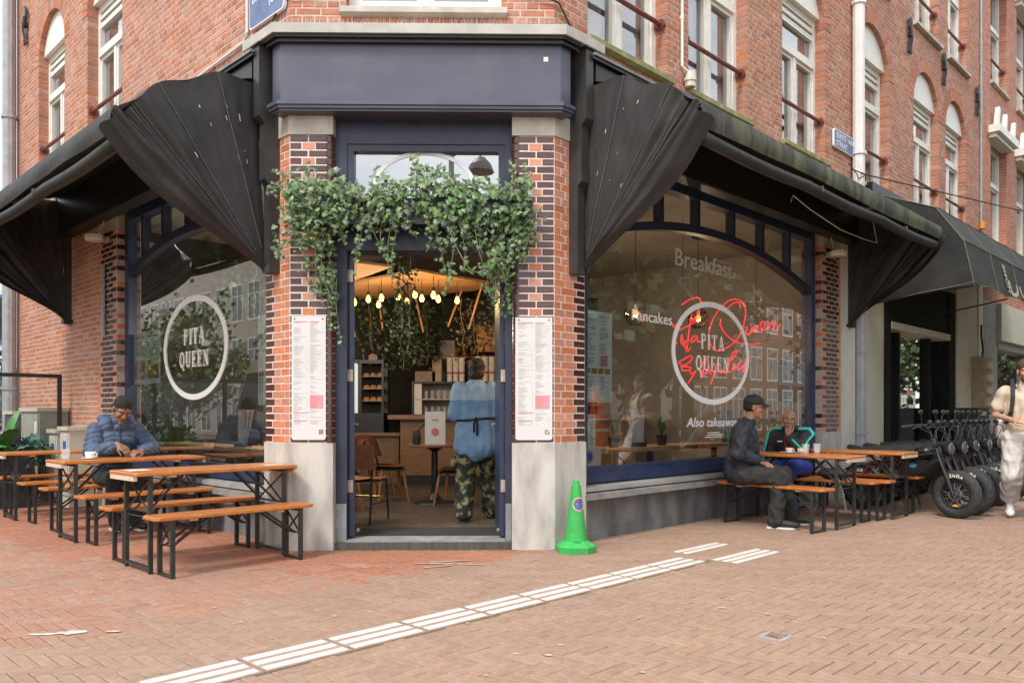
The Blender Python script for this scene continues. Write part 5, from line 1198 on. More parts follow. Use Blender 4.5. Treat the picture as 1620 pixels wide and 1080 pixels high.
def chair(loc,rz,lab,style):
    root=thing('cafe_chair',lab,'chair',loc,rz,'chairs in the cafe')
    m=MB(); m.grid(lambda s,t:(.22*(2*s-1)*(1-.15*t),.21-.42*t,.45+.02*(2*s-1)**2-.015*math.sin(pi*t)),8,8); m.grid(lambda s,t:(.22*(2*s-1)*(1-.15*t),.21-.42*t,.425+.01*(2*s-1)**2),8,8)
    part('seat',m,SHELL if style else LEATH,root,False,smooth=True)
    m=MB()
    if style:
        m.grid(lambda s,t:(.23*math.sin((2*s-1)*1.0),-.19-.07*t+.09*(1-math.cos((2*s-1)*1.0)),.60+.24*t-.03*abs(2*s-1)**3*t),12,6); m.grid(lambda s,t:(.23*math.sin((2*s-1)*1.0),-.21-.07*t+.09*(1-math.cos((2*s-1)*1.0)),.60+.24*t-.03*abs(2*s-1)**3*t),12,6); part('backrest',m,SHELL,root,False,smooth=True); m=MB(); m.tube([(0,-.15,.44),(0,-.20,.64)],.015,6); part('back_post',m,BLACK,root,False)
        for x,y in((-1,1),(1,1),(-1,-1),(1,-1)): m=MB(); m.tube([(x*.15,y*.14,.43),(x*.215,y*.20,0)],[.02,.013],8); part('leg',m,LEGW,root,False)
        m=MB(); m.box(-.17,.17,-.16,.16,.405,.425); part('seat_frame',m,BLACK,root,False)
    else:
        m.grid(lambda s,t:(.25*(2*s-1),-.20-.05*t-.012*abs(math.sin(s*22)),.56+.26*t),44,4); m.grid(lambda s,t:(.25*(2*s-1),-.23-.05*t,.56+.26*t),4,2); part('backrest',m,LEATH,root,False)
        m=MB()
        for x in(-1,1): m.tube([(x*.20,.20,.44),(x*.21,.24,0)],.012,6); m.tube([(x*.20,-.18,.44),(x*.23,-.30,0)],.012,6); m.tube([(x*.20,.2,.43),(x*.20,-.18,.43),(x*.22,-.24,.70)],.011,6); m.tube([(x*.205,.22,.2),(x*.215,-.22,.2)],.008,5)
        m.tube([(-.22,-.25,.72),(.22,-.25,.72)],.010,6); part('leg_frame',m,BLACK,root,False)
chair((-1.62,8.62,FLZ),R(-14),'cafe chair with ribbed brown back and black frame just inside the door',False)
chair((-1.62,10.62,FLZ),R(-68),'brown shell chair with wooden legs left of the round table',True)
chair((-.72,10.05,FLZ),R(75),'brown shell chair with wooden legs right of the round table',True)
chair((-2.30,11.6,FLZ),R(160),'brown shell chair deeper in the cafe near the fridge',True)
chair((-2.02,9.55,FLZ),R(110),'brown shell chair by the side table at the left edge of the doorway',True)
chair((-1.95,11.3,FLZ),R(-120),'brown shell chair between side table and counter',True)
m=MB(); m.lathe([(0,.72),(.36,.72),(.36,.75),(0,.752)],20,(-2.55,9.9,FLZ)); m.lathe([(.25,0),(.05,.06),(.04,.72),(0,.72)],12,(-2.55,9.9,FLZ)); solo('side_table',m,CWT,'brown table at the left edge of the doorway view','table')
m=MB(); m.tube([(-1.9,8.9,.30),(-1.42,8.75,.30)],.014,6); m.box(-1.44,-1.40,8.7,8.8,.285,.32); solo('foot_rail',m,pm('brass',(.55,.36,.10),(.6,.42,.14),5,.25,metal=.8),'short brass rail near the chair inside the door','rail')
# window bars inside
for fr,u0,u1,lab in((FR,.5,5.5,'pale wooden window bar inside the wide window'),(FL,.5,4.1,'wooden window bar inside the window by the benches')):
    root=thing('window_bar',lab,'window bar',fr.pt((u0+u1)/2,-.55,.8)); m=MB(); m.fbox(fr,u0,u1,-.78,-.34,.80,.845); part('board',m,pm('bar_wood',(.40,.27,.13),(.52,.37,.20),6,.5,.1,30),root)
    for k in range(4): q=MB(); u=u0+.4+(u1-u0-.8)*k/3; q.fbox(fr,u-.03,u+.03,-.6,-.55,FLZ,.80); part('leg',q,BLACK,root)
def menu_holder(fr,u,o,lab):
    root=thing('menu_holder',lab,'menu holder',fr.pt(u,o,.845),0,'folded menus on the window bars'); 
    for k,(a,c) in enumerate(((-.06,PAPER),(.0,MINT),(.05,PAPER))): m=MB(); p=fr.pt(u+a,o,.87); m.add([fr.pt(u+a*.3-.07,o+.01*k,.89),fr.pt(u+a*.3+.07,o+.01*k,.89),fr.pt(u+a*1.4+.09,o+.01*k-.04,1.25),fr.pt(u+a*1.4-.09,o+.01*k-.04,1.25)],[(0,1,2,3)]); part('menu_sheet',m,c,root)
    m=MB(); m.fbox(fr,u-.09,u+.09,o-.06,o+.06,.845,.89); part('base',m,BLACK,root)
menu_holder(FR,1.95,-.5,'folded white menus in a holder on the window bar, nearest the cone'); menu_holder(FR,3.95,-.5,'folded menus in a holder on the window bar between the seated men'); menu_holder(FL,1.85,-.5,'folded menus on the window bar behind the man in blue coat'); menu_holder(FL,.72,-.5,'folded menus at the pillar end of the left window bar')
for fr,u,lab,g in((FR,1.15,'small black flower pot on the window bar with twigs',0),(FR,2.45,'black pot with a fat green leaf on the window bar',1),(FR,1.55,'black pot with a small green plant on the window bar',2)):
    root=thing('flower_pot',lab,'flower pot',fr.pt(u,-.52,.846)); m=MB(); m.lathe([(.05,0),(.065,.12),(.058,.12),(.0,.10)],12); part('pot',m,BLACK,root,False)
    m=MB(); rr=random.Random(int(u*10))
    for k in range(3 if g==1 else 9):
        a=rr.uniform(0,6.28); h=rr.uniform(.12,.28); d=Vector((math.cos(a),math.sin(a),0)); w_=.05 if g==1 else .016
        s_=Vector((-d.y,d.x,0))*w_; m.add([(0,0,.1),d*.05+s_+Vector((0,0,.1+h*.5)),d*.11+Vector((0,0,.1+h)),d*.05-s_+Vector((0,0,.1+h*.5))],[(0,1,2,3)])
    part('leaf',m,pm('pot_leaf',(.04,.13,.02),(.07,.2,.03),8,.4),root,False)
# neon writing on the glass wall behind the window
NEON=pm('neon_red',(1,.05,.04),emit=1.0,ecol=(.9,.03,.045))
NS=[[(3.23, 2.554), (3.355, 2.616), (3.493, 2.664), (3.611, 2.683), (3.67, 2.654), (3.646, 2.562), (3.587, 2.468), (3.493, 2.391), (3.435, 2.355)], [(3.47, 2.458), (3.424, 2.391), (3.458, 2.367), (3.587, 2.411)], [(3.163, 2.234), (3.287, 2.274), (3.424, 2.323), (3.599, 2.381)], [(3.424, 2.354), (3.401, 2.265), (3.378, 2.151), (3.355, 2.05), (3.332, 1.992)], [(3.031, 2.31), (3.053, 2.263), (3.141, 2.306)], [(3.13, 2.195), (3.086, 2.107), (3.13, 2.073)], [(3.23, 2.19), (3.219, 2.091), (3.275, 2.057), (3.332, 2.123)], [(3.424, 2.029), (3.355, 1.987), (3.275, 2.094), (3.241, 2.166)], [(3.587, 2.19), (3.493, 2.184), (3.447, 2.111), (3.516, 2.122), (3.587, 2.177), (3.599, 2.121), (3.682, 2.133)], [(4.332, 2.614), (4.49, 2.696), (4.652, 2.726), (4.693, 2.648)], [(3.876, 2.262), (3.937, 2.396), (4.075, 2.538), (4.28, 2.676), (4.49, 2.753), (4.679, 2.756), (4.817, 2.688), (4.831, 2.565), (4.762, 2.395), (4.625, 2.235), (4.437, 2.128), (4.202, 2.048), (4.025, 2.044), (3.9, 2.121), (3.864, 2.248)], [(4.177, 2.455), (4.164, 2.375), (4.28, 2.278), (4.49, 2.199), (4.734, 2.174), (5.015, 2.178), (5.246, 2.206)], [(4.873, 2.417), (4.859, 2.32), (4.943, 2.312), (5.015, 2.414), (5.0, 2.33)], [(5.043, 2.361), (5.188, 2.414), (5.159, 2.453), (5.072, 2.405), (5.115, 2.352), (5.217, 2.388)], [(5.276, 2.406), (5.41, 2.473), (5.365, 2.527), (5.261, 2.49), (5.305, 2.394), (5.455, 2.434)], [(5.485, 2.422), (5.531, 2.526), (5.515, 2.439), (5.638, 2.549), (5.715, 2.556), (5.653, 2.435), (5.762, 2.428), (5.889, 2.541)], [(3.241, 1.746), (3.208, 1.819), (3.163, 1.842), (3.241, 1.87), (3.424, 1.935), (3.47, 1.906), (3.378, 1.839), (3.241, 1.796), (3.424, 1.791), (3.401, 1.753), (3.241, 1.74)], [(3.424, 1.741), (3.458, 1.705), (3.552, 1.746), (3.47, 1.668), (3.378, 1.59)], [(3.682, 1.662), (3.754, 1.805), (3.802, 1.923), (3.658, 1.776), (3.827, 1.731), (3.876, 1.849)], [(3.827, 1.731), (3.9, 1.746), (3.876, 1.784), (3.827, 1.744), (3.925, 1.728)], [(4.1, 1.898), (4.025, 1.751), (3.913, 1.592)], [(4.025, 1.751), (4.126, 1.768), (4.177, 1.744), (4.228, 1.785), (4.254, 1.746)], [(4.306, 1.748), (4.384, 1.871), (4.49, 2.024), (4.584, 2.063), (4.571, 2.015), (4.437, 1.927), (4.332, 1.869)], [(4.306, 1.802), (4.437, 1.767), (4.544, 1.879), (4.517, 1.81), (4.734, 1.942)], [(4.49, 1.809), (4.598, 1.84), (4.652, 1.802), (4.789, 1.876), (4.762, 1.779), (4.873, 1.962)]]
root=thing('neon_sign','red handwritten neon sign behind the oval logo of the wide window','neon sign',FR.pt(4.2,-.8,1.6))
def smooth(P):
    o=[]; n=len(P)
    for i in range(n-1):
        p0,p1,p2,p3=[Vector(P[max(0,min(n-1,i+k))]) for k in(-1,0,1,2)]
        for q in range(4):
            t=q/4; o.append(.5*((2*p1)+(p2-p0)*t+(2*p0-5*p1+4*p2-p3)*t*t+(3*p1-p0-3*p2+p3)*t**3))
    return o+[Vector(P[-1])]
for st_ in NS:
    m=MB(); m.tube([FR.pt(p.x,-.75,p.y) for p in smooth(st_)],.0085,5); part('neon_tube',m,NEON,root)
for u in(3.3,5.2): m=MB(); m.tube([FR.pt(u,-.78,1.9),FR.pt(u,-.78,3.66)],.003,4); part('hanger',m,BLACK,root)
# ceiling panel with bulbs
PLY=pm('plywood',(.40,.22,.09),(.50,.29,.13),2,.55,.05,20,stretch=(1,6,1))
pp=[(-1.22,10.3),(-.30,11.3),(-.55,11.95),(-1.5,12.5),(-2.7,12.9),(-2.75,11.7)]
root=thing('ceiling_panel','star shaped plywood panel hanging from the cafe ceiling with bare bulbs under it','ceiling panel',(-1.5,11.5,3.05)); m=MB(); m.prism([(x,y,3.04) for x,y in pp][::-1],(0,0,.03)); part('board',m,PLY,root,fixn=True)
m=MB()
for x,y in pp[::2]: m.tube([(x*.9-.15,y*.97+.34,3.07),(x*.9-.15,y*.97+.34,3.66)],.008,5)
part('hanger',m,BLACK,root)
for (a,b) in (((-.42,11.35,3.04),(-.62,11.5,2.42)),((-.75,11.95,3.04),(-.95,11.9,2.5)),((-1.5,12.4,3.04),(-1.35,12.2,2.45)),((-2.6,12.7,3.04),(-2.45,12.5,2.4)),((-2.1,12.6,3.04),(-2.0,12.4,2.5))): m=MB(); m.tube([a,b],.015,6); part('strut',m,PLY,root)
root=thing('ceiling_panel','smaller plywood panel hanging at the left above the doorway view','ceiling panel',(-2.1,9.6,2.98)); m=MB(); m.prism([(x,y,2.98) for x,y in((-2.75,9.5),(-1.95,9.35),(-1.45,9.7),(-2.25,10.9))][::-1],(0,0,.03)); part('board',m,PLY,root,fixn=True); m=MB(); m.tube([(-2,9.5,3.01),(-2,9.5,3.66)],.008,5); part('hanger',m,BLACK,root)
BULB=pm('lit_bulb',(1,.62,.25),emit=1.7,ecol=(1,.47,.13))
BP=[(-2.22,11.28),(-1.97,10.98),(-1.92,11.53),(-1.77,10.86),(-1.53,10.75),(-1.47,11.22),(-1.28,10.57),(-1.23,10.92),(-1.04,10.61),(-1.01,10.98),(-.76,11.1),(-2.0,9.75),(-2.5,12.2),(-2.4,10.2)]
plug=MB(); plug.lathe([(.018,.0),(.018,.05),(0,.05)],8); bl=MB(); bl.lathe([(0,-.10),(.02,-.095),(.034,-.07),(.033,-.045),(.016,-.005),(.014,0),(0,0)],10)
bme=bl.mesh('bulb',BULB,smooth=True); pme=plug.mesh('socket',BLACK)
BLBL=['at the left edge of the cluster','beside the left edge bulb','low left in the cluster','upper left of centre','in the middle row, left of centre','lowest in the middle','in the front point of the panel','just right of the middle','right of the front point','lowest on the right','at the right end of the cluster','alone under the small left panel','far back on the left','at the small panel behind the door leaf']
def bulb(p,lab,power,rod=True):
    root=thing('hanging_bulb','bare glowing bulb '+lab,'bulb',p,0,'glowing bulbs in the cafe'); b_=part('bulb',bme,None,root); k=part('socket',pme,None,root)
    m=MB(); m.tube([(0,0,.05),(0,0,.20)],.004,4); part('cord',m,BLACK,root,False)
    l=bpy.data.lights.new('bulb_light','POINT'); l.energy=power; l.color=(1,.60,.26); l.shadow_soft_size=.035; o=bpy.data.objects.new('bulb_light',l); COL.objects.link(o); o.parent=root; o.location=(0,0,-.12)
for (x,y),lb in zip(BP,BLBL): bulb((x,y,2.83 if y>10 else 2.76),lb,2.4)
# glass globe pendants in the wide window
AG=glassmat('amber_glass',(.80,.62,.42),2.5,.10)
for fr,u,o,z,drop,lab in ((FR,1.18,-1.0,2.28,1.3,'amber glass globe lamp near the door pillar in the wide window'),(FR,2.75,-1.1,2.43,1.2,'amber glass globe lamp left of the oval logo'),(FR,4.35,-1.2,2.52,1.1,'amber glass globe lamp behind the right half of the oval logo'),(FL,1.5,-1.1,2.3,1.3,'amber glass globe lamp in the left window nearest the door'),(FL,2.2,-1.3,2.45,1.2,'amber glass globe lamp in the middle of the left window'),(FL,2.9,-1.5,2.5,1.1,'amber glass globe lamp deepest in the left window')):
    p=fr.pt(u,o,z); root=thing('pendant_lamp',lab,'pendant lamp',p,0,'glass globe pendants in the cafe')
    if fr is FR:
        m=MB(); m.lathe([(.03,.17),(.09,.13),(.15,.02),(.13,-.08),(.07,-.14),(.0,-.15)],16); part('globe',m,AG,root,False,smooth=True)
    m=MB(); m.tube([(0,0,.15),(0,0,3.64-z)],.004,4); m.lathe([(.022,.06),(.022,.18),(0,.18)],8); m.lathe([(.09,3.62-z),(.09,3.655-z),(0,3.655-z)],12); part('cord',m,BLACK,root,False)
    b_=part('bulb',bme,None,root); b_.location=(0,0,.06)
    l=bpy.data.lights.new('lamp_light','POINT'); l.energy=20; l.color=(1,.93,.82); l.shadow_soft_size=.035; o_=bpy.data.objects.new('lamp_light',l); COL.objects.link(o_); o_.parent=root; o_.location=(0,0,-.06)
# ================================================================ people
def remesh(mb,vox,sm=4,fac=.5,wr=0,wsc=9,seed=0,dirs=None):
    me=mb.mesh('tmp',[],None); ob=bpy.data.objects.new('tmp',me); TS.collection.objects.link(ob)
    r=ob.modifiers.new('r','REMESH'); r.mode='VOXEL'; r.voxel_size=vox
    s=ob.modifiers.new('s','SMOOTH'); s.iterations=sm; s.factor=fac
    vl=TS.view_layers[0]; vl.update(); dg=vl.depsgraph; out=bpy.data.meshes.new_from_object(ob.evaluated_get(dg))
    TS.collection.objects.unlink(ob); TRASH.extend((ob,me))
    if wr:
        n=len(out.vertices); co=[0.]*(3*n); no=[0.]*(3*n); out.vertices.foreach_get('co',co); out.vertices.foreach_get('normal',no); k=.7 if dirs is None else dirs; off=Vector((seed,seed*2,0))
        for i in range(n):
            p=Vector(co[3*i:3*i+3]); q=Vector((p.x*wsc,p.y*wsc,p.z*wsc*k))+off
            d=wr*((1-abs(mnoise.noise(q))*2)*.9-.3)+wr*.55*mnoise.noise(q*2.3+Vector((5,1,2)))
            for c in range(3): co[3*i+c]+=no[3*i+c]*d
        out.vertices.foreach_set('co',co); out.update()
    out.polygons.foreach_set('use_smooth',[True]*len(out.polygons)); return out
class Bl:
    """union of tapered limbs and ellipsoids"""
    def __init__(s): s.m=MB()
    def c(s,p0,p1,r0,r1=None,n=14):
        r1=r0 if r1 is None else r1; p0=Vector(p0);p1=Vector(p1); d=p1-p0; L_=d.length
        if L_<1e-5: return s.e(p0,(r0,)*3)
        d/=L_; pts=[];rad=[]
        for a in(0,25,50,70,90): pts.append(p0-d*r0*math.cos(R(a))); rad.append(max(.0008,r0*math.sin(R(a))))
        for a in(90,70,50,25,0): pts.append(p1+d*r1*math.cos(R(a))); rad.append(max(.0008,r1*math.sin(R(a))))
        s.m.tube(pts,rad,n); return s
    def ch(s,pts,rads):
        for a,b,r0,r1 in zip(pts,pts[1:],rads,rads[1:]): s.c(a,b,r0,r1)
        return s
    def e(s,c,r,M=None,n=16,m=10):
        q=MB(); q.sphere((0,0,0),r[0],r[1],r[2],n,m); T_=Matrix.Translation(Vector(c))@((M.to_4x4()) if M else Matrix()); s.m.merge(q,T_); return s
    def mesh(s,vox,sm=4,**k): return remesh(s.m,vox,sm,**k)
def euler(y=0,p=0,r=0): return (Matrix.Rotation(y,3,'Z')@Matrix.Rotation(p,3,'Y')@Matrix.Rotation(r,3,'X'))
def headp(b,c,M,s=1.0,jaw=1.0):
    c=Vector(c); f=lambda x,y,z:c+M@(Vector((x,y,z))*s)
    E=lambda x,y,z,a,bb,cc:b.e(f(x,y,z),(a*s,bb*s,cc*s),M)
    E(-.012,0,.035,.097,.077,.086); E(.028,0,-.025,.062,.060,.078); E(.04,0,-.072,.048*jaw,.046*jaw,.036); b.e(f(.074,0,-.098),(.022*s,.024*s,.018*s),M)
    b.c(f(.086,0,.018),f(.108,0,-.022),.008*s,.0125*s); b.e(f(.097,.011,-.027),(.012*s,.010*s,.009*s),M); b.e(f(.097,-.011,-.027),(.012*s,.010*s,.009*s),M)
    for y in(-1,1):
        b.c(f(.080,y*.014,.030),f(.068,y*.046,.028),.012*s,.011*s); E(.064,y*.038,-.022,.024,.022,.024)
        E(-.006,y*.078,-.002,.019,.010,.031); b.e(f(.004,y*.077,-.026),(.01*s,.008*s,.012*s),M)
    b.c(f(.086,-.016,-.054),f(.086,.016,-.054),.0085*s); b.c(f(.085,-.014,-.067),f(.085,.014,-.067),.0085*s)
def face_parts(root,c,M,s=1.0,skin=None,brow=(.02,.013,.010),lip=(.16,.06,.05),open_=1):
    c=Vector(c); f=lambda x,y,z:c+M@(Vector((x,y,z))*s); W_=pm('eye_white',(.62,.58,.54)); K=pm('iris',(.02,.012,.008),rough=.15); HB=pm('brow%d'%int(brow[0]*999),brow,rough=.9); LP=pm('lip%d'%int(lip[0]*999),lip,rough=.5)
    for y in(-1,1):
        m=MB(); m.sphere(f(.0745,y*.031,.003),.0120*s,n=10,m=8); eo=part('eye',m,W_,root,False,smooth=True)
        m=MB(); m.sphere(f(.0825,y*.031,.002),.0066*s,n=8,m=6); part('iris',m,K,eo,False)
        bb=Bl(); bb.c(f(.088,y*.018,.027),f(.074,y*.05,.026),.0052*s,.0035*s); part('eyebrow',bb.m,HB,root,False)
        bb=Bl(); bb.c(f(.0855,y*.019,.010),f(.076,y*.043,.008),.0062*s,.0052*s); part('eyelid',bb.m,skin,root,False)
    bb=Bl(); bb.c(f(.0925,-.015,-.0605),f(.0925,.015,-.0605),.0033*s); part('mouth',bb.m,LP,root,False)
def handp(b,w,d,nrm,curl=.6,side=1,s=1.0,thumb=.7):
    """w wrist, d pointing direction, nrm back-of-hand normal; side=+1 thumb on the +cross side"""
    w=Vector(w); d=Vector(d).normalized(); nrm=Vector(nrm); nrm=(nrm-d*nrm.dot(d)).normalized(); t=d.cross(nrm)*side
    b.c(w-d*.03*s,w+d*.015*s,.027*s,.026*s)
    for k in range(4): 
        y=(.033-.0215*k)*s; b.c(w+d*.012*s+t*y*.6,w+d*.082*s+t*y,.0165*s,.0135*s)
    for k,L_ in enumerate((.072,.080,.075,.058)):
        y=(.034-.0222*k)*s; p=w+d*.085*s+t*y; dd=d.copy(); r=.0092*s
        for q,fr in enumerate((.45,.32,.23)):
            a=curl*(.55,.9,.7)[q]; dd=(dd*math.cos(a)-nrm*math.sin(a)).normalized(); nn=(nrm-dd*nrm.dot(dd)).normalized(); p2=p+dd*L_*fr*s; b.c(p,p2,r,r*.92); p=p2; r*=.92
    p=w+d*.022*s+t*.028*s; dd=(d*.62+t*.72-nrm*.15).normalized(); p2=p+dd*.045*s; b.c(p,p2,.0145*s,.0115*s); dd=(d*.92+t*.12-nrm*.35*thumb).normalized(); p3=p2+dd*.034*s; b.c(p2,p3,.0112*s,.0095*s); p4=p3+(dd-nrm*.2*thumb).normalized()*.026*s; b.c(p3,p4,.0095*s,.0082*s)
def shoe(root,ank,yaw,mat,sole,L_=.28,pitch=0,name='shoe',lace=None):
    M=Matrix.Translation(Vector(ank))@Matrix.Rotation(yaw,4,'Z')@Matrix.Rotation(pitch,4,'Y')
    b=Bl(); b.c((-.045,0,.005),(.02,0,.0),.045,.043); b.c((.0,0,-.028),(L_-.115,0,-.045),.045,.036); b.e((L_-.105,0,-.045),(.055,.047,.034)); b.c((-.05,0,-.035),(.0,0,-.03),.040); b.c((-.01,0,.05),(-.005,0,.02),.043,.044)
    me=b.mesh(.009,3); me.transform(M); me.materials.append(mat); so=part(name,me,None,root)
    q=MB(); P=[(-.10,0),(-.09,.035),(-.03,.042),(.06,.043),(.13,.052),(.17,.042),(L_-.085,.0),(.17,-.042),(.13,-.050),(.06,-.040),(-.03,-.042),(-.09,-.035)]; q.prism([(x*.97,y*.92,-.092) for x,y in P],(0,0,.019)); q.xf(M); part('sole',q,sole,so,False)
    return so
def cloth(root,name,b,mat,vox=.013,sm=4,wr=.006,wsc=11,seed=0,dirs=None):
    me=b.mesh(vox,sm,wr=wr,wsc=wsc,seed=seed,dirs=dirs); me.materials.append(mat); return part(name,me,None,root)
def figure(name,label,loc,yaw): return thing('person',label,'person',loc,yaw)
SK_A=pm('skin_deep',(.23,.11,.065),(.28,.14,.085),30,.5,.05,120); SK_B=pm('skin_brown',(.34,.16,.085),(.40,.20,.115),30,.5,.05,120); SK_C=pm('skin_tan',(.27,.145,.095),(.33,.18,.12),30,.5,.05,120); SK_D=pm('skin_light',(.46,.25,.17),(.52,.30,.21),30,.5,.05,120)
HAIR=pm('black_hair',(.012,.009,.008),(.022,.017,.014),60,.8,.6,150)
NAVYJ=pm('navy_jacket',(.012,.016,.027),(.020,.026,.042),14,.6,.12,60); PUFF=pm('puffer_blue',(.050,.080,.14),(.075,.112,.18),9,.68,.15,50); JEAN=pm('dark_jeans',(.016,.017,.021),(.03,.031,.036),18,.85,.2,120); CHAR=pm('charcoal_denim',(.020,.019,.019),(.036,.034,.033),12,.85,.2,120)
BLK=pm('black_jersey',(.012,.012,.014),(.022,.022,.025),16,.75,.12,90); TEAL=pm('teal_stripe',(.03,.42,.38),(.04,.50,.45),30,.6); ROYAL=pm('royal_blue',(.012,.035,.24),(.02,.055,.33),8,.6,.12,60); REDC=pm('dark_red_cloth',(.16,.012,.02)); SHB=pm('shoe_black',(.014,.014,.015),(.03,.03,.03),20,.6,.2,60); SHW=pm('shoe_white',(.62,.61,.59),(.74,.73,.71),30,.55,.2,60); SOLE=pm('sole_white',(.66,.65,.62),(.74,.73,.7),20,.6)
def limbs(b,j,ar=(.05,.042,.030),lr=(.085,.062,.043)):
    for s in('l','r'):
        b.ch([j['sh'+s],j['el'+s],j['wr'+s]],ar); b.ch([j['hp'+s],j['kn'+s],j['an'+s]],lr)
def torso(b,j,r=1.0):
    pel,ch_,nk=Vector(j['pel']),Vector(j['ch']),Vector(j['nk'])
    for s in('l','r'): b.c(pel,j['hp'+s],.10*r,.095*r); b.c(ch_,j['sh'+s],.10*r,.06*r)
    b.c(pel,(pel+ch_)/2,.125*r,.125*r); b.c((pel+ch_)/2,ch_,.125*r,.13*r); b.c(ch_,nk,.11*r,.06*r)
    for y in(-.07,.07): b.c(pel+Vector((0,y,0)),ch_+Vector((0,y,.02)),.105*r,.11*r)
def body(root,j,hc,M,skin,s=1.0,hands=None,jaw=1.0,name='body'):
    b=Bl(); torso(b,j,.92); limbs(b,j,(.042,.036,.027),(.075,.055,.036)); headp(b,hc,M,s,jaw); b.c(Vector(hc)+M@Vector((-.025,0,-.05)),j['nk'],.054,.060)
    for h in hands or []: handp(b,**h)
    me=b.mesh(.0058,3,fac=.4); me.materials.append(skin); return part(name,me,None,root)
# ---- the man in the blue puffer coat
def man_coat():
    root=figure('p','seated man in blue puffer coat bent over his coffee cup',FL.pt(2.70,.56,0),math.atan2(-FL.d.y,-FL.d.x))
    j=dict(pel=(0,0,.575),ch=(.10,0,.95),nk=(.18,.0,1.115),shl=(.11,.19,1.05),shr=(.11,-.19,1.05),ell=(.26,.33,.82),elr=(.26,-.29,.80),wrl=(.50,.11,.815),wrr=(.49,-.10,.885),hpl=(.02,.10,.56),hpr=(.02,-.10,.56),knl=(.42,.13,.53),knr=(.40,-.12,.54),anl=(.38,.10,.10),anr=(.30,-.08,.10))
    hc=(.285,.0,1.245); M=euler(R(-2),R(33),R(-8)); 
    body(root,j,hc,M,SK_A,1.1,[dict(w=j['wrl'],d=(.55,-.8,.0),nrm=(.3,.1,.9),curl=.75,side=-1),dict(w=j['wrr'],d=(.7,.45,-.5),nrm=(.5,-.2,.8),curl=.8,side=1)])
    face_parts(root,hc,M,1.1,SK_A,lip=(.10,.04,.035))
    b=Bl(); f=lambda x,y,z:Vector(hc)+M@Vector((x,y,z))*1.1
    b.e(f(-.018,0,.052),(.108,.090,.092),M); b.e(f(-.055,0,.0),(.07,.082,.085),M); cloth(root,'hair',b,HAIR,.008,2,.006,60)
    b=Bl()
    # baffles: fat ribs stacked along torso and sleeves
    pel,ch_,nk=Vector(j['pel']),Vector(j['ch']),Vector(j['nk'])
    for i in range(7):
        t=i/6; c=pel.lerp(ch_,t)+Vector((0,0,-.03+.03*t)); b.e(c,(.145,.182+.01*math.sin(t*3),.055),euler(0,R(14),0))
    b.c(pel+Vector((.02,0,.08)),ch_+Vector((.02,0,-.02)),.145,.15); b.c(ch_+Vector((.03,-.07,-.02)),ch_+Vector((.03,.07,-.02)),.135)
    for s in(-1,1): b.c(ch_+Vector((-.02,s*.08,.04)),nk+Vector((-.03,s*.10,-.03)),.11,.085)
    for s in('l','r'):
        for a,c,r0,r1,n in((j['sh'+s],j['el'+s],.083,.076,5),(j['el'+s],tuple(Vector(j['el'+s]).lerp(Vector(j['wr'+s]),.80)),.076,.058,4)):
            a,c=Vector(a),Vector(c); 
            b.c(a,c,r0*.80,r1*.80)
            for i in range(n): p=a.lerp(c,(i+.40)/n); q=a.lerp(c,(i+.60)/n); rr=r0+(r1-r0)*(i+.5)/n; b.c(p,q,rr)
    b.c(nk+Vector((-.02,0,-.06)),nk+Vector((-.005,0,-.0)),.085,.078)
    coat=cloth(root,'puffer_coat',b,PUFF,.0085,2,.006,16,1); me=coat.data; n=len(me.vertices); co=[0.]*(3*n); no=[0.]*(3*n); me.vertices.foreach_get('co',co); me.vertices.foreach_get('normal',no)
    for i in range(n):                      # quilted baffles with stitched valleys
        q=co[3*i+2]-.75*max(0,co[3*i]-.2)-.25*co[3*i]; d=.016*(abs(math.sin(pi*q/.078))**.45)-.006
        for c in range(3): co[3*i+c]+=no[3*i+c]*d
    me.vertices.foreach_set('co',co); me.update()
    b=Bl(); 
    for k in range(9): a=R(70+k*27.5); b.e((nk.x-.05+.115*math.cos(a),.135*math.sin(a),nk.z+.0+.03*(1 if math.cos(a)<0 else -.4)),(.055,.05,.055))
    cloth(root,'hood',b,PUFF,.010,3,.006,14,2)
    b=Bl(); b.c((.245,-.012,1.06),(.295,-.01,.72),.014); b.m.v; part('zip',b.m,BLACK,coat,False)
    b=Bl()
    for s in('l','r'): b.ch([j['hp'+s],j['kn'+s],j['an'+s]],(.105,.078,.062))
    b.c(j['hpl'],j['hpr'],.115); cloth(root,'trousers',b,JEAN,.013,4,.007,12,3)
    shoe(root,(j['anl'][0],j['anl'][1],.092),R(6),SHB,SOLE); shoe(root,(j['anr'][0],j['anr'][1],.092),R(-4),SHB,SOLE)
man_coat()
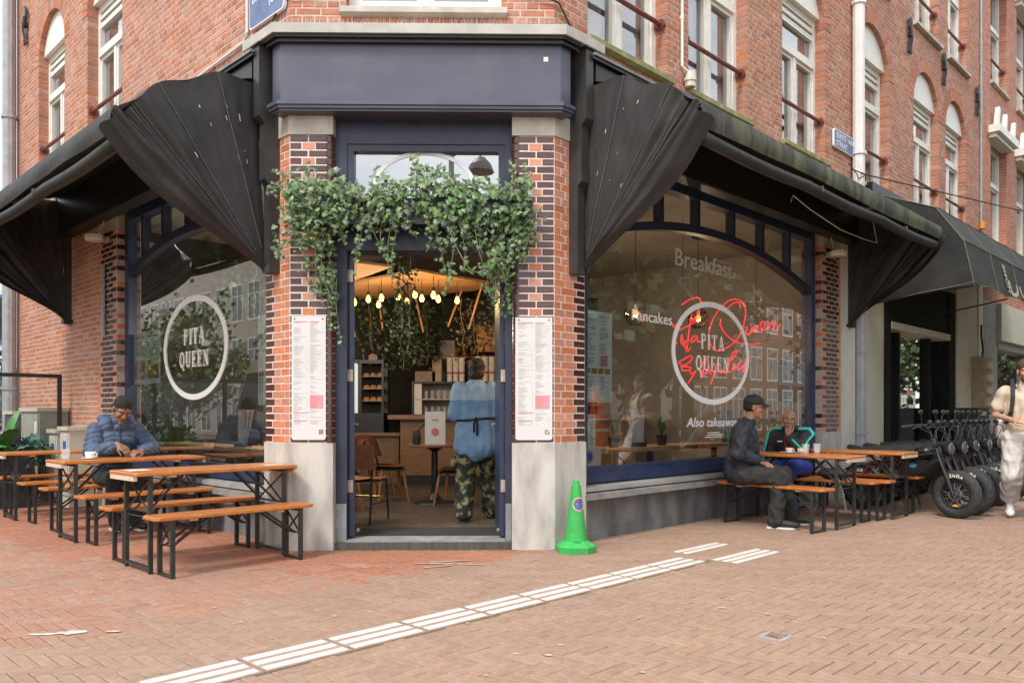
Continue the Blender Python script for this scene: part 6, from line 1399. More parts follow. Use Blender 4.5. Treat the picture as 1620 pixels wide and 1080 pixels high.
# ---- the man with the black cap
def man_cap():
    root=figure('p','seated man in dark navy jacket and black cap looking along the street',FR.pt(2.60,.40,0),math.atan2(-.34,.94))
    j=dict(pel=(0,0,.58),ch=(.03,0,.93),nk=(.075,0,1.115),shl=(.03,.185,1.05),shr=(.03,-.185,1.05),ell=(.0,.24,.79),elr=(-.02,-.25,.78),wrl=(.26,.05,.665),wrr=(.25,-.06,.67),hpl=(.02,.10,.56),hpr=(.02,-.10,.56),knl=(.43,.20,.56),knr=(.40,-.14,.54),anl=(.50,.22,.11),anr=(.36,-.15,.11))
    hc=(.135,0,1.27); M=euler(R(4),R(6),0); s=1.0
    body(root,j,hc,M,SK_B,s,[dict(w=j['wrl'],d=(.75,-.5,-.4),nrm=(.35,.55,.75),curl=.8,side=-1),dict(w=j['wrr'],d=(.8,.45,-.4),nrm=(.35,-.5,.8),curl=.75,side=1)])
    face_parts(root,hc,M,s,SK_B,lip=(.22,.09,.07))
    f=lambda x,y,z:Vector(hc)+M@Vector((x,y,z))
    b=Bl(); b.e(f(-.035,0,.01),(.085,.083,.07),M); cloth(root,'hair',b,HAIR,.008,2,.004,60)
    b=Bl(); b.e(f(-.012,0,.072),(.112,.092,.072),M); b.e(f(-.012,0,.052),(.113,.094,.03),M); cap=cloth(root,'cap',b,BLK,.008,3,.002,20)
    m=MB(); m.grid(lambda s_,t:f(.085+.085*math.sin(pi*s_)**.7*t+.0,-.085+.17*s_,.062-.022*t-.035*(2*s_-1)**2),14,6); m.grid(lambda s_,t:f(.085+.085*math.sin(pi*s_)**.7*t,-.085+.17*s_,.056-.022*t-.035*(2*s_-1)**2),14,6); part('cap_peak',m,BLK,cap,False,smooth=True)
    m=MB(); m.sphere(f(-.012,0,.145),.009,n=8,m=6); part('cap_button',m,BLK,cap,False)
    b=Bl(); torso(b,j,1.16); b.c((-.02,0,.62),(.04,0,.64),.16,.14); b.c((-.05,.0,.58),(-.02,0,.74),.14,.14); b.c((.0,0,1.02),(.03,0,1.075),.10,.085)
    for q in('l','r'): b.ch([j['sh'+q],j['el'+q],Vector(j['wr'+q])-Vector((.05,0,-.01))],(.088,.078,.052))
    for a in range(8): t=2*pi*a/8; b.e((.060+.068*math.cos(t),.072*math.sin(t),1.115-.02*math.cos(t)),(.024,.024,.026))
    jk=cloth(root,'jacket',b,NAVYJ,.0095,3,.016,10,5)
    b=Bl()
    for y in(-1,1): b.ch([(.11,y*.055,1.10),(.155,y*.05,.98),(.175,y*.045,.80),(.17,y*.04,.70)],[.016,.02,.02,.018])
    part('placket',b.mesh(.008,2),None,jk).data.materials.append(NAVYJ)
    m=MB(); m.grid(lambda u,v:(.155+.02*v+.014*math.sin(v*9)-.02*abs(u-.5)*2,-.035+.07*u,1.05-.36*v),4,14); part('shirt_front',m,BLK,jk,False,smooth=True)
    b=Bl()
    for q in('l','r'): b.ch([j['hp'+q],j['kn'+q],(Vector(j['kn'+q])+Vector(j['an'+q]))/2,Vector(j['an'+q])-Vector((0,0,.03))],(.115,.085,.080,.078))
    b.c(j['hpl'],j['hpr'],.12); cloth(root,'trousers',b,CHAR,.0105,3,.015,11,6)
    shoe(root,(j['anl'][0],j['anl'][1],.094),R(8),SHB,SOLE,.30); shoe(root,(j['anr'][0],j['anr'][1],.094),R(-6),SHB,SOLE,.30)
man_cap()
# ---- the man in the track jacket
def man_track():
    root=figure('p','seated man in black track jacket with teal stripes resting chin on hand',FR.pt(3.98,.36,0),math.atan2(-FR.d.y,-FR.d.x)+R(8))
    j=dict(pel=(0,0,.575),ch=(.12,0,.86),nk=(.17,0,1.01),shl=(.13,.18,.945),shr=(.13,-.18,.945),ell=(.37,.15,.79),elr=(.13,-.26,.69),wrl=(.335,.025,.955),wrr=(.34,-.20,.62),hpl=(.02,.10,.56),hpr=(.02,-.10,.56),knl=(.43,.12,.60),knr=(.41,-.10,.57),anl=(.40,-.06,.26),anr=(.24,.06,.11))
    hc=(.235,.0,1.135); M=euler(R(22),R(4),R(-6)); s=.98
    body(root,j,hc,M,SK_C,s,[dict(w=j['wrl'],d=(-.22,-.10,.8),nrm=(.9,-.2,.1),curl=1.5,side=1,s=.92),dict(w=j['wrr'],d=(.7,.5,-.3),nrm=(.3,-.6,.7),curl=.7,side=1)],1.08)
    face_parts(root,hc,M,s,SK_C,brow=(.05,.03,.022),lip=(.17,.075,.06))
    f=lambda x,y,z:Vector(hc)+M@Vector((x,y,z))
    b=Bl()
    for y in(-1,0,1): b.e(f(.062 if y==0 else .045,y*.036,-.083),(.030,.024,.026),M)
    cloth(root,'beard',b,pm('grey_beard',(.05,.038,.032),(.11,.09,.08),90,.9),.007,2,.002,60)
    b=Bl(); torso(b,j,1.15)
    for q in('l','r'): b.ch([j['sh'+q],j['el'+q],Vector(j['el'+q]).lerp(Vector(j['wr'+q]),.72)],(.085,.074,.056))
    for a in range(9):
        t=R(50+a*32.5); b.e((.155+.075*math.cos(t),.08*math.sin(t),1.03),(.026,.026,.034))
    jk=cloth(root,'track_jacket',b,BLK,.010,3,.012,10,8)
    for q,sg in(('l',1),('r',-1)):
        sh,el,wr=[Vector(j[k+q]) for k in('sh','el','wr')]
        P=[Vector(j['nk'])+Vector((.0,sg*.08,.02)),sh+Vector((.01,sg*.03,.085)),sh+Vector((.03,sg*.085,.02)),sh.lerp(el,.5)+Vector((.045,sg*.070,.02)),el+Vector((.02,sg*.075,-.0)),el.lerp(wr,.3)+Vector((.045,sg*.055,.0)),el.lerp(wr,.7)+Vector((.045,sg*.035,.0))]
        bb=Bl(); 
        for off in(-.016,.016): bb.ch([p+Vector((off,0,-off*.3)) for p in P],[.014]*7)
        part('sleeve_stripe',bb.mesh(.007,2),None,jk).data.materials.append(TEAL)
    m=MB(); m.box(.262,.272,-.125,-.065,.872,.886); part('chest_mark',m,WHITE,jk,False)
    b=Bl(); b.c((.215,0,1.0),(.265,.0,.80),.045,.055); cloth(root,'red_shirt',b,REDC,.01,2,.003,20)
    b=Bl()
    for q in('l','r'): b.ch([j['hp'+q],j['kn'+q],j['an'+q]],(.11,.086,.062))
    b.c(j['hpl'],j['hpr'],.115); cloth(root,'trousers',b,ROYAL,.012,4,.008,11,9)
    shoe(root,(j['anl'][0],j['anl'][1],.262),R(-30),SHB,SOLE,.29,R(20)); shoe(root,(j['anr'][0],j['anr'][1],.094),R(-6),SHB,BLACK,.29)
    for k in('anl','anr'): bb=Bl(); p=Vector(j[k]); bb.c(p+Vector((0,0,-.0)),p+Vector((0,0,.06)),.047,.045); part('sock',bb.m,SHW,root,False)
man_track()
# ---- the woman in the doorway
def woman():
    root=figure('p','woman in two tone denim shirt and camouflage trousers walking into the cafe',(-.38,8.55,FLZ),R(88))
    j=dict(pel=(0,0,.90),ch=(.02,0,1.26),nk=(.01,0,1.46),shl=(.0,.175,1.405),shr=(.0,-.175,1.405),ell=(-.02,.24,1.13),elr=(-.02,-.24,1.13),wrl=(.16,.12,1.08),wrr=(.16,-.12,1.08),hpl=(0,.095,.88),hpr=(0,-.095,.88),knl=(.03,.12,.48),knr=(.25,-.12,.50),anl=(-.06,.13,.10),anr=(.30,-.14,.10))
    hc=(.05,0,1.60); M=euler(R(-4),R(10),0)
    body(root,j,hc,M,SK_D,.97,[dict(w=j['wrl'],d=(.8,-.5,.1),nrm=(.3,.6,.6),curl=.8,side=-1),dict(w=j['wrr'],d=(.8,.5,.1),nrm=(.3,-.6,.6),curl=.8,side=1)]); face_parts(root,hc,M,.97,SK_D)
    f=lambda x,y,z:Vector(hc)+M@Vector((x,y,z)); b=Bl(); b.e(f(-.022,0,.045),(.108,.095,.095),M); b.e(f(-.045,0,-.035),(.075,.088,.075),M); b.e(f(-.05,0,-.08),(.05,.062,.03),M)
    cloth(root,'hair',b,pm('dark_brown_hair',(.025,.014,.009),(.05,.028,.018),40,.6,.5,120,stretch=(6,6,1)),.008,3,.006,26)
    DEN=pm('denim_blue',(.17,.31,.48),(.24,.40,.58),7,.8,.25,150,c3=(.20,.35,.53)); DENL=pm('denim_pale',(.36,.50,.62),(.44,.57,.68),7,.8,.25,150)
    def shell(z0,z1,ex=0):
        b=Bl(); 
        for s in(-1,1): b.c((-.01,s*.085,.82),(.0,s*.085,1.10),.155+ex,.125+ex); b.c((.0,s*.085,1.10),(.0,s*.075,1.33),.125+ex,.115+ex); b.c((.0,s*.10,1.36),(.0,s*.175,1.38),.095+ex,.075+ex)
        b.c((0,-.06,1.36),(0,.06,1.36),.10+ex); b.c((-.02,0,.80),(-.01,0,1.10),.165+ex,.13+ex); b.c((-.015,0,1.08),(-.02,0,1.38),.13+ex,.105+ex); b.c((0,-.045,1.44),(0,.045,1.44),.06+ex,.06+ex)
        for q in('l','r'): b.ch([j['sh'+q],j['el'+q],Vector(j['wr'+q])-Vector((.02,0,0))],(.080+ex,.068+ex,.048+ex))
        return b
    sh=cloth(root,'denim_shirt',shell(0,0),DEN,.010,3,.014,8,11,.5)
    # paler yoke and collar, trimmed from the same shape slightly outside the shirt
    me=shell(0,0,.005).mesh(.010,3,wr=.014,wsc=8,seed=11,dirs=.5); bm=bmesh.new(); bm.from_mesh(me); bmesh.ops.delete(bm,geom=[v for v in bm.verts if v.co.z<1.285],context='VERTS'); bm.to_mesh(me); bm.free(); me.materials.append(DENL); part('pale_yoke',me,None,sh)
    b=Bl()
    for k in range(10): a=2*pi*k/10; b.e((.005+.062*math.cos(a),.066*math.sin(a),1.475),(.024,.024,.028))
    part('collar',b.mesh(.008,2),None,sh).data.materials.append(DENL)
    m=MB(); m.tube([(-.012+.142*math.cos(2*pi*k/24),.215*math.sin(2*pi*k/24),1.085+.012*math.sin(4*pi*k/24)) for k in range(24)],.013,6,closed=True); ap=part('apron_tie',m,BLACK,root,False)
    m=MB(); m.tube([(-.165,-.02,1.09),(-.185,-.025,1.0),(-.175,-.02,.92)],.012,6); m.tube([(-.165,.005,1.09),(-.18,.012,1.02),(-.172,.01,.95)],.012,6); m.sphere((-.165,-.01,1.09),.022,n=8,m=6); part('tie_end',m,BLACK,ap,False)
    CAM=pm('camouflage',(.022,.026,.016),(.30,.25,.13),13,.85,.2,90,detail=2,lo=.45,hi=.60,c3=(.062,.075,.036)); b=Bl()
    for q in('l','r'): b.ch([j['hp'+q],j['kn'+q],Vector(j['an'+q])],(.125,.105,.095))
    b.c(j['hpl'],j['hpr'],.13); b.e((.02,.235,.62),(.07,.03,.09)); cloth(root,'camouflage_trousers',b,CAM,.0105,3,.017,9,13)
    shoe(root,(j['anl'][0],j['anl'][1],.094),R(6),SHB,BLACK,.26); shoe(root,(j['anr'][0],j['anr'][1],.094),R(-6),SHB,BLACK,.26)
woman()
# ---- the passer-by
def walker():
    root=figure('p','walking man in beige t-shirt and white trousers with a backpack strap',(5.83,9.10,0),math.atan2(-.90,-.44))
    j=dict(pel=(0,0,.97),ch=(.01,0,1.32),nk=(0,0,1.53),shl=(-.01,.20,1.46),shr=(-.01,-.20,1.46),ell=(-.02,.27,1.18),elr=(.0,-.29,1.19),wrl=(.22,.14,1.14),wrr=(.24,-.13,1.13),hpl=(0,.10,.95),hpr=(0,-.10,.95),knl=(.22,.11,.54),knr=(-.02,-.12,.52),anl=(.26,.10,.12),anr=(-.28,-.12,.22))
    hc=(.035,0,1.685); M=euler(R(8),R(6),0)
    body(root,j,hc,M,SK_D,1.0,[dict(w=j['wrl'],d=(.8,-.6,.05),nrm=(.4,.5,.6),curl=.7,side=-1),dict(w=j['wrr'],d=(.75,.65,.05),nrm=(.5,-.5,.6),curl=.7,side=1)]); face_parts(root,hc,M,1.0,SK_D,brow=(.07,.04,.025),lip=(.35,.15,.12))
    f=lambda x,y,z:Vector(hc)+M@Vector((x,y,z)); b=Bl(); b.e(f(-.018,0,.055),(.106,.086,.088),M); b.e(f(-.05,0,.01),(.07,.082,.075),M); cloth(root,'hair',b,pm('brown_hair',(.05,.028,.016),(.09,.05,.03),50,.7,.5,120),.008,2,.006,40)
    b=Bl()
    for y in(-.03,0,.03): b.e(f(.058,y,-.085),(.030,.026,.028),M)
    cloth(root,'beard',b,MATS['brown_hair'],.007,2,.003,60)
    b=Bl(); torso(b,j,1.12)
    for s in(-1,1): b.c((.0,s*.075,.93),(.01,s*.08,1.3),.130,.115)
    b.c((.0,0,.92),(.01,0,1.3),.13,.12)
    for q in('l','r'): b.c(j['sh'+q],Vector(j['sh'+q]).lerp(Vector(j['el'+q]),.60),.070,.074)
    cloth(root,'t_shirt',b,pm('beige_cotton',(.52,.43,.31),(.60,.50,.38),9,.85,.2,90),.010,3,.016,8,15)
    bk_=thing('backpack','dark backpack on the back of the walking man','backpack',root.location,root.rotation_euler.z)
    b=Bl(); b.c((-.19,0,1.10),(-.19,0,1.38),.12,.10); b.e((-.2,0,1.2),(.09,.15,.2)); me=b.mesh(.012,4); me.materials.append(pm('pack_black',(.02,.02,.02),(.035,.035,.035),20,.7,.2,60)); part('pack_body',me,None,bk_)
    for s in(-1,1):
        m=MB(); P=[(-.12,s*.11,1.48),(-.02,s*.125,1.575),(.08,s*.13,1.52),(.15,s*.135,1.38),(.145,s*.15,1.22),(.05,s*.19,1.10),(-.1,s*.16,1.06)]
        m.tube([Vector(p)+Vector((.012,0,.01)) for p in P],.024,6); part('strap',m,MATS['pack_black'],bk_,False)
    b=Bl()
    for q in('l','r'): b.ch([j['hp'+q],j['kn'+q],Vector(j['an'+q])+Vector((0,0,.03))],(.125,.112,.098))
    b.c(j['hpl'],j['hpr'],.13); cloth(root,'trousers',b,pm('white_cotton',(.60,.58,.55),(.70,.68,.65),9,.85,.2,90),.0105,3,.020,8,17)
    shoe(root,(j['anl'][0],j['anl'][1],.115),R(4),SHW,SOLE,.30,R(-14)); shoe(root,(j['anr'][0],j['anr'][1],.20),R(-4),SHW,SOLE,.30,R(32))
walker()
# ---- dark robed mannequin in the neighbouring doorway
def mannequin():
    p=FR.pt(8.75,-.45,.1); root=thing('mannequin','hooded black figure with a pale mask standing in the dark shop door','mannequin',p,math.atan2(FR.n.y,FR.n.x))
    b=Bl(); b.c((0,0,.05),(0,0,.9),.28,.2); b.c((0,0,.9),(0,0,1.3),.2,.17); b.c((0,-.2,1.25),(.1,-.3,.9),.08,.06); b.c((0,.2,1.25),(.12,.28,.85),.08,.06); b.e((0,0,1.55),(.15,.13,.19)); b.c((0,0,1.3),(-.02,0,1.72),.14,.06); me=b.mesh(.015,4,wr=.02,wsc=5); me.materials.append(BLK); part('robe',me,None,root)
    b=Bl(); b.e((.12,0,1.55),(.05,.07,.11)); b.c((.14,0,1.52),(.13,0,1.40),.045,.02); part('mask',b.mesh(.01,2),None,root).data.materials.append(pm('pale_mask',(.55,.5,.47)))
    b=Bl(); b.e((.2,.22,.80),(.08,.08,.09)); b.e((.22,.22,.74),(.05,.06,.05)); part('skull_prop',b.mesh(.01,2),None,root).data.materials.append(MATS['pale_mask'])
mannequin()
# ================================================================ ivy over the door
IVC=dict(c1=(.065,.14,.032),c2=(.17,.28,.085),scale=6,rough=.42,spec=.5,rnd=.55)
IVO=pm('ivy_leaf',**IVC); IVA=pm('ivy_mass',attr=True,**IVC); VINE=pm('vine_stem',(.22,.20,.10),(.34,.30,.18),20,.8)
leaf2d=[(0,-.02),(.30,-.18),(.62,.02),(.36,.24),(.46,.62),(.18,.52),(0,1.0),(-.18,.52),(-.46,.62),(-.36,.24),(-.62,.02),(-.30,-.18)]
def leafmb(mb,M,s,r,fold=.25):
    V=[M@Vector((x*s,y*s,-abs(x)*fold*s+.06*s*math.sin(y*3))) for x,y in leaf2d]+[M@Vector((0,.3*s,.03*s))]
    mb.add(V,[(12,i,(i+1)%12) for i in range(12)],r)
def ivy():
    rr=random.Random(21); root=thing('ivy_planter','trailing green ivy growing from a black trough above the open door','plant',FC.pt(1.15,.12,2.80))
    m=MB(); m.fbox(FC,.18,2.12,-.055,.17,2.84,3.04); m.fbox(FC,.16,2.14,-.06,.18,3.04,3.06); part('trough',m,BLACK,root)
    stems=MB(); L_=[]
    def leaf(p,size,out=1.0):
        nrm=(FC.n*rr.uniform(.5,1.2)*out+FC.d*rr.gauss(0,.55)+Vector((0,0,rr.uniform(-.1,.75)))).normalized()
        dn=Vector((rr.gauss(0,.45),rr.gauss(0,.2),-1)); dn=(dn-nrm*dn.dot(nrm)).normalized(); x=dn.cross(nrm)
        M=Matrix((x,dn,nrm)).transposed().to_4x4(); M.translation=p; L_.append((M,size,rr.random(),nrm))
    # main cushion
    for k in range(1350):
        u=rr.uniform(.04,2.13); e=min(1,min(u+.12,2.3-u)/.35)
        top=3.30+.06*math.sin(u*6)+.05*math.sin(u*15+1)
        z=rr.triangular(2.76,top,3.10); o=.06+rr.uniform(.02,.24)*(1-abs((z-3.02)/.42)**2*.6)
        leaf(FC.pt(u,max(.02,o),z),rr.uniform(.034,.072)*(1 if rr.random()<.75 else .55))
    def strand(u,z0,z1,n,spread=.05,o0=.22,sway=.08,up=False,s0=1):
        P=[]; q=rr.uniform(0,6)
        for i in range(9):
            t=i/8; P.append(FC.pt(u+sway*math.sin(t*2.5+q)*t,o0-.06*t+.02*math.sin(t*5+q),z0+(z1-z0)*t))
        stems.tube(P,.0028,4)
        for i in range(n):
            t=rr.random()**.9; x=t*8; a=min(7,int(x)); p=P[a].lerp(P[a+1],x-a); leaf(p+Vector((rr.gauss(0,spread*(1-.5*t)),rr.gauss(0,.03),rr.gauss(0,.015))),rr.uniform(.036,.062)*(1-.35*t)*s0)
    for k in range(9): strand(.0+.055*k,3.0,2.52+.02*k+rr.uniform(-.1,.1),36,.05,.2)
    for k in range(3): strand(.22+.05*k,2.8,2.25-.03*k,22,.03,.12)
    strand(.36,2.7,1.93,46,.03,.07,.04); strand(.31,2.7,2.12,40,.035,.08,.05); strand(.42,2.4,1.80,14,.02,.05,.03)
    for u,z,n in((.55,2.66,14),(.68,2.42,24),(.74,2.62,14),(.86,2.55,18),(.98,2.40,26),(.93,2.34,16),(1.08,2.72,12),(1.22,2.60,16),(1.30,2.42,24),(1.26,2.66,14),(1.45,2.24,38),(1.40,2.52,26),(1.50,2.44,26),(1.56,2.62,22),(1.62,2.72,12),(1.66,2.42,12)): strand(u,2.95,z,n,.032,.22)
    for k in range(10): strand(1.72+.045*k,3.0,2.40+rr.uniform(-.12,.15)+.03*abs(k-5),40,.05,.2)
    for k in range(4): strand(1.78+.05*k,2.7,2.12+rr.uniform(-.06,.1),34,.04,.1)
    strand(1.84,2.5,2.05,20,.03,.08); 
    for u,z in((1.12,3.50),(1.16,3.42),(1.10,3.46),(1.20,3.40),(.2,3.42),(2.05,3.40),(1.95,3.44),(.75,3.38)): strand(u,3.1,z,14,.025,.14,.03)
    strand(-.02,3.22,3.30,8,.03,.2,-.14); 
    P=[FC.pt(.02-.03*i,.18-.005*i,3.18+.03*math.sin(i)) for i in range(6)]; stems.tube(P,.003,4)
    for p in P[2:]: 
        for _ in range(5): leaf(p+Vector((rr.gauss(0,.02),0,rr.gauss(0,.03))),.04)
    a=FC.pt(1.42,.2,2.78); b=FC.pt(1.85,.2,2.62); stems.tube([a.lerp(b,t/10)+Vector((0,-.02,-.28*math.sin(pi*t/10))) for t in range(11)],.0035,5)
    for _ in range(26): t=rr.random(); leaf(a.lerp(b,t)+Vector((rr.gauss(0,.015),-.02,-.28*math.sin(pi*t)+rr.gauss(0,.02))),.045)
    part('vine',stems,VINE,root,kind='stuff')
    L_.sort(key=lambda l:-(l[1]*(.4+max(0,-l[3].y)))-(-l[0].translation.y*.0))
    L_.sort(key=lambda l:l[0].translation.y-.25*l[1]*10*max(0,-l[3].y)); 
    lm=MB(); leafmb(lm,Matrix(),1.0,.5); lme=lm.mesh('leaf',IVO); st_=MB()
    for i,(M,s,r,n) in enumerate(L_):
        if i<300:
            o=bpy.data.objects.new('leaf',lme); COL.objects.link(o); o.parent=root; M2=M.copy(); M2.translation=M.translation-root.location; o.matrix_local=M2@Matrix.Scale(s,4)
        else: leafmb(st_,M,s,r)
    part('foliage',st_,IVA,root,kind='stuff')
ivy()
def vinemass(name,label,cat,strands,mat,lsize,per,seed,group=None,stemmat=None):
    rr=random.Random(seed); p0=Vector(strands[0][0]); root=thing(name,label,cat,p0,0,group); lf=MB(); sm=MB()
    for a,b,sp in strands:
        a,b=Vector(a),Vector(b); sm.tube([a.lerp(b,t/6)+Vector((rr.gauss(0,.02),rr.gauss(0,.02),0)) for t in range(7)],.005,4)
        for _ in range(int(per*(b-a).length)):
            t=rr.random(); p=a.lerp(b,t)+Vector((rr.gauss(0,sp),rr.gauss(0,sp),rr.gauss(0,.03))); d=Vector((rr.gauss(0,1),rr.gauss(0,1)-.6,rr.gauss(0,.8))).normalized(); x=d.orthogonal().normalized(); y=d.cross(x); s=lsize*rr.uniform(.6,1.3)
            lf.add([p-y*s*.5,p+x*s*.38,p+y*s*.6,p-x*s*.38],[(0,1,2,3)])
    part('foliage',lf,mat,root,kind='stuff'); part('stem',sm,stemmat or VINE,root); return root
DKG=pm('indoor_leaf',(.02,.045,.015),(.05,.085,.03),6,.5,rnd=.3,attr=True); DRYL=pm('dry_leaf',(.10,.09,.035),(.17,.14,.06),6,.7,rnd=.3,attr=True)
G_='trailing plants hanging in the cafe'
vinemass('hanging_plant','dark trailing plant left of centre in the doorway, before the bulbs','plant',[((-1.38,9.9,3.6),(-1.36,9.9,2.15),.06),((-1.28,9.95,3.3),(-1.30,9.9,1.95),.06)],DKG,.05,150,1,G_)
vinemass('hanging_plant','trailing plant in the right upper corner of the doorway','plant',[((-.12,9.0,3.5),(-.1,9.0,2.3),.09),((-.2,9.4,3.4),(-.22,9.4,1.95),.07)],DRYL,.05,150,2,G_)
vinemass('hanging_plant','yellowish trailing plant above the paper cups','plant',[((-.75,11.8,2.9),(-.72,11.8,1.95),.08),((-.6,12,2.9),(-.55,12,2.1),.1)],DRYL,.05,120,3,G_)
vinemass('hanging_plant','dense dark plant hanging over the cake fridge','plant',[((-2.3,12.6,3.2),(-2.2,12.6,2.2),.2),((-1.8,12.7,3.2),(-1.7,12.6,1.9),.2),((-1.4,12.9,3),(-1.35,12.9,2.0),.15)],DKG,.065,300,4,G_)
vinemass('hanging_plant','wide dark plant hanging over the counter at the right','plant',[((-.3,12.9,3.2),(-.25,12.9,2.2),.2),((.2,12.8,3.2),(.2,12.8,2.1),.2),((.6,12.5,3.4),(.6,12.5,2.0),.2)],DKG,.065,300,5,G_)
p=FL.pt(3.5,-1.5,0); vinemass('hanging_plant','dark bushy plants hanging deep inside the left window','plant',[(p+Vector((0,0,3.3)),p+Vector((0,0,2.6)),.25),(p+FL.d*.9+Vector((0,0,3.2)),p+FL.d*.9+Vector((0,0,2.5)),.25),(p-FL.d*1.0+Vector((0,0,3.2)),p-FL.d*1.0+Vector((0,0,2.6)),.2)],DKG,.08,300,6,G_)
# ================================================================ trees (both sides of the crossing)
BARK=pm('bark',(.055,.045,.035),(.12,.10,.08),12,.95,.6,40,stretch=(1,1,.3)); LEAFT=pm('tree_leaf',(.035,.075,.018),(.085,.15,.04),3,.5,rnd=.4,attr=True); LEAFY=pm('tree_leaf_pale',(.09,.15,.03),(.17,.24,.06),3,.5,rnd=.4,attr=True)
def tree(x,y,h,cr,label,seed,mat=LEAFT,n=2600,ls=.26,base=.38):
    rr=random.Random(seed); root=thing('street_tree',label,'tree',(x,y,0),0,'street trees around the crossing'); m=MB(); th=h*base
    m.tube([(0,0,0),(.03,.02,th*.5),(0,.05,th),(.1,0,h*.7)],[h*.022,h*.018,h*.015,h*.006],9)
    tips=[]
    for k in range(9):
        a=k*2.4+rr.random(); z0=th*rr.uniform(.85,1.5); d=Vector((math.cos(a),math.sin(a),rr.uniform(.3,1.1))).normalized(); L_=cr*rr.uniform(.7,1.0); p=Vector((0,.04,z0)); q=p+d*L_*.5+Vector((0,0,.2)); e=p+d*L_+Vector((rr.gauss(0,.2),rr.gauss(0,.2),.3)); m.tube([p,q,e],[h*.010,h*.006,h*.002],6); tips+=[q,e,(q+e)/2]
        for _ in range(2): f=q+Vector((rr.gauss(0,cr*.35),rr.gauss(0,cr*.35),rr.uniform(0,cr*.5))); m.tube([q,f],[h*.004,h*.0015],5); tips.append(f)
    part('trunk',m,BARK,root,False); lf=MB()
    cl=[t+Vector((rr.gauss(0,.3),rr.gauss(0,.3),rr.gauss(0,.3))) for t in tips]+[Vector((rr.gauss(0,cr*.45),rr.gauss(0,cr*.45),th+(h-th)*rr.uniform(.2,.95))) for _ in range(26)]
    for _ in range(n):
        c=rr.choice(cl); p=c+Vector((rr.gauss(0,cr*.17),rr.gauss(0,cr*.17),rr.gauss(0,cr*.13))); d=Vector((rr.gauss(0,1),rr.gauss(0,1),rr.gauss(.4,1))).normalized(); x_=d.orthogonal().normalized(); y_=d.cross(x_); s=ls*rr.uniform(.6,1.3); lf.add([p-y_*s*.5,p+x_*s*.4,p+y_*s*.6,p-x_*s*.4],[(0,1,2,3)])
    part('crown',lf,mat,root,False,kind='stuff'); return root
tree(12.5,9.4,7.6,2.5,'leafy street tree mirrored in the wide window near the cone',31,n=3000)
tree(17.5,12.6,9.5,3.0,'taller street tree mirrored behind the oval logo',32,n=3000)
tree(9.8,9.0,6.2,1.7,'young street tree mirrored just beside the menu poster',37,n=2200,base=.30)
tree(15.2,10.4,8.0,2.6,'dense street tree mirrored behind the ring of the wide window',38,n=3600,base=.26)
tree(20.5,12.2,8.5,2.8,'dense street tree mirrored at the far half of the wide window',39,n=3600,base=.26)
tree(30,15.0,9,3.0,'distant street tree along the main street, mirrored in the shop door',36,n=2200)
tree(23,14.0,9,3.0,'street tree far along the street, mirrored at the window end',33,LEAFY,n=2600)
tree(-13.5,12.9,3.7,1.5,'small pale green tree mirrored in the left window',34,LEAFY,n=3600,ls=.15,base=.30)
tree(24,21.5,8,3.0,'street tree mirrored in the shop door behind the bikes',41,n=2600,base=.2)
tree(19.5,23.2,8.5,3.2,'street tree mirrored in the grey shop window at the far right',42,n=2800,base=.2)
tree(28,28.5,9,3.6,'farther street tree mirrored in the grey shop window',43,n=2600,base=.2)
tree(-24,21,8,2.8,'tree further down the side street mirrored in the left window',35,n=2400)
# houses across both streets
def house(fr,u0,u1,o0,o1,h,wall,label,seed,nf=4,gf=True,frame=WHITE):
    """facade faces the cafe; fr frame of the cafe facade, o0 the street side"""
    root=thing('town_house',label,'building',fr.pt((u0+u1)/2,o0,0),0,'houses across the street'); m=MB(); m.fbox(fr,u0,u1,o0,o1,0,h); part('wall',m,wall,root)
    n=max(2,int((u1-u0)/1.9)); w_=(u1-u0)/n; DK=pm('far_pane',(.04,.045,.05),(.09,.10,.11),1.5,.08,coat=.5)
    for f in range(nf):
        z0=.3 if f==0 else 3.4+(f-1)*3.0
        for k in range(n):
            a=u0+w_*(k+.2); b=u0+w_*(k+.8); q=MB(); z1=z0+(2.4 if f==0 else 1.9)
            q.fbox(fr,a-.09,b+.09,o0-.05,o0-.0,z0-.12,z0); q.fbox(fr,a-.09,b+.09,o0-.05,o0,z1,z1+.1); q.fbox(fr,a-.09,a,o0-.05,o0,z0,z1); q.fbox(fr,b,b+.09,o0-.05,o0,z0,z1); q.fbox(fr,(a+b)/2-.04,(a+b)/2+.04,o0-.045,o0,z0,z1); q.fbox(fr,a,b,o0-.045,o0,z1-.6,z1-.53); wo=part('window',q,frame,root)
            q=MB(); q.fbox(fr,a,b,o0-.02,o0-.002,z0,z1); part('pane',q,DK,wo)
    m=MB(); m.fbox(fr,u0-.1,u1+.1,o0-.35,o0+.1,h,h+.35); part('roof_cornice',m,WHITE,root)
BKF=pm('far_brick',(.22,.085,.05),(.30,.13,.08),3,.85); BKG=pm('far_brick_brown',(.20,.12,.08),(.27,.17,.12),3,.85); PLF=pm('far_plaster',(.52,.47,.38),(.60,.55,.46),3,.85); PLW=pm('far_white',(.60,.62,.62),(.68,.70,.70),3,.85)
for k,(u0,u1,h,mt,lb) in enumerate(((2,8.9,12,BKF,'red brick house across the main street'),(9,15.9,13,PLF,'cream plaster house across the main street'),(16,23.9,12.5,PLW,'white house across the main street'),(24,33,9,PLF,'lower cream house across the main street'),(33.1,46,12,BKG,'brown brick house far along the main street'),(46.1,70,13,BKG,'last brown brick house far along the main street'))): house(FR,u0,u1,19,25,h,mt,lb,k)
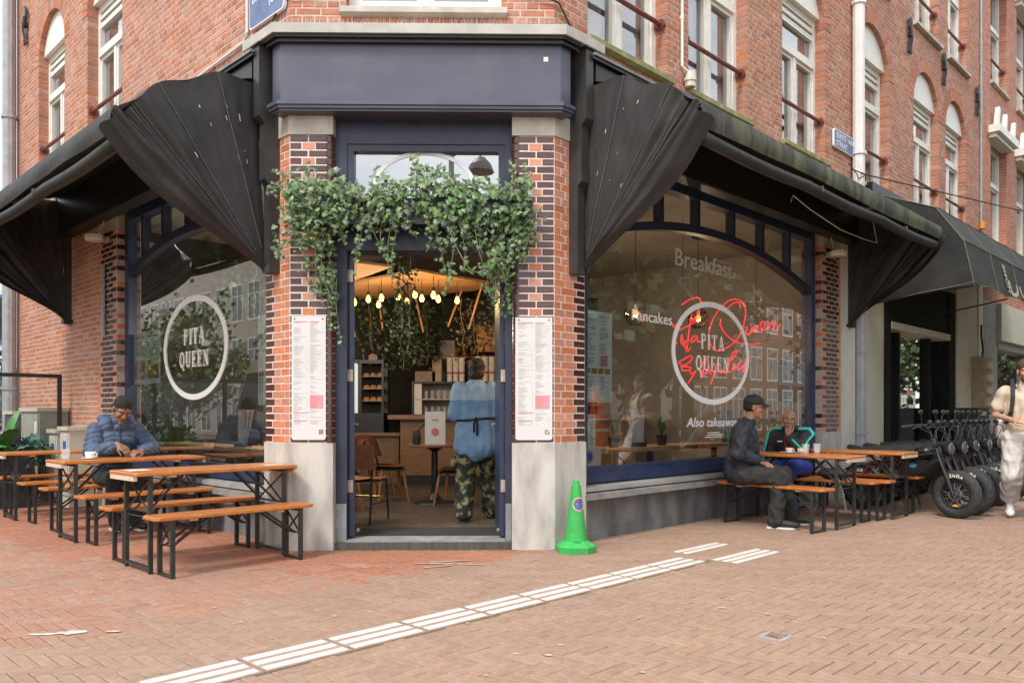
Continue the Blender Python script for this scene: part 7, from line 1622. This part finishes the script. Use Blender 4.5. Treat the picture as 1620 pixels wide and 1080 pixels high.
for k,(u0,u1,h,mt,lb) in enumerate(((3,10.9,9.5,PLF,'cream house across the side street'),(11,18.9,10.5,PLW,'white house across the side street'),(19,27,10,BKF,'red brick house across the side street'),(27.1,60,11,PLF,'long cream house far down the side street'))): house(FL,u0,u1,17,23,h,mt,lb,k+9,3)
# van parked along the side street (mirrored in the left window)
def van(x,y,rz,label,mat):
    root=thing('delivery_van',label,'van',(x,y,0),rz); m=MB(); P=[(-2.6,.35),(2.3,.35),(2.6,.6),(2.55,1.05),(1.9,1.2),(1.35,2.15),(1.1,2.35),(-2.55,2.4),(-2.62,2.2)]; m.prism([(a,-.95,b) for a,b in P],(0,1.9,0)); part('body',m,mat,root,False,fixn=True)
    m=MB()
    for s in(-1,1): m.add([(1.30,s*.955,2.1),(1.85,s*.955,1.25),(.6,s*.955,1.25),(.6,s*.955,2.1)],[(0,1,2,3)])
    m.add([(1.39,-.85,2.12),(1.39,.85,2.12),(1.93,.85,1.22),(1.93,-.85,1.22)],[(0,1,2,3)]); part('window',m,pm('far_pane',(.04,.045,.05)),root,False)
    for a in(-1.7,1.7):
        for s in(-1,1): q=MB(); q.tube([(a,s*.75,.34),(a,s*.97,.34)],.34,16); part('wheel',q,RUB,root,False)
van(-12.0,9.4,math.atan2(FL.d.y,FL.d.x),'pale delivery van parked across the side street, mirrored in the left window',pm('van_paint',(.60,.50,.42),(.64,.54,.46),3,.3,coat=.3))
# street lamp behind the photographer, mirrored in the fanlight
def lamp():
    root=thing('street_lamp','curled single arm street lamp mirrored in the fanlight over the door','street lamp',(-.95,-2.3,0)); m=MB(); m.tube([(0,0,0),(0,0,1.0),(0,0,7.6)],[.10,.075,.05],10); part('pole',m,GREYP,root,False)
    for s in(1,):
        m=MB(); m.tube([(s*(.05+.33*math.sin(t*.45)),0,6.6+.16*t-.012*t*t*1.2) for t in range(8)],.028,6); m.tube([(s*(.33+.16*math.cos(a*.7)),0,7.15+.16*math.sin(a*.7)) for a in range(8)],.022,6); m.tube([(s*.52,0,7.1),(s*.62,0,6.95),(s*.62,0,6.58)],.022,6); part('arm',m,GREYP,root,False)
        m=MB(); m.lathe([(.0,.30),(.10,.29),(.24,.15),(.30,.0),(.28,-.02),(0,-.03)],16,(s*.62,0,6.28)); part('lamp_shade',m,pm('lamp_grey',(.16,.15,.14),(.22,.21,.20),6,.5),root,False)
lamp()
# someone in an orange safety vest further along the street (mirrored beside the menu poster)
def vest():
    root=figure('p','person in orange safety vest standing along the street, mirrored in the wide window',(6.35,8.42,0),R(140)); j=dict(pel=(0,0,.95),ch=(0,0,1.3),nk=(0,0,1.5),shl=(0,.2,1.44),shr=(0,-.2,1.44),ell=(0,.27,1.16),elr=(0,-.27,1.16),wrl=(.15,.22,.95),wrr=(.15,-.22,.95),hpl=(0,.1,.93),hpr=(0,-.1,.93),knl=(.03,.11,.5),knr=(.03,-.11,.5),anl=(0,.11,.1),anr=(0,-.11,.1)); hc=(.03,0,1.66); M=euler()
    body(root,j,hc,M,SK_D,1,[dict(w=j['wrl'],d=(.3,0,-1),nrm=(0,1,0),curl=.5,side=1),dict(w=j['wrr'],d=(.3,0,-1),nrm=(0,-1,0),curl=.5,side=-1)]); face_parts(root,hc,M,1,SK_D)
    b=Bl(); b.e((.01,0,1.71),(.108,.088,.09)); cloth(root,'hair',b,HAIR,.009,2)
    b=Bl(); torso(b,j,1.15); b.c((0,0,.8),(0,0,1.2),.18,.16); v=cloth(root,'safety_vest',b,pm('orange_vest',(.80,.12,.03),(.85,.18,.05),8,.6),.014)
    m=MB()
    for z in(.93,1.1): m.tube([(.205*math.cos(2*pi*k/20),.245*math.sin(2*pi*k/20),z) for k in range(20)],.025,6,closed=True)
    part('reflective_band',m,pm('silver_band',(.6,.6,.6)),v,False)
    b=Bl(); 
    for q in('l','r'): b.ch([j['sh'+q],j['el'+q],j['wr'+q]],(.075,.065,.05))
    cloth(root,'sleeves',b,pm('olive_cloth',(.20,.18,.10),(.26,.23,.14),8,.8),.014)
    b=Bl()
    for q in('l','r'): b.ch([j['hp'+q],j['kn'+q],j['an'+q]],(.11,.085,.07))
    b.c(j['hpl'],j['hpr'],.115); cloth(root,'trousers',b,JEAN,.014); shoe(root,(0,.11,.094),0,SHB,BLACK); shoe(root,(0,-.11,.094),0,SHB,BLACK)
vest()
# ================================================================ left edge: terrace screen, planter, banana plant, cabinets
s0=thing('terrace_screen','black framed glass screen on a dark planter at the end of the terrace','terrace screen',FL.pt(5.9,.9,0)); m=MB()
m.fbox(FL,5.33,6.05,.62,2.6,.0,.66); part('planter_box',m,pm('planter_dark',(.02,.02,.02),(.04,.038,.035),8,.7),s0)
m=MB(); m.fbox(FL,5.87,5.91,.14,.19,.0,1.75); m.fbox(FL,5.87,5.91,.19,2.6,1.70,1.75); m.fbox(FL,5.87,5.91,.19,2.6,.76,.81); m.fbox(FL,5.87,5.91,1.9,1.95,.81,1.70); part('frame',m,BLACK,s0); m=MB(); m.add([FL.pt(5.89,o,z) for o,z in((.19,.81),(2.6,.81),(2.6,1.70),(.19,1.70))],[(0,1,2,3)]); part('pane',m,glassmat('screen_glass',(.90,.92,.91),1.2,.02),s0)
BAN=pm('banana_leaf',(.05,.19,.035),(.10,.28,.06),3,.35,.1,30,rnd=.2)
def banana(p,label,leaves,seed):
    rr=random.Random(seed); root=thing('banana_plant',label,'plant',p); 
    for (dx,dy,h,L_,w_,tw) in leaves:
        m=MB(); d=Vector((dx,dy,0))
        def f(s,t):
            x=t; c=d*(x*L_)+Vector((0,0,h+L_*.95*x-L_*1.0*x*x*(.35+d.length*.5))); wd=w_*math.sin(pi*min(1,x*.93+.07))**.7; sd=Vector((-d.y,d.x,0)); sd=sd.normalized() if sd.length>.01 else Vector((1,0,0)); sd=Matrix.Rotation(tw,3,'Z')@sd
            return c+sd*(2*s-1)*wd+Vector((0,0,-.25*abs(2*s-1)*wd+.008*math.sin(t*40)))
        m.grid(f,6,18); part('leaf',m,BAN,root,False,smooth=True)
        m=MB(); m.tube([(0,0,0),(d.x*.02,d.y*.02,h*.6),f(.5,0)],.018,6); part('stalk',m,BAN,root,False)
q=FL.pt(5.45,.95,.50); banana(q,'big leaved banana plant in the planter before the terrace screen',[(.15,.1,.22,1.05,.14,.3),(.80,.30,.12,.66,.09,0),(.35,-.2,.2,.8,.11,.1),(-.5,.3,.2,.8,.12,0),(.3,-.5,.1,.6,.10,.2),(-.1,-.6,.15,.7,.1,0)],1)
DKG2=pm('shrub_leaf',(.03,.09,.04),(.07,.17,.10),5,.5,rnd=.35,attr=True)
def bush(c,r,label,mat,n,ls,seed,group=None):
    rr=random.Random(seed); root=thing('shrub',label,'shrub',(c[0],c[1],0),0,group); lf=MB(); cl=[Vector((rr.gauss(0,r[0]*.4),rr.gauss(0,r[1]*.4),c[2]+rr.gauss(0,r[2]*.42))) for _ in range(24)]
    for _ in range(n):
        p=rr.choice(cl)+Vector((rr.gauss(0,r[0]*.2),rr.gauss(0,r[1]*.2),rr.gauss(0,r[2]*.2))); p.z=max(.05,p.z); d=Vector((rr.gauss(0,1),rr.gauss(0,1),rr.gauss(.4,1))).normalized(); x_=d.orthogonal().normalized(); y_=d.cross(x_); s=ls*rr.uniform(.6,1.3); lf.add([p-y_*s*.5,p+x_*s*.35,p+y_*s*.6,p-x_*s*.35],[(0,1,2,3)])
    part('foliage',lf,mat,root,False,kind='stuff'); m=MB()
    for k in range(5): e=cl[k]; m.tube([(0,0,0),e*.5,e],[.02,.014,.005],5)
    part('stem',m,BARK,root,False)
p=FL.pt(5.6,.55,0); bush((p.x,p.y,.70),(.28,.28,.22),'bluish green low shrub in the planter by the terrace screen',pm('blue_shrub',(.04,.14,.12),(.10,.26,.22),5,.5,rnd=.35,attr=True),700,.07,3)
p=FL.pt(5.6,1.1,0); bush((p.x,p.y,.72),(.35,.4,.25),'dark green leaves filling the planter under the banana plant',DKG2,700,.10,4)
for k,(x,y,z,rx) in enumerate(((-9.1,14.6,1.1,1.0),(-10.9,14.2,1.25,1.1),(-12.6,13.4,1.2,1.1))): bush((x,y,z),(rx,.8,1.0),('dark shrub behind the glass screen next to the drainpipe','second dark shrub beyond the terrace screen','third dark shrub at the edge of the side street')[k],DKG2,1600,.12,5+k,'shrubs along the side street')
CAB=pm('cabinet_beige',(.48,.46,.38),(.56,.54,.46),5,.6,.08,40); CABG=pm('cabinet_grey',(.30,.29,.24),(.36,.35,.29),5,.6,.08,40)
def cab(u0,u1,o0,o1,h,mat,label):
    root=thing('utility_cabinet',label,'cabinet',FL.pt((u0+u1)/2,(o0+o1)/2,0),0,'utility cabinets along the left wall'); m=MB(); m.fbox(FL,u0,u1,o0,o1,0,h); part('housing',m,mat,root); m=MB(); m.fbox(FL,u0-.02,u1+.02,o0,o1+.03,h,h+.05); part('lid',m,CAB,root)
    m=MB(); m.fbox(FL,u0+.04,u1-.04,o1,o1+.012,.15,h-.05); d_=part('door',m,mat,root); m=MB(); m.fbox(FL,u0+.08,u0+.20,o1+.012,o1+.015,h-.32,h-.14); part('sticker',m,SBLU if h<1.1 else WHITE,d_)
cab(4.95,5.32,.02,.32,.99,CAB,'beige utility cabinet with blue sticker next to the glazed pillar'); cab(5.38,5.72,.02,.34,.95,CAB,'beige utility cabinet in the middle of the row'); cab(6.0,6.9,.02,.38,1.24,CABG,'tall grey green cabinet behind the glass screen'); cab(7.0,7.5,.05,.45,1.2,pm('cabinet_dark',(.04,.04,.045),(.06,.06,.065),6,.6),'dark metal cabinet at the far end of the left wall')
# house with blue windows in the gap at the left
fx=Fr((-34,27.5),0.)
hb=thing('corner_house','white house with blue window frames far down the side street','building',(-26,27.5,0)); m=MB(); m.fbox(fx,0,17.6,-6,0,0,6.2); part('wall',m,PLW,hb)
for f in range(2):
    for k in range(9):
        a=.6+k*1.9; z=1.0+f*2.6; q=MB(); b=a+1.1
        for u in(a,a+.5,b-.12): q.fbox(fx,u,u+.12,0,.05,z,z+1.7)
        q.fbox(fx,a,b,0,.05,z+1.58,z+1.7); q.fbox(fx,a,b,0,.05,z,z+.12); wo=part('window',q,pm('blue_frame',(.03,.14,.36),(.05,.18,.42),8,.5),hb); q=MB(); q.fbox(fx,a+.1,b-.1,.002,.02,z+.1,z+1.6); part('pane',q,pm('far_pane',(.04,.045,.05)),wo)
# ================================================================ next house on the right
h2=thing('brick_house','redder brick house with white stone lintels beyond the angular canopy','building',FR.pt(18,0,0)); w2=Wall(); X0,X1=13.3,23.5
op=[(14.05,15.35),(16.25,17.55),(18.5,19.8),(20.8,22.1)]
hl=[]
for a,b in op: hl+=[rect(a,b,4.9,7.15),rect(a,b,8.35,10.75)]
w2.lay(FR,X0+.012,X1,3.6,12,hl,o=.01); w2.build(h2,BR2,BR2,0)
def crest(a,b,z):
    m=MB(); m.fbox(FR,a-.12,b+.12,-.1,.22,z,z+.16); m.fbox(FR,a-.06,b+.06,-.1,.14,z-.09,z)
    for u in(a-.02,(a+b)/2-.12,b-.10): m.prism([FR.pt(u+x,.08,z+.16+y) for x,y in((0,0),(.16,0),(.24,.40),(.14,.42),(.06,.2))],FR.n*.08)
    return m
for a,b in op:
    for z0,zt in((4.9,7.15),(8.35,10.75)):
        wr_=upper_window(h2,FR,a,b,z0,z0+1.35,zt-.15,zt,None,z0>8,3,True,False,simple=True); part('lintel',crest(a-.05,b+.05,zt+.02),WHITE,wr_)
m=MB(); m.fbox(FR,X0+.02,X1,-.62,-.5,0,12); part('dark_backing',m,DARKROOM,h2); m=MB(); m.fbox(FR,X0,X1,-6,.1,12,12.2); part('roof',m,MATS['roof_felt'],h2)  # dark sheet added behind the windows in place of rooms
GF=pm('grey_frame',(.26,.26,.27),(.32,.32,.33),6,.5); m=MB(); m.fbox(FR,13.31,14.45,-.3,.03,0,3.6); m.fbox(FR,14.45,14.62,-.25,.0,.35,2.75); m.fbox(FR,14.45,23.5,-.25,.05,2.62,2.80); m.fbox(FR,17.4,17.55,-.25,0,.35,2.62); part('shop_frame',m,GF,h2); m=MB(); m.fbox(FR,14.45,23.5,-.3,.12,2.80,3.6); part('shop_fascia',m,CREAM,h2); m=MB(); m.fbox(FR,14.45,23.5,-.3,.0,0,.35); part('shop_plinth',m,CONC,h2); m=MB(); m.add([FR.pt(u,-.12,z) for u,z in((14.6,.35),(23.5,.35),(23.5,2.65),(14.6,2.65))],[(3,2,1,0)]); part('pane',m,GLASS,h2)
bpy.data.scenes.remove(TS); bpy.data.batch_remove(TRASH)
